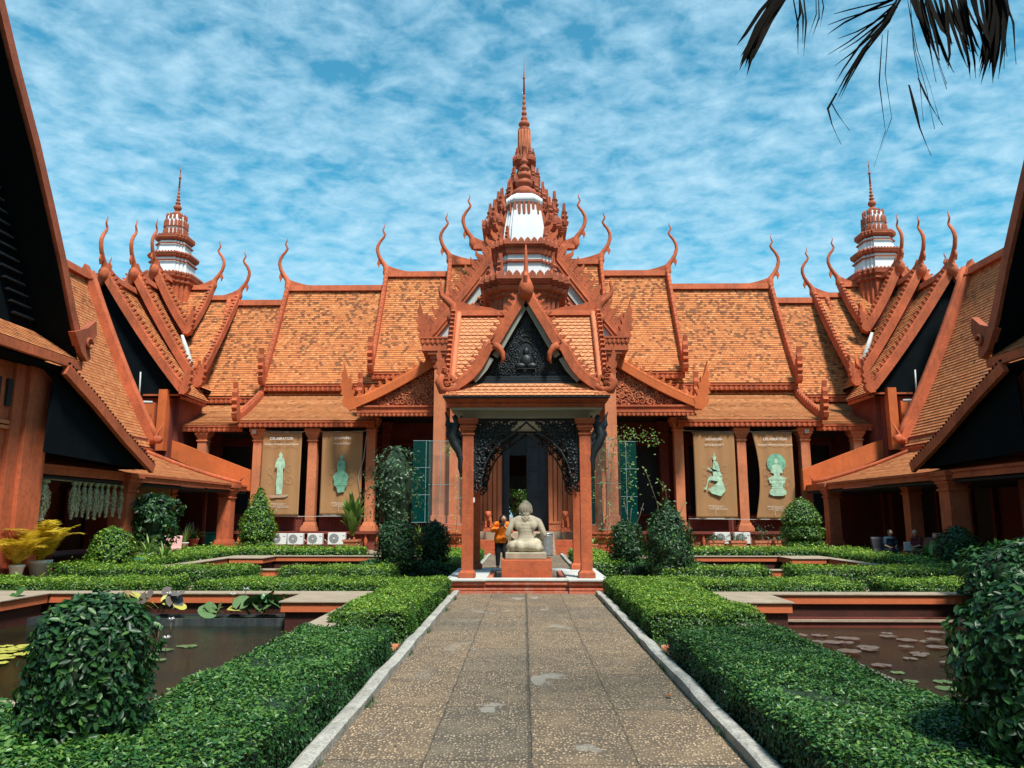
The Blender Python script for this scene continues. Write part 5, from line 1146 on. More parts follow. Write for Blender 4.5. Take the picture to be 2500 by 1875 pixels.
hedge(-2.5, -1.50, 20.0, 28.5, 'low hedge left of the path beyond the pavilion', leaf=.08, dens=.8, shape=0)
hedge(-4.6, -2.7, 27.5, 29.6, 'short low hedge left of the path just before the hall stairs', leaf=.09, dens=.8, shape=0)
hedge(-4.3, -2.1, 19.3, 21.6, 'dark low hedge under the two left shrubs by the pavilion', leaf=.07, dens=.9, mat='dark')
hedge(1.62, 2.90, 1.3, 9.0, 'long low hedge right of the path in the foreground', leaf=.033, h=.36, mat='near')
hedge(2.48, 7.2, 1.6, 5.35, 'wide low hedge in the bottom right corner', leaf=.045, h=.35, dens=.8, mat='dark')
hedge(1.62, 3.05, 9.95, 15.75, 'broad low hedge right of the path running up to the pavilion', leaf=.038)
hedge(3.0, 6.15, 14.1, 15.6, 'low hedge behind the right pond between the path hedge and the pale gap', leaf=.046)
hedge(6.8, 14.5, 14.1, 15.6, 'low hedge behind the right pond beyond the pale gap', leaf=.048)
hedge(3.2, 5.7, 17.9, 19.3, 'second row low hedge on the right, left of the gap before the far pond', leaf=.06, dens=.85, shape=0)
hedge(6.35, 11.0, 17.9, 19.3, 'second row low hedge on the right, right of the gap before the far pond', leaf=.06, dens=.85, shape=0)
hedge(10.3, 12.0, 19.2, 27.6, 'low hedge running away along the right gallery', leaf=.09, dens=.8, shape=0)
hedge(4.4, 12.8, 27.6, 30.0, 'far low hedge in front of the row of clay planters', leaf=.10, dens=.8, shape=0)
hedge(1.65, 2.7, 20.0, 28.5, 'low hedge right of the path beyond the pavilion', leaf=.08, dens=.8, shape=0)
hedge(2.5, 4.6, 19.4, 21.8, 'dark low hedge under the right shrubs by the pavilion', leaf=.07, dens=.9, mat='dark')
tg = 'clipped topiary shrubs'
topiary(-2.62, 4.75, [(.31, .2), (.345, .45), (.34, .75), (.31, .93), (.23, 1.05), (.11, 1.11), (.02, 1.13)], 'big dark clipped bush at lower left in front of the pond', leaf=.054, mat='dark', rough=.02, dens=1.3, group=tg)
topiary(2.98, 4.35, [(.42, .1), (.54, .4), (.57, .75), (.55, .95), (.43, 1.12), (.25, 1.25), (.05, 1.30)], 'big dark bush at the right edge in the foreground', leaf=.056, dens=1.2, mat='dark', rough=.03, group=tg)
topiary(-3.2, 19.5, [(.40, .1), (.48, .4), (.51, .9), (.45, 1.2), (.30, 1.38), (.05, 1.46)], 'dark bushy shrub left of the pavilion, the wider of two', leaf=.085, rough=.05, group=tg)
topiary(-2.40, 20.6, [(.34, .1), (.40, .5), (.41, 1.0), (.33, 1.3), (.05, 1.45)], 'dark narrow shrub just left of the pavilion posts', leaf=.085, rough=.03, group=tg)
topiary(2.72, 20.6, [(.34, .1), (.42, .5), (.43, 1.0), (.35, 1.3), (.05, 1.45)], 'dark shrub just right of the pavilion posts', leaf=.085, rough=.05, group=tg)
topiary(3.47, 18.6, [(.42, .05), (.55, .4), (.58, .9), (.48, 1.3), (.25, 1.7), (.05, 1.95)], 'dark wispy topped shrub right of the pavilion, the taller of two', leaf=.08, rough=.06, group=tg)
topiary(-10.9, 31.4, [(.55, .1), (.72, .4), (.70, .55), (.55, .62), (.75, .75), (.72, 1.2), (.50, 1.8), (.28, 2.35), (.05, 2.75)], 'cone shaped topiary in front of the left banners', leaf=.11, mat='hedge', rough=.05, group=tg, shape=0)
topiary(11.2, 31.2, [(.60, .1), (.80, .35), (.78, .55), (.55, .64), (.80, .78), (.80, 1.1), (.58, 1.22), (.76, 1.34), (.66, 1.75), (.38, 2.1), (.05, 2.3)], 'tiered topiary of stacked rounds in front of the right banners', leaf=.10, mat='bright', rough=.03, group=tg, shape=0)
topiary(-10.85, 20.2, [(.45, .1), (.56, .4), (.55, .75), (.42, 1.08), (.2, 1.25), (.03, 1.3)], 'round topiary beside the garlands on the left', leaf=.09, mat='hedge', rough=.03, group=tg)
topiary(11.25, 20.2, [(.42, .1), (.54, .4), (.54, .75), (.42, 1.05), (.2, 1.25), (.03, 1.3)], 'round topiary by the gallery pillar on the right', leaf=.09, mat='dark', rough=.04, group=tg)
topiary(8.4, 12.9, [(.9, .05), (1.1, .4), (1.05, .75), (.8, 1.0), (.4, 1.15), (.05, 1.2)], 'loose leafy shrub behind the big right bush', leaf=.13, mat='dark', rough=.12, cat='shrub', name='leafy_shrub')
topiary(-5.1, 30.2, [(.30, .0), (.40, .5), (.50, 1.2), (.70, 2.0), (.85, 2.9), (.75, 3.5), (.4, 4.1), (.1, 4.35)], 'tall dark creeper covered shrub left of the entrance', leaf=.14, mat='dusty', rough=.36, dens=.75, cat='creeper', name='creeper_shrub', shape=0)
# ================================================================== figures
def bake(o, vox, smooth=6, fac=.6):
    m = o.modifiers.new('r', 'REMESH'); m.mode = 'VOXEL'; m.voxel_size = vox; m.use_smooth_shade = True
    s = o.modifiers.new('s', 'SMOOTH'); s.iterations = smooth; s.factor = fac
    bpy.context.view_layer.update(); dg = bpy.context.evaluated_depsgraph_get(); me = bpy.data.meshes.new_from_object(o.evaluated_get(dg))
    o.modifiers.clear(); old = o.data; o.data = me; me.name = old.name; bpy.data.meshes.remove(old)
    if not me.materials: pass
    return o
def limb(mb, pts, rad, seg=10):
    mb.tube(pts, rad, seg)
    for p, r in zip(pts, rad): mb.ball(p, (r * .99,) * 3, 10, 7)
MT['stone'] = paint('weathered_sandstone', (.52, .46, .34), .2, 5, .85, .35, 40, .25, (.17, .15, .10), .55)
# seated stone figure, back to the viewer (x right, -y towards the viewer)
st = empty('seated_statue', (SX - .02, 17.22, .655), label='seated sandstone figure seen from behind on the pedestal', cat='statue')
mb = MB(); mb.box(-.45, .45, -.33, .42, 0, .145); mb.build('statue_base', paint('base_stone', (.40, .35, .25), .25, 4, .85, .5, 30, .3, (.16, .14, .10), .6), st, .02)
mb = MB(); B = .145
mb.ball((0, .03, B + .15), (.28, .20, .17)); mb.ball((-.115, -.04, B + .13), (.135, .15, .14)); mb.ball((.115, -.04, B + .13), (.135, .15, .14))
for z, w_, d_ in ((.26, .205, .145), (.33, .18, .13), (.40, .175, .125), (.47, .195, .13), (.54, .23, .135), (.61, .265, .135)): mb.ball((0, .02, B + z), (w_, d_, .10), 16, 10)
limb(mb, [(-.27, .01, B + .665), (-.14, .0, B + .70), (0, .0, B + .73), (.14, .0, B + .70), (.27, .01, B + .665)], [.085, .105, .11, .105, .085]); limb(mb, [(0, .0, B + .72), (0, .01, B + .84)], [.10, .078])
for s_ in (-1, 1):
    mb.ball((s_ * .16, -.05, B + .60), (.10, .07, .13))
    limb(mb, [(s_ * .285, .01, B + .655), (s_ * .325, .0, B + .58), (s_ * .37, .0, B + .48), (s_ * .415, .01, B + .375)], [.085, .080, .075, .066])
limb(mb, [(-.415, .01, B + .375), (-.37, .12, B + .30), (-.30, .26, B + .25)], [.066, .058, .048]); limb(mb, [(.415, .01, B + .375), (.36, .14, B + .34), (.27, .27, B + .36)], [.066, .058, .048])
limb(mb, [(-.14, .02, B + .13), (-.26, .04, B + .12), (-.33, .14, B + .12)], [.15, .135, .115]); limb(mb, [(-.33, .14, B + .12), (-.1, .34, B + .09), (.08, .36, B + .08)], [.11, .08, .06])
limb(mb, [(.14, .02, B + .13), (.25, .10, B + .18), (.30, .22, B + .28)], [.15, .135, .115]); limb(mb, [(.30, .22, B + .28), (.33, .22, B + .16), (.32, .16, B + .06)], [.11, .095, .08]); limb(mb, [(.26, .0, B + .09), (.33, .14, B + .08)], [.10, .085])
body = mb.build('body', MT['stone'], st); bake(body, .012, 14, .6)
mb = MB(); mb.ball((0, .02, B + .945), (.140, .15, .158), 16, 12); mb.ball((0, .10, B + .90), (.10, .09, .12), 12, 8); mb.ball((0, .145, B + .93), (.02, .035, .03)); mb.ball((0, -.055, B + .85), (.095, .07, .10)); mb.ball((0, -.07, B + .76), (.06, .045, .08)); mb.ball((0, .0, B + 1.08), (.085, .085, .05)); mb.ball((-.01, 0, B + 1.11), (.060, .060, .038))
for s_ in (-1, 1): mb.ball((s_ * .140, .03, B + .91), (.018, .035, .065))
hd = mb.build('head', MT['stone'], st); bake(hd, .010, 3, .4)
mb = MB()
for k in range(13):   # ridged hair
    a = -PI * .02 + PI * (k + .5) / 13 + PI; P = []
    for t in np.linspace(.25, 2.25, 9):
        P.append((.146 * math.sin(t) * math.cos(a), .02 + .157 * math.sin(t) * math.sin(a), B + .945 + .163 * math.cos(t)))
    mb.tube(P, .009, 4)
for k in range(12):   # beaded collar, dipping in a V at the nape
    t = (k + .5) / 12; x = (t - .5) * .19; mb.ball((x, -.105 - .015 * (1 - abs(x) * 10), B + .69 + abs(x) * .95), (.010, .010, .010), 6, 4)
mb.build('hair_and_collar', MT['stone'], st)

SKIN = plain('skin', (.42, .24, .15), .5); HAIR = plain('dark_hair', (.012, .010, .010), .35)
def head(parent, c, r, hair='long', skin=SKIN, face=(0, -1)):
    """parts: head with face, hair"""
    c = Vector(c); f = Vector((face[0], face[1], 0)).normalized(); sd = Vector((-f.y, f.x, 0))
    mb = MB(); mb.ball(c, (r * .80, r * .80, r), 14, 10); mb.ball(c + f * r * .22 - Vector((0, 0, r * .35)), (r * .6, r * .6, r * .6)); mb.ball(c + f * r * .86 - Vector((0, 0, r * .12)), (r * .14, r * .14, r * .2)); 
    for s_ in (-1, 1): mb.ball(c + sd * s_ * r * .80, (r * .12, r * .12, r * .24)); mb.ball(c + f * r * .68 + sd * s_ * r * .3 + Vector((0, 0, r * .08)), (r * .16, r * .12, r * .10))
    limb(mb, [c - Vector((0, 0, r * .6)), c - f * r * .15 - Vector((0, 0, r * 1.4))], [r * .45, r * .45]); h = mb.build('head', skin, parent); bake(h, r * .11, 2, .4)
    mb = MB()
    for s_ in (-1, 1): mb.ball(c + f * r * .80 + sd * s_ * r * .3 + Vector((0, 0, r * .06)), (r * .07,) * 3, 6, 4)
    mb.ball(c + f * r * .80 - Vector((0, 0, r * .48)), (r * .2, r * .08, r * .05), 8, 4) if abs(f.y) > .5 else mb.ball(c + f * r * .80 - Vector((0, 0, r * .48)), (r * .08, r * .2, r * .05), 8, 4)
    mb.build('face', plain('eyes_and_lips', (.06, .02, .02), .4), parent)
    if hair:
        mb = MB(); mb.ball(c - f * r * .16 + Vector((0, 0, r * .16)), (r * .90, r * .90, r * .96), 12, 9)
        if hair == 'long':
            for s_ in (-1, 0, 1): limb(mb, [c - f * r * .35 + sd * s_ * r * .5 + Vector((0, 0, r * .2)), c - f * r * .55 + sd * s_ * r * .62 - Vector((0, 0, r * 1.0)), c - f * r * .5 + sd * s_ * r * .6 - Vector((0, 0, r * 2.3))], [r * .5, r * .42, r * .2])
        h = mb.build('hair', HAIR, parent); bake(h, r * .14, 2, .4)
def hand(parent, c, d, side, r=.042, skin=SKIN, curl=.6, name='hand'):
    """palm with four bent fingers and a thumb; d = pointing direction, side = thumb direction"""
    c = Vector(c); d = Vector(d).normalized(); s_ = Vector(side); s_ = (s_ - d * s_.dot(d)).normalized(); n = d.cross(s_); mb = MB()
    R = Matrix((d, s_, n)).transposed(); mb.ball(c, (r * 1.05, r * .95, r * .42), 10, 7, R)
    for k, L in enumerate((.80, 1.0, .95, .72)):
        o = c + d * r * .8 + s_ * r * (.62 - .42 * k); q1 = o + d * r * L * .8 + n * r * curl * .35; q2 = q1 + d * r * L * .45 + n * r * curl * .9; limb(mb, [o, q1, q2], [r * .22, r * .19, r * .15], 6)
    limb(mb, [c + s_ * r * .7 - d * r * .3, c + s_ * r * 1.3 + d * r * .3, c + s_ * r * 1.35 + d * r * .8 + n * r * curl * .5], [r * .27, r * .22, r * .17], 6)
    return mb.build(name, skin, parent)
# woman in the orange jacket, leaning over beside the statue with a camera
pw = empty('person', (-.70, 23.4, 0), label='person in orange jacket with long dark hair bending beside the statue with a camera', cat='person')
mb = MB()
limb(mb, [(-.08, .02, .92), (-.09, -.03, .52), (-.09, .02, .10)], [.11, .075, .05]); limb(mb, [(.10, .02, .92), (.12, -.05, .52), (.13, .0, .10)], [.11, .075, .05]); mb.ball((0, .03, .95), (.17, .14, .14))
limb(mb, [(0, .02, 1.0), (.02, -.06, 1.18), (.06, -.16, 1.34)], [.15, .14, .13]); limb(mb, [(-.09, -.14, 1.34), (-.20, -.10, 1.16), (-.06, -.34, 1.22)], [.06, .05, .038]); limb(mb, [(.20, -.16, 1.34), (.28, -.22, 1.14), (.13, -.38, 1.24)], [.06, .05, .038])
bd = mb.build('body', SKIN, pw); bake(bd, .018, 3, .5)
mb = MB(); 
for x, y in ((-.09, .02), (.13, .0)): mb.ball((x, y - .05, .045), (.05, .12, .045))
mb.build('shoe', plain('shoe', (.02, .02, .02), .5), pw)
mb = MB(); limb(mb, [(-.08, .02, .93), (-.09, -.03, .52), (-.09, .02, .13)], [.125, .09, .062]); limb(mb, [(.10, .02, .93), (.12, -.05, .52), (.13, .0, .13)], [.125, .09, .062]); mb.ball((0, .03, .95), (.185, .155, .15)); t = mb.build('trousers', plain('black_cloth', (.008, .009, .012), .8), pw); bake(t, .02, 3, .5)
mb = MB(); ORG = paint('orange_cloth', (.95, .22, .01), .12, 6, .8, .35, 14, 0, (.4, .1, .02), .2)
mb.lathe((0, .02, 0), [(.20, .78), (.215, .90), (.19, 1.05)], 16); limb(mb, [(0, .0, 1.03), (.02, -.06, 1.18), (.05, -.14, 1.33)], [.185, .175, .155]); mb.ball((.05, -.14, 1.35), (.22, .13, .10))
limb(mb, [(-.13, -.13, 1.34), (-.24, -.10, 1.16), (-.10, -.30, 1.20)], [.085, .08, .06]); limb(mb, [(.22, -.16, 1.34), (.31, -.22, 1.14), (.17, -.35, 1.22)], [.08, .075, .058]); j = mb.build('jacket', ORG, pw); bake(j, .02, 3, .5)
head(pw, (.08, -.26, 1.50), .115, 'long', face=(.35, -1)); hand(pw, (-.02, -.38, 1.27), (.6, -.4, .5), (0, 0, 1), .04); hand(pw, (.12, -.42, 1.28), (-.5, -.4, .5), (0, 0, 1), .04)
mb = MB(); mb.cbox((.05, -.44, 1.33), (.06, .03, .04)); mb.tube([(.05, -.47, 1.33), (.05, -.53, 1.33)], .028, 10); mb.build('camera_body', MT['black'], pw, .006)
mb = MB(); mb.tube([(.11, -.42, 1.33), (.17, -.30, 1.46), (.10, -.20, 1.47), (-.02, -.22, 1.44), (-.02, -.40, 1.33)], .007, 4); mb.build('camera_strap', MT['black'], pw)
# two seated people on the right
def seated(x, y, label, shirt, trous, hair, face, skin, lean=0):
    e = empty('person', (x - .35, y - .4, .02), label=label, cat='person'); e.scale = (.86, .86, .86); f = Vector((face[0], face[1], 0)).normalized(); s_ = Vector((-f.y, f.x, 0)); U_ = Vector((0, 0, 1))
    q = lambda a, b, c: f * a + s_ * b + U_ * c
    def shape(mb, g, arms=True, legs=True, torso=True):
        if legs:
            for k in (-1, 1): limb(mb, [q(0, k * .10, .42), q(.42, k * .15, .46), q(.44, k * .14, .08)], [.10 + g, .075 + g, .05 + g])
        if torso: mb.ball(q(0, 0, .44), (.17 + g, .17 + g, .13 + g)); limb(mb, [q(0, 0, .46), q(.03 + lean * .4, 0, .72), q(.03 + lean, 0, .92)], [.15 + g, .15 + g, .12 + g]); mb.ball(q(.03 + lean, 0, .93), (.17 + g, .17 + g, .09))
        if arms:
            for k in (-1, 1): limb(mb, [q(.03 + lean, k * .20, .92), q(.08 + lean, k * .25, .66), q(.34, k * .12, .58)], [.055 + g, .045 + g, .035 + g * .3])
    mb = MB(); shape(mb, 0); b_ = mb.build('body', skin, e); bake(b_, .022, 3, .5)
    mb = MB(); shape(mb, .02, arms=False, legs=False)
    for k in (-1, 1): limb(mb, [q(.03 + lean, k * .20, .92), q(.07 + lean, k * .25, .72)], [.08, .07])
    o = mb.build('shirt', shirt, e); bake(o, .024, 3, .5)
    mb = MB()
    for k in (-1, 1): limb(mb, [q(0, k * .10, .42), q(.42, k * .15, .46)] + ([q(.44, k * .14, .12)] if trous[1] else []), [.12, .10] + ([.075] if trous[1] else []))
    mb.ball(q(0, 0, .42), (.18, .18, .12)); o = mb.build('trousers', trous[0], e); bake(o, .024, 3, .5)
    head(e, q(.08 + lean * 1.2, 0, 1.16), .115, hair, skin, face)
    for k in (-1, 1): hand(e, q(.38, k * .10, .58), q(1, -k * .5, -.2), q(0, -k, .5), .04, skin)
    mb = MB()
    for k in (-1, 1): mb.ball(q(.50, k * .14, .04), (.07, .07, .045)) ; mb.ball(q(.58, k * .14, .035), (.06, .05, .035))
    mb.build('shoe', plain('sandal', (.05, .04, .04), .6), e)
    return e
seated(12.98, 27.4, 'person with dark hair in a dark blue top sitting hunched in the right gallery', plain('navy_cloth', (.012, .04, .07), .8), (plain('dark_cloth', (.02, .03, .05), .8), True), 'short', (.1, -1), SKIN, .12)
seated(14.0, 27.4, 'bald person in dark red shirt and pale shorts seated in the right gallery', plain('maroon_cloth', (.10, .015, .02), .8), (plain('khaki_cloth', (.35, .27, .18), .8), False), None, (-1, -.25), plain('pale_skin', (.62, .38, .28), .5))
mb = MB(); mb.box(-.11, .11, -.04, .06, 0, .30); o = mb.build('shopping_bag', plain('white_bag', (.62, .64, .60), .6), None, .02); o.location = (13.2, 26.8, .40); tag(o, 'pale bag on the lap of the bald seated person', 'bag')
def bench(x, y, rz, label, col, w=1.0):
    e = empty('seat_bench', (x, y, .0), rz, label, 'seat'); mt = paint('padded_vinyl', col, .1, 3, .5, .15, 30, .05, (.1, .06, .05), .2)
    mb = MB(); P = [(-w / 2, w / 2)]
    fr = Frame((-w / 2, 0, 0), (0, 1, 0), (0, 0, 1)); prof = [(-.42, .30), (-.44, .38), (-.30, .42), (.12, .36), (.20, .42), (.30, .78), (.38, .86), (.44, .80), (.34, .42), (.22, .28), (0, .28)]
    mb.poly(fr, prof, 0, -w if fr.n.x < 0 else w); mb.build('cushion', mt, e, .03)
    mb = MB()
    for a in (-.4, .4):
        for b_ in (-.3, .2): mb.tube([(a, b_, 0), (a, b_, .30)], .02, 6)
    mb.build('leg', MT['black'], e); return e
bench(-13.35, 28.6, .35, 'empty pink padded seat at the edge of the left gallery', (.62, .33, .30), 1.05); bench(13.95, 27.2, -1.4, 'brown padded seat under the bald person', (.20, .10, .09), .7); bench(12.6, 27.4, 0, 'low dark seat under the person in dark blue', (.03, .03, .035), .42)

# ================================================================== banners
def textm(body, size, loc, mat, parent, align='CENTER', bold=0):
    cu = bpy.data.curves.new('t', 'FONT'); cu.body = body; cu.size = size; cu.align_x = align; cu.offset = bold
    t = bpy.data.objects.new('t', cu); COL.objects.link(t); t.rotation_euler = (PI / 2, 0, 0)
    bpy.context.view_layer.update(); dg = bpy.context.evaluated_depsgraph_get(); me = bpy.data.meshes.new_from_object(t.evaluated_get(dg)); bpy.data.objects.remove(t)
    o = bpy.data.objects.new('lettering', me); COL.objects.link(o); o.rotation_euler = (PI / 2, 0, 0); o.location = loc; me.materials.clear(); me.materials.append(mat); o.parent = parent; return o
MT['banner'] = paint('banner_cloth', (.38, .20, .085), .08, 1.2, .7, .1, 12, .12, (.22, .11, .05), .1); MT['letter'] = plain('white_print', (.72, .70, .64), .7)
jade = paint('jade_print', (.20, .46, .31), .5, 4.5, .7, 0, 10, .3, (.10, .28, .20), .7); jade2 = paint('jade_print_light', (.44, .64, .46), .35, 5, .7, 0, 10, .1, (.15, .35, .22), .5)
def ell(cx, cz, rx, rz, n=14): return [(cx + rx * math.cos(t), cz + rz * math.sin(t)) for t in np.linspace(0, 2 * PI, n, endpoint=False)]
FIG = {
 'stand': [ell(0, .92, .085, .10), [(-.03, 1.0), (.03, 1.0), (0, 1.12)], [(-.15, .78), (-.05, .84), (.05, .84), (.15, .78), (.19, .62), (.22, .45), (.17, .30), (.14, .45), (.13, .2), (.15, -.35), (.12, -.80), (-.12, -.80), (-.15, -.35), (-.13, .2), (-.15, .42), (-.18, .34), (-.24, .42), (-.2, .62)]],
 'sit': [ell(0, .80, .08, .12), [(-.16, .62), (0, .70), (.16, .62), (.20, .40), (.16, .18), (.30, .05), (.36, -.06), (.30, -.16), (-.30, -.16), (-.36, -.06), (-.30, .05), (-.16, .18), (-.20, .40)], [(-.32, -.16), (.32, -.16), (.28, -.30), (.30, -.42), (.22, -.52), (.16, -.72), (-.12, -.76), (-.18, -.52), (-.30, -.42), (-.28, -.30)]],
 'side': [ell(-.02, .84, .075, .11), [(-.06, .93), (.02, .95), (-.02, 1.08)], [(-.06, .72), (.10, .68), (.16, .5), (.20, .25), (.30, .08), (.12, .04), (.10, .0), (-.1, -.02), (-.12, .3), (-.28, .44), (-.34, .38), (-.14, .26)], [(-.12, .06), (.18, .04), (.30, .0), (.24, -.2), (-.28, -.10), (-.36, -.3), (-.40, -.52), (-.52, -.5), (-.42, -.36), (-.34, -.06), (-.22, .08)], [(-.34, -.50), (-.1, -.36), (.1, -.18), (.30, -.16), (.40, -.55), (.20, -.80), (-.2, -.68)]],
 'nimbus': [ell(0, .62, .40, .42, 24)],
 'nimfig': [ell(0, .72, .085, .12), [(-.18, .52), (0, .60), (.18, .52), (.26, .22), (.14, .20), (.12, .1), (.38, 0), (.36, -.08), (-.36, -.08), (-.38, 0), (-.12, .1), (-.14, .20), (-.26, .22)], [(-.36, -.10), (.36, -.10), (.30, -.24), (.22, -.30), (.24, -.46), (.34, -.54), (.36, -.68), (.2, -.76), (-.2, -.76), (-.36, -.68), (-.34, -.54), (-.24, -.46), (-.22, -.30), (-.30, -.24)]]}
def banner(x0, x1, zt, zb, figs, head_, sub, label, seed, tilt=0, fold=False, khmer=False):
    cx, cz = (x0 + x1) / 2, (zt + zb) / 2; w, h = x1 - x0, zt - zb; e = empty('banner', (cx, 36.45, zb), label=label, cat='banner', group='brown exhibition banners'); R_ = random.Random(seed)
    nx, nz = 26, 30; mb = MB(); vs = []; ph = [R_.uniform(0, 6) for _ in range(4)]
    def dep(u, v): return .018 * math.sin(u * 22 + ph[0] + .6 * math.sin(v * 3)) * (.4 + .6 * v) + .012 * math.sin(u * 9 + ph[1]) + .02 * math.sin(v * 4 + ph[2])
    for j in range(nz + 1):
        for i in range(nx + 1):
            u, v = i / nx, j / nz; x = x0 - cx + u * w + tilt * (1 - v)
            if fold and u < .18: x += (.18 - u) * 1.6 * math.sin(PI * v) ** 1.0 * .9
            vs.append((x, dep(u, v) - (.05 if fold and u < .1 else 0), v * h + .02 * math.sin(u * PI * 4) * (1 if v > .95 else 0)))
    mb.add(vs, [(j * (nx + 1) + i, j * (nx + 1) + i + 1, (j + 1) * (nx + 1) + i + 1, (j + 1) * (nx + 1) + i) for j in range(nz) for i in range(nx)], True); o = mb.build('cloth', MT['banner'], e)
    sm_ = o.modifiers.new('thickness', 'SOLIDIFY'); sm_.thickness = .006
    fr = Frame((tilt * .5 + (.12 if fold else 0), -.075, h * .47), (1, 0, 0), (0, 0, 1)); sc_ = h * .27
    for k, (f, mt) in enumerate(figs):
        mb = MB()
        for i, pl in enumerate(FIG[f]): mb.poly(fr, [(a * sc_, b_ * sc_) for a, b_ in pl], .006 * k + .001 * i, .006 * k + .001 * i + .004)
        if f == 'side' or f == 'stand':
            for (xa, za, xb, zb) in (((-.06, .70, .12, .10), (-.20, .02, -.30, -.30), (-.10, -.36, .28, -.30)) if f == 'side' else ((-.06, .70, -.08, -.70), (.07, .70, .05, -.72), (0, .2, 0, -.78))):
                mb.poly(fr, [(xa * sc_, za * sc_), (xb * sc_, zb * sc_), ((xb + .015) * sc_, zb * sc_), ((xa + .02) * sc_, za * sc_)], .014, .02)
        if f in ('sit', 'nimfig'):
            for z in (-.24, -.34, -.44): mb.poly(fr, [((a) * sc_, (z + b_) * sc_) for a, b_ in ((-.30, 0), (.30, 0), (.30, .025), (-.30, .025))], .014, .018)
        mb.build('printed_figure', mt, e)
    mb = MB(); f2 = Frame((tilt * .5 + (.12 if fold else 0), -.068, h * .47), (1, 0, 0), (0, 0, 1))     # faint scroll outline round the figure
    for q, (a, b_, r_) in enumerate(((-.42, .35, .2), (.42, .35, .2), (-.45, -.1, .25), (.45, -.1, .25), (0, .75, .25))): spiral(mb, f2, a * sc_, b_ * sc_, r_ * sc_, q, 1 if a > 0 else -1, .006, 1.2, 4, False)
    if figs[0][0] == 'stand': mb.poly(f2, [(x * sc_, z * sc_) for x, z in ((-.40, -.84), (.42, -.80), (.40, -.87), (.28, -.93), (-.26, -.95), (-.38, -.90))], 0, .004)
    mb.build('printed_scroll', plain('faint_print', (.46, .31, .20), .7), e)
    dx_ = tilt * .8 + (.12 if fold else 0); textm(head_, .17 if not khmer else .19, (dx_, -.07, h * .905), MT['letter'], e, bold=.002); textm(sub, .098, (dx_, -.07, h * .845), MT['letter'], e, bold=.0015)
    for k, (bd_, al, xx) in enumerate((('OPENING\n17.00\nThursday', 'RIGHT', -.08), ('National Museum\nof Cambodia\nStreet 13, Phnom Penh\nSangkat Chey Chumneas', 'LEFT', .0))): textm(bd_, .055 if k else .07, (tilt * .2 + xx - .03, -.07, h * .14), MT['letter'], e, al)
    mb = MB(); mb.box(tilt * .2 - .065, tilt * .2 - .055, -.074, -.068, h * .05, h * .155); mb.build('printed_rule', MT['letter'], e)
    mb = MB(); mb.tube([(-w / 2 - .05 + tilt, .02, h), (0, .02, h - .01), (w / 2 + .05 + tilt, .02, h)], .012, 5); mb.tube([(-w / 2 - .03, .02, 0), (w / 2 + .03, .02, 0)], .014, 5); mb.build('hem_rod', MT['greywhite'], e)
S1 = "The Return of Khmer's Looted Treasures"
banner(-12.69, -10.77, 5.60, 1.57, [('stand', jade2)], 'CELABRATION', S1, 'brown banner printed with a pale green standing figure, leftmost of four', 1)
banner(-9.76, -7.80, 5.62, 1.61, [('sit', jade)], 'អបអរសាទរ', 'ការវិលត្រឡប់នៃវត្ថុខ្មែរ', 'brown banner printed with a green figure seated facing forward, second from left', 2, khmer=True)
banner(8.16, 10.12, 5.55, 1.46, [('side', jade2)], 'អបអរសាទរ', 'ការវិលត្រឡប់នៃវត្ថុខ្មែរ', 'brown banner printed with a green figure sitting sideways with one arm out', 3, khmer=True)
banner(10.98, 12.88, 5.55, 1.42, [('nimbus', jade), ('nimfig', jade2)], 'CELABRATION', S1, 'brown banner with a haloed green figure and curled left edge, rightmost of four', 4, fold=True)
def cable(pts, label, r=.011, cat='rope'):
    mb = MB(); mb.tube(pts, r, 5); return tag(mb.build('rope', MT['greywhite']), label, cat, 'ropes stretched between the pillars')
def sagr(a, b, s, n=10): a = Vector(a); b = Vector(b); return [a.lerp(b, i / n) - Vector((0, 0, 4 * s * (i / n) * (1 - i / n))) for i in range(n + 1)]
cable(sagr((-13.0, 36.47, 5.66), (-7.4, 36.47, 5.66), .04), 'thin white rope along the tops of the two left banners'); cable(sagr((7.6, 36.47, 5.64), (13.5, 36.47, 5.64), .05), 'thin white rope along the tops of the two right banners')
cable(sagr((-12.8, 36.47, 1.57), (-7.7, 36.47, 1.58), .02), 'thin white rope along the bottoms of the two left banners'); cable(sagr((7.8, 36.47, 1.45), (13.3, 36.47, 1.42), .02), 'thin white rope along the bottoms of the two right banners')
cable([(-7.6, 36.4, 5.6), (-7.72, 36.4, 4.3), (-7.95, 36.4, 3.4), (-7.75, 36.4, 2.4)], 'loose white cable hanging beside the second banner', .014, 'cable')

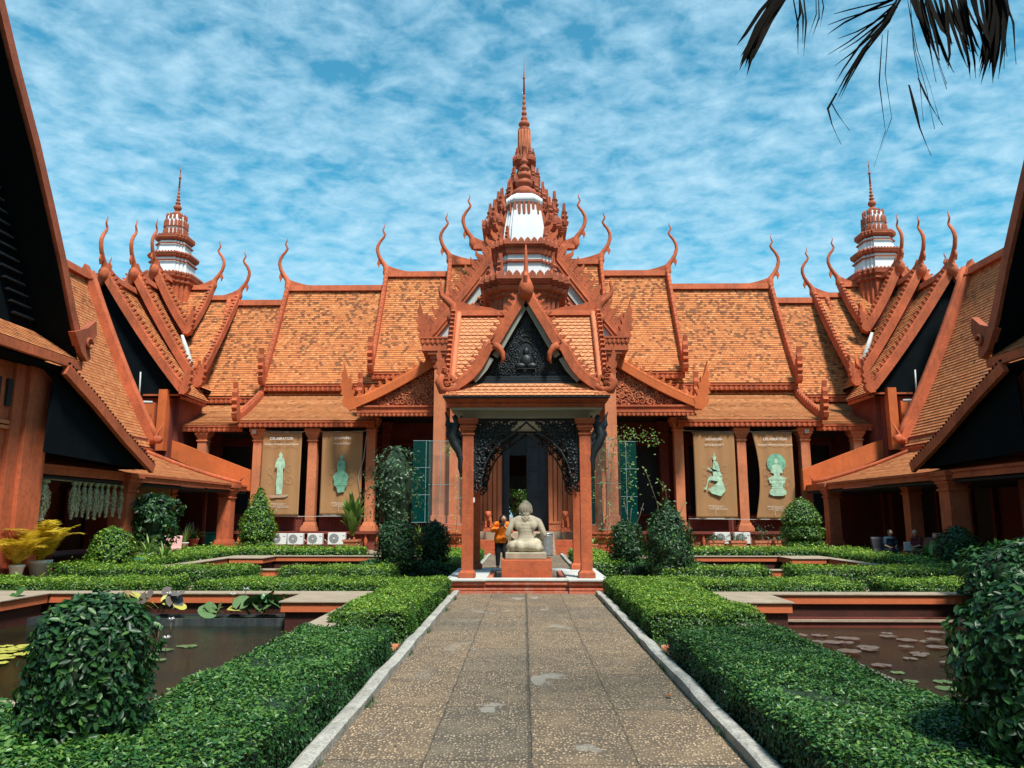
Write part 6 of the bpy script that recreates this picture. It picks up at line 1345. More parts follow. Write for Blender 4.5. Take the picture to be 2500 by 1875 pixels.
# ================================================================== equipment
MT['acw'] = paint('ac_casing', (.70, .71, .69), .06, 2, .5, .05, 20, .15, (.4, .38, .34), .15)
def ac(x, y, z, rz, label, w=.70, h=.50):
    e = empty('air_conditioner', (x, y, z), rz, label, 'air conditioner', 'outdoor air conditioner units'); mb = MB(); mb.box(-w / 2, w / 2, -.15, .15, 0, h); mb.build('casing', MT['acw'], e, .015)
    r = h * .40; cx = -w * .14; mb = MB(); fr = Frame((cx, -.156, h * .52), (1, 0, 0), (0, 0, 1))
    for k in range(6): mb.tube([fr(r * (k + 1) / 6 * math.cos(t), r * (k + 1) / 6 * math.sin(t)) for t in np.linspace(0, 2 * PI, 24)], .007, 4)
    for k in range(12): a = k * PI / 6; mb.tube([fr(0, 0), fr(r * math.cos(a), r * math.sin(a))], .004, 4)
    mb.build('fan_grille', plain('grille_grey', (.42, .43, .42), .5), e); mb = MB(); mb.poly(fr, ell(0, 0, r * .98, r * .98, 24), -.001, .002); mb.build('fan_opening', plain('fan_shadow', (.16, .17, .17), .7), e)
    mb = MB(); mb.poly(fr, ell(0, 0, r * .2, r * .2, 12), .01, .02); mb.build('fan_hub', MT['acw'], e)
    mb = MB(); mb.box(w * .5 - .13, w * .5 - .03, -.158, -.151, h * .72, h * .78); mb.build('badge', plain('badge_grey', (.3, .3, .32), .5), e)
    for q in (-.3, .3): mb = MB(); mb.box(q - .03, q + .03, -.16, .16, -.05, -.001); mb.build('foot', MT['black'], e)
    return e
ac(-11.35, 35.62, .28, .0, 'white air conditioner half hidden behind the cone topiary'); ac(-10.57, 35.6, .28, .05, 'white air conditioner, first clear of the topiary below the left banners'); ac(-9.66, 35.6, .28, .03, 'white air conditioner in the middle of the row below the left banners', .68); ac(-8.66, 35.6, .28, .06, 'white air conditioner nearest the big leafy pot below the left banners', .80, .54)
ac(15.9, 36.25, 3.97, -.1, 'white air conditioner fixed high on a pillar at the right', .62, .52); ac(15.35, 28.3, .35, -.1, 'grey air conditioner standing in shade left of the seated people', .80, .62); ac(9.0, 35.2, .34, 0, 'white air conditioner behind the first clay planter', .7, .5); ac(9.9, 35.2, .34, 0, 'white air conditioner behind the second clay planter', .7, .5)
for i in range(3):
    a = Vector((-10.18 + i * .95, 35.6, .5)); mb = MB(); mb.tube([a, a + Vector((.12, 0, -.12)), a + Vector((.2, 0, .05)), a + Vector((.28, .1, -.1))], .02, 5); tag(mb.build('refrigerant_hose', MT['greywhite']), ('white hose right of the first clear air conditioner below the left banners', 'white hose right of the middle air conditioner below the left banners', 'white hose right of the widest air conditioner below the left banners')[i], 'hose', 'air conditioner hoses')
def flood(x, y, z, rz, label):
    e = empty('floodlight', (x, y, z), rz, label, 'floodlight'); mb = MB(); mb.box(-.10, .10, -.08, .03, -.10, .10); mb.build('housing', MT['acw'], e, .01); mb = MB(); mb.box(-.08, .08, -.085, -.0805, -.08, .08); mb.build('glass', plain('lamp_glass', (.5, .52, .52), .2), e); mb = MB(); mb.tube([(-.12, 0, 0), (-.12, .05, -.16), (.12, .05, -.16), (.12, 0, 0)], .012, 5); mb.build('bracket', MT['black'], e)
flood(-13.1, 36.45, 5.62, -.3, 'white floodlight on the pillar left of the banners'); flood(13.62, 36.45, 5.6, .3, 'white floodlight on the pillar right of the banners')
e = empty('loudspeaker', (13.35, 36.4, 3.1), .3, 'small black loudspeaker on the pillar right of the banners', 'loudspeaker'); mb = MB(); mb.box(-.1, .1, -.12, .04, -.15, .15); mb.build('cabinet', MT['black'], e, .01); mb = MB(); mb.lathe((0, 0, 0), [(.07, 0), (.05, .01)], 12); mb.v = [(a, -.125 - c, b_) for a, b_, c in mb.v]; mb.build('cone', plain('speaker_cone', (.06, .06, .06), .5), e)
e = empty('floodlight', (-12.6, 20.62, 5.75), .8, 'small dark floodlight under the eave tip of the left porch', 'floodlight'); mb = MB(); mb.box(-.12, .12, -.06, .02, -.09, .09); mb.build('housing', MT['black'], e, .01); mb = MB(); mb.box(-.09, .09, -.066, -.0605, -.06, .06); mb.build('glass', plain('lamp_glass', (.4, .45, .45), .2), e)
mb = MB(); mb.box(-.16, .16, -.005, .005, -.1, .1); o = mb.build('notice_card', MT['letter']); o.location = (14.62, 21.45, 1.35); o.rotation_euler = (0, 0, -.2); tag(o, 'small white notice card fixed to the dark pillar at the right', 'notice')
# metal bin by the stairs
e = empty('metal_bin', (.92, 31.0, .02), label='ribbed galvanised bin on the path behind the statue', cat='bin'); mb = MB(); prof = []
for k in range(15): z = k * .06; prof.append((.24 + (.012 if k % 4 == 0 else 0), z))
mb.lathe((0, 0, 0), prof, 20); mb.build('drum', plain('galvanised', (.45, .47, .48), .35, .7), e); mb = MB(); mb.lathe((0, 0, .845), [(.26, 0), (.27, .02), (.24, .04), (.05, .07)], 20); mb.build('lid', plain('galvanised_lid', (.5, .52, .53), .3, .7), e)
# guardian lions
def lion(x, y, z, label):
    e = empty('guardian_lion', (x, y, z), label=label, cat='lion statue', group='red guardian lions beside the door'); mb = MB(); mb.box(-.22, .22, -.2, .3, 0, .10); mb.box(-.19, .19, -.17, .27, .10, .18); mb.build('lion_base', MT['terra'], e, .01)
    mb = MB(); b_ = .18; mb.ball((0, .12, b_ + .18), (.14, .16, .17)); limb(mb, [(0, .10, b_ + .22), (0, .0, b_ + .40), (0, -.04, b_ + .52)], [.14, .145, .12])
    for s_ in (-1, 1): limb(mb, [(s_ * .10, -.04, b_ + .42), (s_ * .11, -.08, b_ + .22), (s_ * .11, -.09, b_ + .03)], [.06, .048, .05]); mb.ball((s_ * .11, -.13, b_ + .03), (.055, .08, .035)); limb(mb, [(s_ * .12, .12, b_ + .14), (s_ * .15, -.0, b_ + .10), (s_ * .15, .02, b_ + .03)], [.09, .07, .05]); mb.ball((s_ * .10, -.03, b_ + .72), (.03, .02, .04))
    mb.ball((0, -.06, b_ + .62), (.13, .13, .13)); mb.ball((0, -.16, b_ + .58), (.085, .08, .07)); mb.ball((0, -.17, b_ + .52), (.07, .06, .04)); limb(mb, [(0, .26, b_ + .12), (0, .30, b_ + .35), (0, .24, b_ + .5)], [.035, .03, .035]); o = mb.build('body', MT['terra'], e); bake(o, .016, 2, .4)
    mb = MB()
    for k in range(14): a = k * 2 * PI / 14; mb.ball((.13 * math.cos(a), -.02, b_ + .60 + .13 * math.sin(a)), (.028,) * 3, 6, 4)
    for s_ in (-1, 1): mb.ball((s_ * .05, -.18, b_ + .65), (.018,) * 3, 6, 4)
    mb.build('mane', MT['spire'], e)
lion(-1.62, 34.9, .87, 'red guardian lion statue left of the hall door'); lion(1.88, 34.9, .87, 'red guardian lion statue right of the hall door')
# teal glass screens in the porch
gm, nt, b, out_ = newmat('teal_glass'); b.inputs['Base Color'].default_value = (.001, .045, .040, 1); b.inputs['Roughness'].default_value = .15; b.inputs['Transmission Weight'].default_value = 0; b.inputs['Alpha'].default_value = .82
fm, nt, b, out_ = newmat('clear_screen'); b.inputs['Base Color'].default_value = (.35, .40, .36, 1); b.inputs['Roughness'].default_value = .1; b.inputs['Alpha'].default_value = .07
def screen(x0, x1, y, z0, z1, label, mat, bars=3, vx=.75, rz=0):
    e = empty('glass_screen', ((x0 + x1) / 2, y, z0), rz, label, 'glass screen', 'tall glass screens around the porch'); w = x1 - x0; h = z1 - z0; mb = MB(); mb.box(-w / 2, w / 2, -.01, .01, 0, h); mb.build('pane', mat, e)
    mb = MB(); t = .011
    for k in range(bars + 1): z = h * k / bars; mb.box(-w / 2, w / 2, -.03, -.0105, z - t, z + t)
    mb.box(-w / 2 + w * vx - t, -w / 2 + w * vx + t, -.045, -.0305, 0, h); mb.build('bar', plain('screen_bar', (.24, .36, .36), .4), e)
screen(-5.02, -4.22, 34.25, 1.3, 4.95, 'teal glass screen left of the entrance pillars', gm); screen(4.35, 5.08, 34.25, 1.2, 4.9, 'teal glass screen right of the entrance pillars', gm, vx=.35)
screen(-3.1, -2.35, 34.3, 1.2, 4.7, 'dim glass screen just left of the pavilion posts', fm); screen(2.45, 3.2, 34.3, 1.2, 4.7, 'dim teal glass screen just right of the pavilion posts', gm, vx=.5); screen(3.25, 4.3, 33.9, 1.0, 5.0, 'clear screen in front of the right entrance pillars', fm, 2, .5); screen(-4.25, -3.2, 33.9, 1.0, 4.9, 'clear screen in front of the left entrance pillars', fm, 2, .5)

# ================================================================== pots and plants
CLAY = paint('clay_pot', (.52, .17, .085), .15, 3, .85, .3, 30, .3, (.2, .1, .06), .3); WPOT = paint('white_pot', (.66, .66, .62), .08, 2, .7, .2, 20, .35, (.3, .28, .24), .3)
def pot(parent, r, h, mat, sq=False):
    mb = MB()
    if sq:
        a = [(r * .8, 0), (r, h)]; mb.ringstack([(1, 1), (-1, 1), (-1, -1), (1, -1)], [(0, r * .75), (h * .85, r * .95), (h * .851, r * 1.05), (h, r * 1.05), (h - .001, r * .9), (h * .9, r * .88)], 0, 0)
    else: mb.lathe((0, 0, 0), [(r * .72, 0), (r * .95, h * .8), (r * 1.05, h * .82), (r * 1.05, h), (r * .92, h), (r * .9, h * .9)], 18)
    mb.build('pot', mat, parent); mb = MB(); mb.lathe((0, 0, h * .88), [(r * .88, 0), (.01, .01)], 12); mb.build('pot_soil', LM['core'], parent)
def blade_plant(parent, z, n, L, mat, spread=.6, wid=.06, droop=.6, seed=1, stem=0, name='leaves', upright=0.0):
    R_ = random.Random(seed); V = []; Fc = []; T = []
    for i in range(n):
        a = R_.uniform(0, 2 * PI); el = R_.uniform(.35 + upright, 1.45); l = L * R_.uniform(.6, 1.1); d = Vector((math.cos(a), math.sin(a), 0)); s_ = Vector((-d.y, d.x, 0)); w = wid * R_.uniform(.7, 1.2); p = Vector((d.x * .03, d.y * .03, z + stem * R_.uniform(.3, 1))); k = 7; b0 = len(V); tone = R_.random()
        for j in range(k + 1):
            t = j / k; ang = el - droop * t * t * 1.6; 
            if j: p = p + (d * math.cos(ang) * spread * 1.3 + Vector((0, 0, math.sin(ang)))) * (l / k)
            ww = w * math.sin(PI * min(1, .12 + .88 * t) ** .8) * (1 if t < 1 else .05); V += [p - s_ * ww + Vector((0, 0, ww * .3)), p, p + s_ * ww + Vector((0, 0, ww * .3))]; T += [tone] * 3
        for j in range(k): q = b0 + j * 3; Fc += [(q, q + 1, q + 4, q + 3), (q + 1, q + 2, q + 5, q + 4)]
    me = bpy.data.meshes.new(name); me.from_pydata([tuple(v) for v in V], [], Fc); a_ = me.attributes.new('tone', 'FLOAT', 'POINT'); a_.data.foreach_set('value', T); me.materials.append(mat); me.polygons.foreach_set('use_smooth', [True] * len(Fc)); o = bpy.data.objects.new(name, me); COL.objects.link(o); o.parent = parent; return o
def frond(parent, pts, ll, mat, name='frond', n=26, wid=.018, droop=.5, hang=0, rach=.012, ragged=0, seed=1):
    """feather leaf along a rachis"""
    R_ = random.Random(seed); pts = [Vector(p) for p in pts]
    def at(t): s = t * (len(pts) - 1); i = min(int(s), len(pts) - 2); return pts[i].lerp(pts[i + 1], s - i), (pts[i + 1] - pts[i]).normalized()
    V = []; Fc = []; T = []; tone0 = R_.uniform(.2, .8)
    for i in range(n):
        t = .12 + .88 * i / n; p, d = at(t); s0 = d.cross(Vector((0, 0, 1))); s0 = s0.normalized() if s0.length > .05 else Vector((1, 0, 0)); l = ll * (math.sin(PI * (.15 + .8 * t)) ** .6) * R_.uniform(.8, 1.15)
        for sg in (-1, 1):
            if ragged and R_.random() < ragged: continue
            dirv = (s0 * sg * (1 - hang) + d * .65 + Vector((0, 0, .25 * (1 - hang) - hang * 1.6))).normalized(); k = 4; q = p.copy(); b0 = len(V); up = dirv.cross(d).normalized() if dirv.cross(d).length > .01 else Vector((0, 0, 1)); wv = up.cross(dirv).normalized() * wid * R_.uniform(.7, 1.2)
            if hang: wv = Vector((R_.uniform(-1, 1), R_.uniform(-1, 1), 0)).normalized() * wid
            tn = min(1, max(0, tone0 + R_.uniform(-.3, .3)))
            for j in range(k + 1):
                f = j / k
                if j: q = q + (dirv + Vector((R_.uniform(-.08, .08), R_.uniform(-.08, .08), -droop * f))).normalized() * l / k
                w_ = (1 - f) ** .7 + .04; V += [q - wv * w_, q + wv * w_]; T += [tn, tn]
            for j in range(k): a = b0 + 2 * j; Fc.append((a, a + 1, a + 3, a + 2))
    b0 = len(V)
    mbr = MB(); mbr.tube(pts, [rach * (1 - .8 * i / (len(pts) - 1)) for i in range(len(pts))], 4); V += mbr.v; T += [tone0] * len(mbr.v); Fc += [tuple(b0 + i for i in f) for f in mbr.f]
    me = bpy.data.meshes.new(name); me.from_pydata([tuple(v) for v in V], [], Fc); a_ = me.attributes.new('tone', 'FLOAT', 'POINT'); a_.data.foreach_set('value', T); me.materials.append(mat); o = bpy.data.objects.new(name, me); COL.objects.link(o); o.parent = parent; return o
def arch_pts(a, L, el, droop, z=0, n=9, o=(0, 0)):
    p = Vector((o[0], o[1], z)); P = [p.copy()]
    for j in range(n): ang = el - droop * (j / n) ** 1.4; p = p + Vector((math.cos(a) * math.cos(ang), math.sin(a) * math.cos(ang), math.sin(ang))) * L / n; P.append(p.copy())
    return P
def areca(x, y, z, r, h, L, n, label, seed, mat=WPOT):
    e = empty('potted_palm', (x, y, z), label=label, cat='potted palm', group='yellow palms in white pots'); pot(e, r, h, mat); R_ = random.Random(seed)
    for i in range(n):
        a = R_.uniform(0, 2 * PI); frond(e, arch_pts(a, L * R_.uniform(.75, 1.1), R_.uniform(1.15, 1.5), R_.uniform(1.0, 1.7), h * .9, o=(.05 * math.cos(a), .05 * math.sin(a))), L * .30, LM['yellow'], n=24, wid=.020, seed=seed * 50 + i)
areca(-12.35, 19.6, .0, .27, .48, 1.22, 24, 'large yellow palm in a big white pot at the foot of the left porch', 3); areca(-12.35, 18.7, .12, .17, .30, 1.0, 16, 'smaller yellow palm in a small white pot at the left edge', 5)
def pplant(x, y, z, r, h, n, L, label, seed, mat=CLAY, lm='cycad', sq=False, **k):
    e = empty('potted_plant', (x, y, z), label=label, cat='potted plant'); pot(e, r, h, mat, sq); blade_plant(e, h * .85, n, L, LM[lm], seed=seed, **k); return e
e = pplant(-7.3, 32.6, .05, .32, .55, 64, 1.55, 'big leafy plant with broad upright leaves in a square clay pot left of the entrance', 2, sq=True, wid=.13, stem=.75, spread=.5, upright=.45, droop=.3)
pplant(-14.1, 32.6, .3, .26, .34, 34, .75, 'bushy plant in a round clay pot by the left gallery pillar', 4, wid=.035); pplant(-13.6, 30.7, .3, .16, .24, 16, .9, 'thin upright plant in a white pot by the left gallery pillar', 5, mat=WPOT, wid=.02, upright=.6, droop=.2)
pplant(-11.75, 24.0, .0, .26, .45, 40, .8, 'strap leaved plant in a grey stone pot in front of the pink seat', 6, mat=MT['greywhite'], wid=.035, lm='cycad'); pplant(-12.9, 26.8, .0, .2, .3, 30, .8, 'spiky green plant between the stone pot and the pink seat', 7, wid=.03, lm='bright'); pplant(-10.6, 22.6, .0, .2, .25, 34, .8, 'yellow green strap plant right of the round topiary on the left', 8, wid=.04)
pplant(-13.0, 28.0, .3, .12, .16, 18, .6, 'small spiky plant behind the pink seat', 9, wid=.03, upright=.3); pplant(-4.55, 33.0, .05, .22, .4, 40, .95, 'fountain of pale strap leaves before the left teal glass screen', 10, lm='cycad', wid=.05, upright=.3)
pplant(2.95, 33.1, .05, .2, .35, 26, .5, 'small green plant in a clay box right of the stairs', 12, sq=True, wid=.03); pplant(12.3, 23.5, .0, .2, .3, 9, .95, 'plant with a few broad yellow green leaves beside the right round topiary', 13, wid=.10, lm='bright', droop=.9)
for i, (x, l, s_) in enumerate(((8.42, 'long clay planter with a low mound plant, leftmost below the right banners', 1), (9.38, 'long clay planter with low grey leaves, second from left below the right banners', 2), (10.42, 'long clay planter with a wispy shrub, third from left below the right banners', 3), (11.28, 'long clay planter nearest the tiered topiary', 4))):
    e = empty('clay_planter', (x, 34.0, .10), label=l, cat='planter', group='clay planters below the right banners'); mb = MB(); mb.ringstack([(1.15, .8), (-1.15, .8), (-1.15, -.8), (1.15, -.8)], [(0, .24), (.32, .28), (.321, .305), (.42, .305), (.419, .27), (.36, .265)], 0, 0); mb.build('box', CLAY, e)
    P = rng.normal(0, 1, (160, 3)) * np.array([.22, .14, .09 if s_ != 3 else .25]) + np.array([0, 0, .5 if s_ != 3 else .7]); o = leaf_mesh('leaves', P, np.tile([0, 0, 1.], (160, 1)), .10, LM['dusty'], None); o.parent = e; mb = MB(); mb.tube([(0, 0, .3), (.03, 0, .55)], .02, 5); mb.build('stem', LM['bark'], e)
# dark large leaved shrub in the left gallery, climber with violet flower, vines on the right screens
topiary(-12.6, 26.0, [(.3, .3), (.5, .8), (.7, 1.3), (.72, 1.8), (.5, 2.15), (.1, 2.3)], 'dark big leaved shrub in front of the left gallery', leaf=.17, mat='dark', rough=.15, dens=1.5, cat='shrub', name='leafy_shrub')
def vine(name, label, pts, n, leafs, mat, spread=.15, r=.012, flower=None):
    e = empty(name, pts[0][0], label=label, cat='climbing plant'); o0 = Vector(pts[0][0]); mb = MB(); P = []
    for line in pts:
        mb.tube([Vector(p) - o0 for p in line], [r * (1 - .5 * i / len(line)) for i in range(len(line))], 4)
        for k in range(n):
            t = random.random() * (len(line) - 1); i = int(t); q = Vector(line[i]).lerp(Vector(line[min(i + 1, len(line) - 1)]), t - i) - o0; P.append(q + Vector((random.gauss(0, spread), random.gauss(0, spread), random.gauss(0, spread))))
    mb.build('stem', LM['bark'], e); o = leaf_mesh('leaves', P, np.tile([0, -.6, .8], (len(P), 1)), leafs * rng.uniform(.6, 1.2, len(P)), mat, None); o.parent = e
    if flower: mb = MB(); [mb.ball(Vector(flower) - o0 + Vector((random.gauss(0, .05), random.gauss(0, .05), random.gauss(0, .03))), (.035,) * 3, 6, 4) for _ in range(9)]; mb.build('blossom', plain('violet_petal', (.10, .06, .5), .5), e)
random.seed(9)
vine('climbing_vine', 'leafy vine spilling over the top of the right entrance screen', [[(3.6, 33.6, 0), (3.7, 33.5, 2), (3.9, 33.4, 4.2), (4.1, 33.3, 5.0)], [(3.9, 33.4, 4.9), (4.6, 33.2, 5.15), (5.4, 33.1, 5.0), (5.9, 33.0, 4.8)], [(3.5, 33.4, 4.9), (3.0, 33.3, 4.9), (2.7, 33.3, 4.5)], [(4.4, 33.2, 5.0), (4.6, 33.2, 3.6), (4.5, 33.2, 2.2)]], 150, .12, LM['bright'], .22)
vine('climbing_vine', 'thin vine climbing the clear screen right of the pavilion posts', [[(2.9, 33.5, 0), (2.8, 33.4, 2), (3.0, 33.4, 4.2)], [(3.3, 33.5, 0), (3.5, 33.4, 2.4), (3.3, 33.4, 4.6)], [(2.6, 33.4, 0), (2.5, 33.4, 2.2), (2.7, 33.4, 3.8)]], 90, .11, LM['bright'], .14)
vine('climbing_vine', 'thin yellowing vine on the screen left of the pavilion posts', [[(-3.0, 33.5, 0), (-2.9, 33.4, 2), (-2.8, 33.4, 4.6)], [(-2.8, 33.4, 4.4), (-3.2, 33.3, 4.8), (-3.4, 33.3, 4.3)]], 70, .11, LM['cycad'], .15)
vine('climbing_vine', 'thin climber with a violet flower on the left gallery pillar', [[(-13.4, 26.6, 0), (-13.5, 26.5, 1.2), (-13.2, 26.5, 2.0), (-13.1, 26.5, 2.25)], [(-13.5, 26.6, 0), (-13.8, 26.5, .9), (-13.9, 26.5, 1.5)], [(-13.0, 26.6, 0), (-12.8, 26.5, .9), (-12.9, 26.5, 1.4)]], 46, .12, LM['cycad'], .09, flower=(-13.05, 26.45, 2.28))
vine('bare_branches', 'bare grey branches of a leafless bush in the shade at the right edge', [[(14.2, 20.5, 0), (14.0, 20.4, .7), (13.3, 20.2, 1.1), (12.6, 20.1, 1.0)], [(14.1, 20.4, .6), (13.4, 20.3, .5), (12.8, 20.2, .75)], [(14.0, 20.4, .7), (13.7, 20.0, 1.3), (13.9, 19.8, 1.6)], [(13.4, 20.2, 1.1), (13.0, 20.0, 1.4)]], 2, .06, LM['dry'], .05, .022)
vine('young_shoots', 'bare pale twigs with few leaves right of the entrance', [[(4.3, 31.5, 0), (4.3, 31.4, 1.2), (4.1, 31.4, 2.2)], [(4.3, 31.4, .8), (4.7, 31.4, 1.5), (4.9, 31.4, 2.1)], [(4.3, 31.4, 1.0), (4.4, 31.4, 1.9)], [(5.2, 31.5, 0), (5.3, 31.4, 1.3), (5.5, 31.4, 2.0)]], 5, .12, LM['dusty'], .05, .016)
vine('young_shoots', 'long wispy shoots rising from the right shrub by the pavilion', [[(3.4, 18.6, 1.2), (3.2, 18.6, 2.0), (2.95, 18.6, 2.75)], [(3.5, 18.6, 1.3), (3.45, 18.6, 2.2), (3.3, 18.6, 2.45)], [(3.6, 18.6, 1.3), (3.9, 18.6, 1.9)]], 26, .075, LM['bright'], .05, .008)
# hanging garlands on a bamboo pole
mb = MB(); mb.tube([(-13.3, 20.4, 2.62), (-13.32, 23, 2.59), (-13.3, 25.4, 2.56)], .025, 6); tag(mb.build('bamboo_pole', paint('bamboo', (.42, .38, .28), .2, 6, .6, .2, 30, .1)), 'pale bamboo pole carrying the garlands in the left gallery', 'pole')
gl = ['hanging pale green garland alone at the left end of the pole', 'hanging garland first of the long row after the gap', 'hanging garland second of the long row', 'hanging garland third of the long row', 'hanging garland fourth of the long row', 'hanging garland fifth of the long row', 'hanging garland sixth of the long row', 'hanging garland seventh of the long row', 'hanging garland eighth of the long row', 'hanging garland last of the long row next to the pillar']
for i, (y, rr, L_) in enumerate(((21.35, .22, .95), (22.75, .13, .92), (23.0, .09, .86), (23.3, .09, .88), (23.6, .10, .92), (23.95, .13, .95), (24.25, .10, .86), (24.6, .10, .9), (25.0, .11, .86), (25.45, .13, .92))):
    e = empty('hanging_garland', (-13.28, y - .45, 2.56), label=gl[i], cat='garland', group='garlands hanging from the pole'); n_ = int(420 * rr / .1); t = rng.uniform(0, 1, n_); r_ = rr * (.35 + .75 * np.sin(np.clip(t * 1.15, 0, 1) * PI) ** .7) * rng.uniform(.2, 1, n_) ** .5; a = rng.uniform(0, 2 * PI, n_)
    P = np.stack([r_ * np.cos(a) * .7, r_ * np.sin(a), -.10 - t * L_], 1); o = leaf_mesh('blossoms', P, np.stack([np.cos(a), np.sin(a), 0 * a], 1), .07, LM['garland'], None, tone=rng.uniform(.5, 1, n_), align=np.tile([0, 0, -1.5], (n_, 1)), wid=.35); o.parent = e
    mb = MB(); mb.ball((0, 0, -.03), (rr * .7, rr * .7, .07), 10, 6); mb.tube([(0, 0, 0), (0, 0, -L_ * .9)], rr * .35, 6); mb.build('knot', plain('garland_core', (.34, .36, .18), .8), e)
e = empty('bamboo_blind', (-13.75, 27.6, 1.75), label='brown bamboo blind half rolled up between the left gallery pillars', cat='blind'); mb = MB()
for k in range(30): mb.box(-.01, .01, -1.9, 1.9, .03 + k * .034, .058 + k * .034)
BL = paint('bamboo_slats', (.26, .13, .06), .35, 6, .8, .3, 30, .2); mb.build('slats', BL, e); mb = MB(); mb.tube([(0, -1.95, 0), (0, 1.95, 0)], .09, 10); mb.build('roll', BL, e); mb = MB()
for y in (-1.2, 1.2): mb.tube([(.03, y, -.1), (.03, y, 1.08)], .008, 4)
mb.build('cord', MT['greywhite'], e)
# odds and ends at the foot of the left gallery
e = empty('water_cooler_box', (-11.35, 21.6, .0), .3, 'small white box on a dark crate left of the round topiary', 'box'); mb = MB(); mb.box(-.22, .22, -.2, .2, .42, .68); mb.build('box', WPOT, e, .01); mb = MB(); mb.box(-.2, .2, -.18, .18, 0, .42); mb.build('crate', MT['black'], e, .01); mb = MB(); mb.lathe((0, 0, .68), [(.07, 0), (.08, .12), (.05, .16)], 10); mb.build('cup', WPOT, e)
mb = MB(); mb.box(-.3, .3, -.25, .25, 0, .42, .03); o = mb.build('teal_tub', plain('teal_plastic', (.03, .16, .17), .5), None, .02); o.location = (-10.9, 21.5, 0); tag(o, 'low teal plastic tub left of the round topiary', 'tub')
e = empty('rubbish_bin', (-14.0, 34.6, .3), 0, 'green plastic bin between the left gallery and the cone topiary', 'bin'); mb = MB(); mb.ringstack([(1, .8), (-1, .8), (-1, -.8), (1, -.8)], [(0, .30), (.5, .38)], 0, 0); mb.build('body', plain('green_plastic', (.015, .20, .14), .45), e, .02); mb = MB(); mb.box(-.42, .42, -.36, .36, .501, .56); mb.build('lid', plain('green_lid', (.02, .25, .18), .4), e, .02)
mb = MB()
for s_ in (-1, 1): mb.tube([(s_ * .25, 0, 0), (s_ * .06, 0, 1.0)], .025, 5)
for k in range(4): mb.tube([(-.22 + k * .045, 0, .15 + k * .24), (.22 - k * .045, 0, .15 + k * .24)], .018, 5)
o = mb.build('step_ladder', plain('blue_grey_paint', (.16, .24, .30), .5)); o.location = (-14.55, 33.4, .3); tag(o, 'blue grey folding ladder leaning by the left gallery', 'ladder')
mb = MB(); mb.box(-.05, .05, -.05, .05, 0, 2.6); o = mb.build('red_post', MT['terra_dk']); o.location = (-14.2, 33.9, .3); tag(o, 'thin dark red post behind the folding ladder', 'post')

# trees seen through the doorway and beyond
def tree(x, y, h, r, label, seed):
    e = empty('tree', (x, y, 0), label=label, cat='tree'); R_ = random.Random(seed); mb = MB(); mb.tube([(0, 0, 0), (.1, 0, h * .4), (-.1, .1, h * .7)], [.28, .2, .1], 8)
    P = []; Nn = []
    for k in range(16):
        c = Vector((R_.uniform(-1, 1) * r * .7, R_.uniform(-1, 1) * r * .7, h * R_.uniform(.38, .95))); mb.tube([(0, 0, h * .35), c * .6 + Vector((0, 0, h * .15)), c], [.10, .06, .02], 5); n_ = 420; v = rng.normal(0, 1, (n_, 3)); v /= np.linalg.norm(v, axis=1)[:, None]; P.append(np.array(c) + v * (r * .45) * rng.uniform(.5, 1, (n_, 1)) * np.array([1, 1, .75])); Nn.append(v)
    mb.build('trunk', LM['bark'], e); P = np.concatenate(P); o = leaf_mesh('crown', P, np.concatenate(Nn), .26 * rng.uniform(.7, 1.2, len(P)), LM['hedge'], None, up=.3, shape=0); o.parent = e
tree(-.6, 53, 5.2, 2.6, 'green tree seen through the open doorway of the hall', 3)

# coconut palm over the viewer's right, its drooping tips against the sky
pt = empty('palm_tree', (5.0, 3.4, 0), label='palm whose dark drooping frond tips hang into the top right of the sky', cat='palm tree')
mb = MB(); mb.tube([(.4, -.3, 0), (.3, -.2, 2.5), (.1, -.1, 5.5), (0, 0, 8.4)], [.20, .15, .13, .15], 10); mb.build('trunk', LM['bark'], pt)
top = Vector((5.0, 3.4, 8.4)); R_ = random.Random(2)
def droopfrond(end, ll, n, wid, ragged, seed, rise=.5, hang=.8):
    end = Vector(end); P = []
    for j in range(11):
        t = j / 10; P.append(top.lerp(end, t) + Vector((0, 0, rise * 4 * t * (1 - t))) - top)
    frond(pt, [p + (top - Vector((5.0, 3.4, 0))) for p in P], ll, LM['dry'], n=n, wid=wid, droop=.25, hang=hang, rach=.025, ragged=ragged, seed=seed)
def hangblade(path, w, seed, n=1):
    R_ = random.Random(seed); V = []; Fc = []; T = []
    for i in range(n):
        off = Vector((R_.uniform(-.5, .5) * .12, R_.uniform(-.1, .1), 0)); spr = Vector((R_.uniform(-.07, .07), R_.uniform(-.05, .05), R_.uniform(-.12, .18))); b0 = len(V); k = len(path)
        for j, p in enumerate(path):
            t = j / (k - 1); q = Vector(p) - Vector((5.0, 3.4, 0)) + off * (1 - t * .5) + spr * t; ww = w * (math.sin(PI * (.25 + .75 * t)) ** .8 if t < 1 else .02) * R_.uniform(.8, 1.2); V += [q - Vector((ww, 0, 0)), q + Vector((ww, .01, 0))]; T += [.3, .3]
        for j in range(k - 1): a = b0 + 2 * j; Fc.append((a, a + 1, a + 3, a + 2))
    me = bpy.data.meshes.new('leaflet'); me.from_pydata([tuple(v) for v in V], [], Fc); a_ = me.attributes.new('tone', 'FLOAT', 'POINT'); a_.data.foreach_set('value', T); me.materials.append(LM['dry']); o = bpy.data.objects.new('leaflet_cluster', me); COL.objects.link(o); o.parent = pt
droopfrond((2.45, 6.0, 6.28), .42, 34, .016, .1, 3); droopfrond((3.30, 6.0, 6.12), .38, 44, .013, .1, 5, .6, .75); droopfrond((3.95, 6.0, 6.28), .45, 36, .018, .1, 7); droopfrond((4.2, 6.2, 6.4), .30, 34, .013, .1, 9)
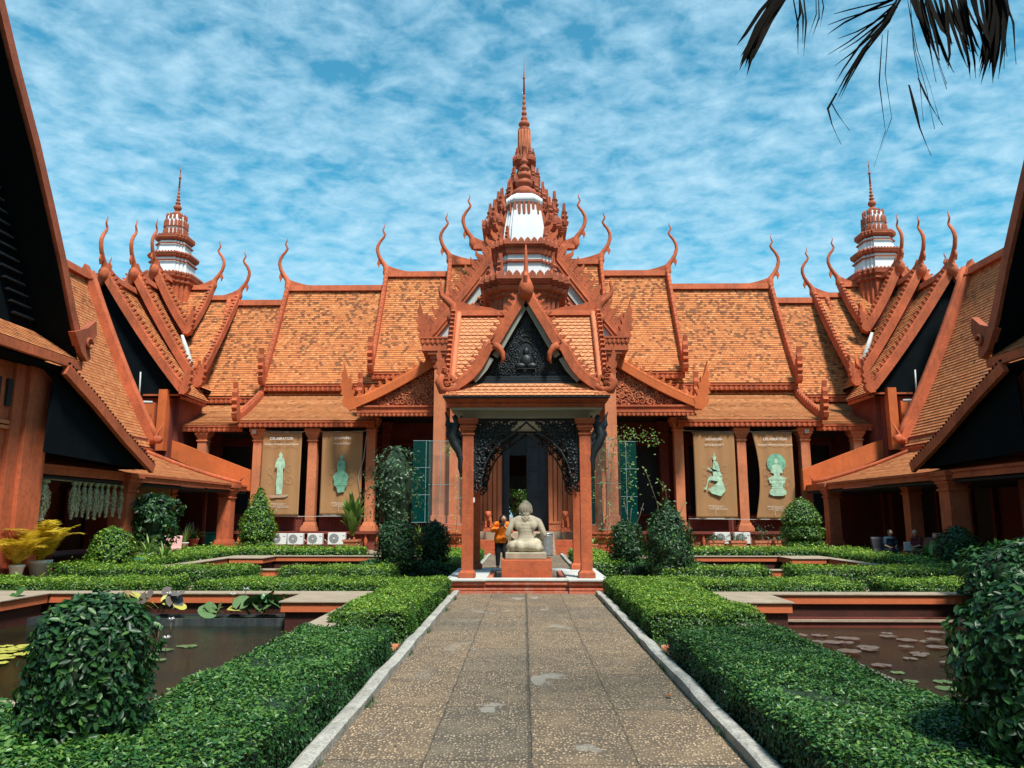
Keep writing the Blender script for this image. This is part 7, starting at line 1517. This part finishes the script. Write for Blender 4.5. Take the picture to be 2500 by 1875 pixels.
hangblade([(2.38, 6, 6.30), (2.25, 6, 6.06), (2.10, 6, 5.83), (1.98, 6, 5.58), (1.92, 6, 5.44)], .026, 1, 14)
hangblade([(2.42, 6, 6.2), (2.44, 6, 5.9), (2.41, 6, 5.62)], .012, 2, 4); hangblade([(2.62, 6, 6.2), (2.61, 6, 5.9), (2.53, 6, 5.65)], .008, 3, 3)
hangblade([(3.30, 6, 6.05), (3.18, 6, 5.85), (2.95, 6, 5.58), (2.78, 6, 5.32), (2.68, 6, 5.14)], .013, 4, 5); hangblade([(2.70, 6, 5.2), (2.64, 6, 5.08), (2.68, 6, 4.94), (2.76, 6, 4.76)], .012, 5, 2)
hangblade([(3.22, 6, 5.95), (3.05, 6, 5.8), (2.85, 6, 5.65), (2.68, 6, 5.55)], .012, 6, 4); hangblade([(3.26, 6, 6.05), (3.05, 6, 5.95), (2.85, 6, 5.85), (2.72, 6, 5.76)], .016, 16, 4)
hangblade([(3.36, 6, 6.0), (3.37, 6, 5.5), (3.42, 6, 5.1), (3.44, 6, 4.75)], .008, 7, 3); hangblade([(3.40, 6, 5.30), (3.44, 6, 5.1), (3.47, 6, 4.95), (3.55, 6, 4.72)], .016, 8, 2); hangblade([(3.12, 6, 5.7), (3.08, 6, 5.3), (3.12, 6, 4.9), (3.02, 6, 4.62)], .007, 9, 2); hangblade([(3.5, 6, 6.0), (3.54, 6, 5.5), (3.60, 6, 5.1)], .010, 10, 3)
for i, (x, l_) in enumerate(((3.42, .42), (3.52, .5), (3.62, .58), (3.72, .55), (3.84, .62), (3.93, .5))): hangblade([(x, 6, 6.12), (x + .03, 6, 6.0 - l_ * .3), (x + .07, 6, 6.0 - l_ * .75), (x + .09, 6, 6.04 - l_)], .020, 20 + i, 5)
hangblade([(4.12, 6, 6.2), (4.12, 6, 5.9), (4.05, 6, 5.6), (3.98, 6, 5.36)], .028, 30, 12); hangblade([(4.18, 6, 6.1), (4.22, 6, 5.8), (4.17, 6, 5.45)], .016, 31, 4); hangblade([(4.10, 6, 6.3), (4.16, 6, 6.05), (4.22, 6, 5.85)], .016, 32, 8)
for i in range(5):
    a = [-2.4, -1.2, .0, .9, -3.0][i]; frond(pt, [p + Vector((0, 0, 0)) for p in arch_pts(a, 4.0, .8, 2.0, 8.4)], .6, LM['dry' if i % 2 else 'dark'], n=30, wid=.03, seed=70 + i, rach=.03)

# a few fallen leaves on the path
for i, (x, y, l) in enumerate(((1.25, 7.1, 'orange fallen leaf on the path near the right kerb'), (-.9, 5.6, 'brown fallen leaf on the path near the left kerb'), (.55, 10.5, 'small brown fallen leaf mid path'), (-.35, 12.6, 'small dry fallen leaf on the path towards the pavilion'), (1.0, 5.0, 'curled brown fallen leaf at the bottom right of the path'))):
    o = leaf_mesh('fallen_leaf', [(0, 0, 0)], [(0, 0, 1.)], .10 if i == 0 else .07, plain('dead_leaf', (.45, .16, .04) if i == 0 else (.16, .09, .045), .8)); o.location = (x, y, .022); tag(o, l, 'leaf')

# unseen entrance wing behind the viewer, sized and set close to shade the foreground
ew = empty('unseen_entrance_wing', (0, 0, 0), label='unseen tiled entrance wing behind the viewer, added to shade the foreground', cat='wing')
A = sagline((-22, -7, 16.0), (-22, -1.6, 6.6), .2); B = [Vector((22, q.y, q.z)) for q in A]; slope('roof_tiles', ew, MT['tile'], (1, 0, 0), list(zip(A, B)), row=.31)
A2 = [Vector((q.x, -14 - q.y, q.z)) for q in A]; B2 = [Vector((22, q.y, q.z)) for q in A2]; slope('rear_roof_tiles', ew, MT['tile'], (1, 0, 0), list(zip(A2, B2)), row=.62, soff=False)
mb = MB(); mb.box(-22, -2, -7.5, -7.2, 0, 7); mb.box(2, 22, -7.5, -7.2, 0, 7); mb.box(-2, 2, -7.5, -7.2, 4, 7); mb.build('wall', MT['terra_dk'], ew)
for x in (-18, -14, -10, -6, -2.6, 2.6, 6, 10, 14, 18): column(ew, x, -2.4, 0, 6.5, .5)
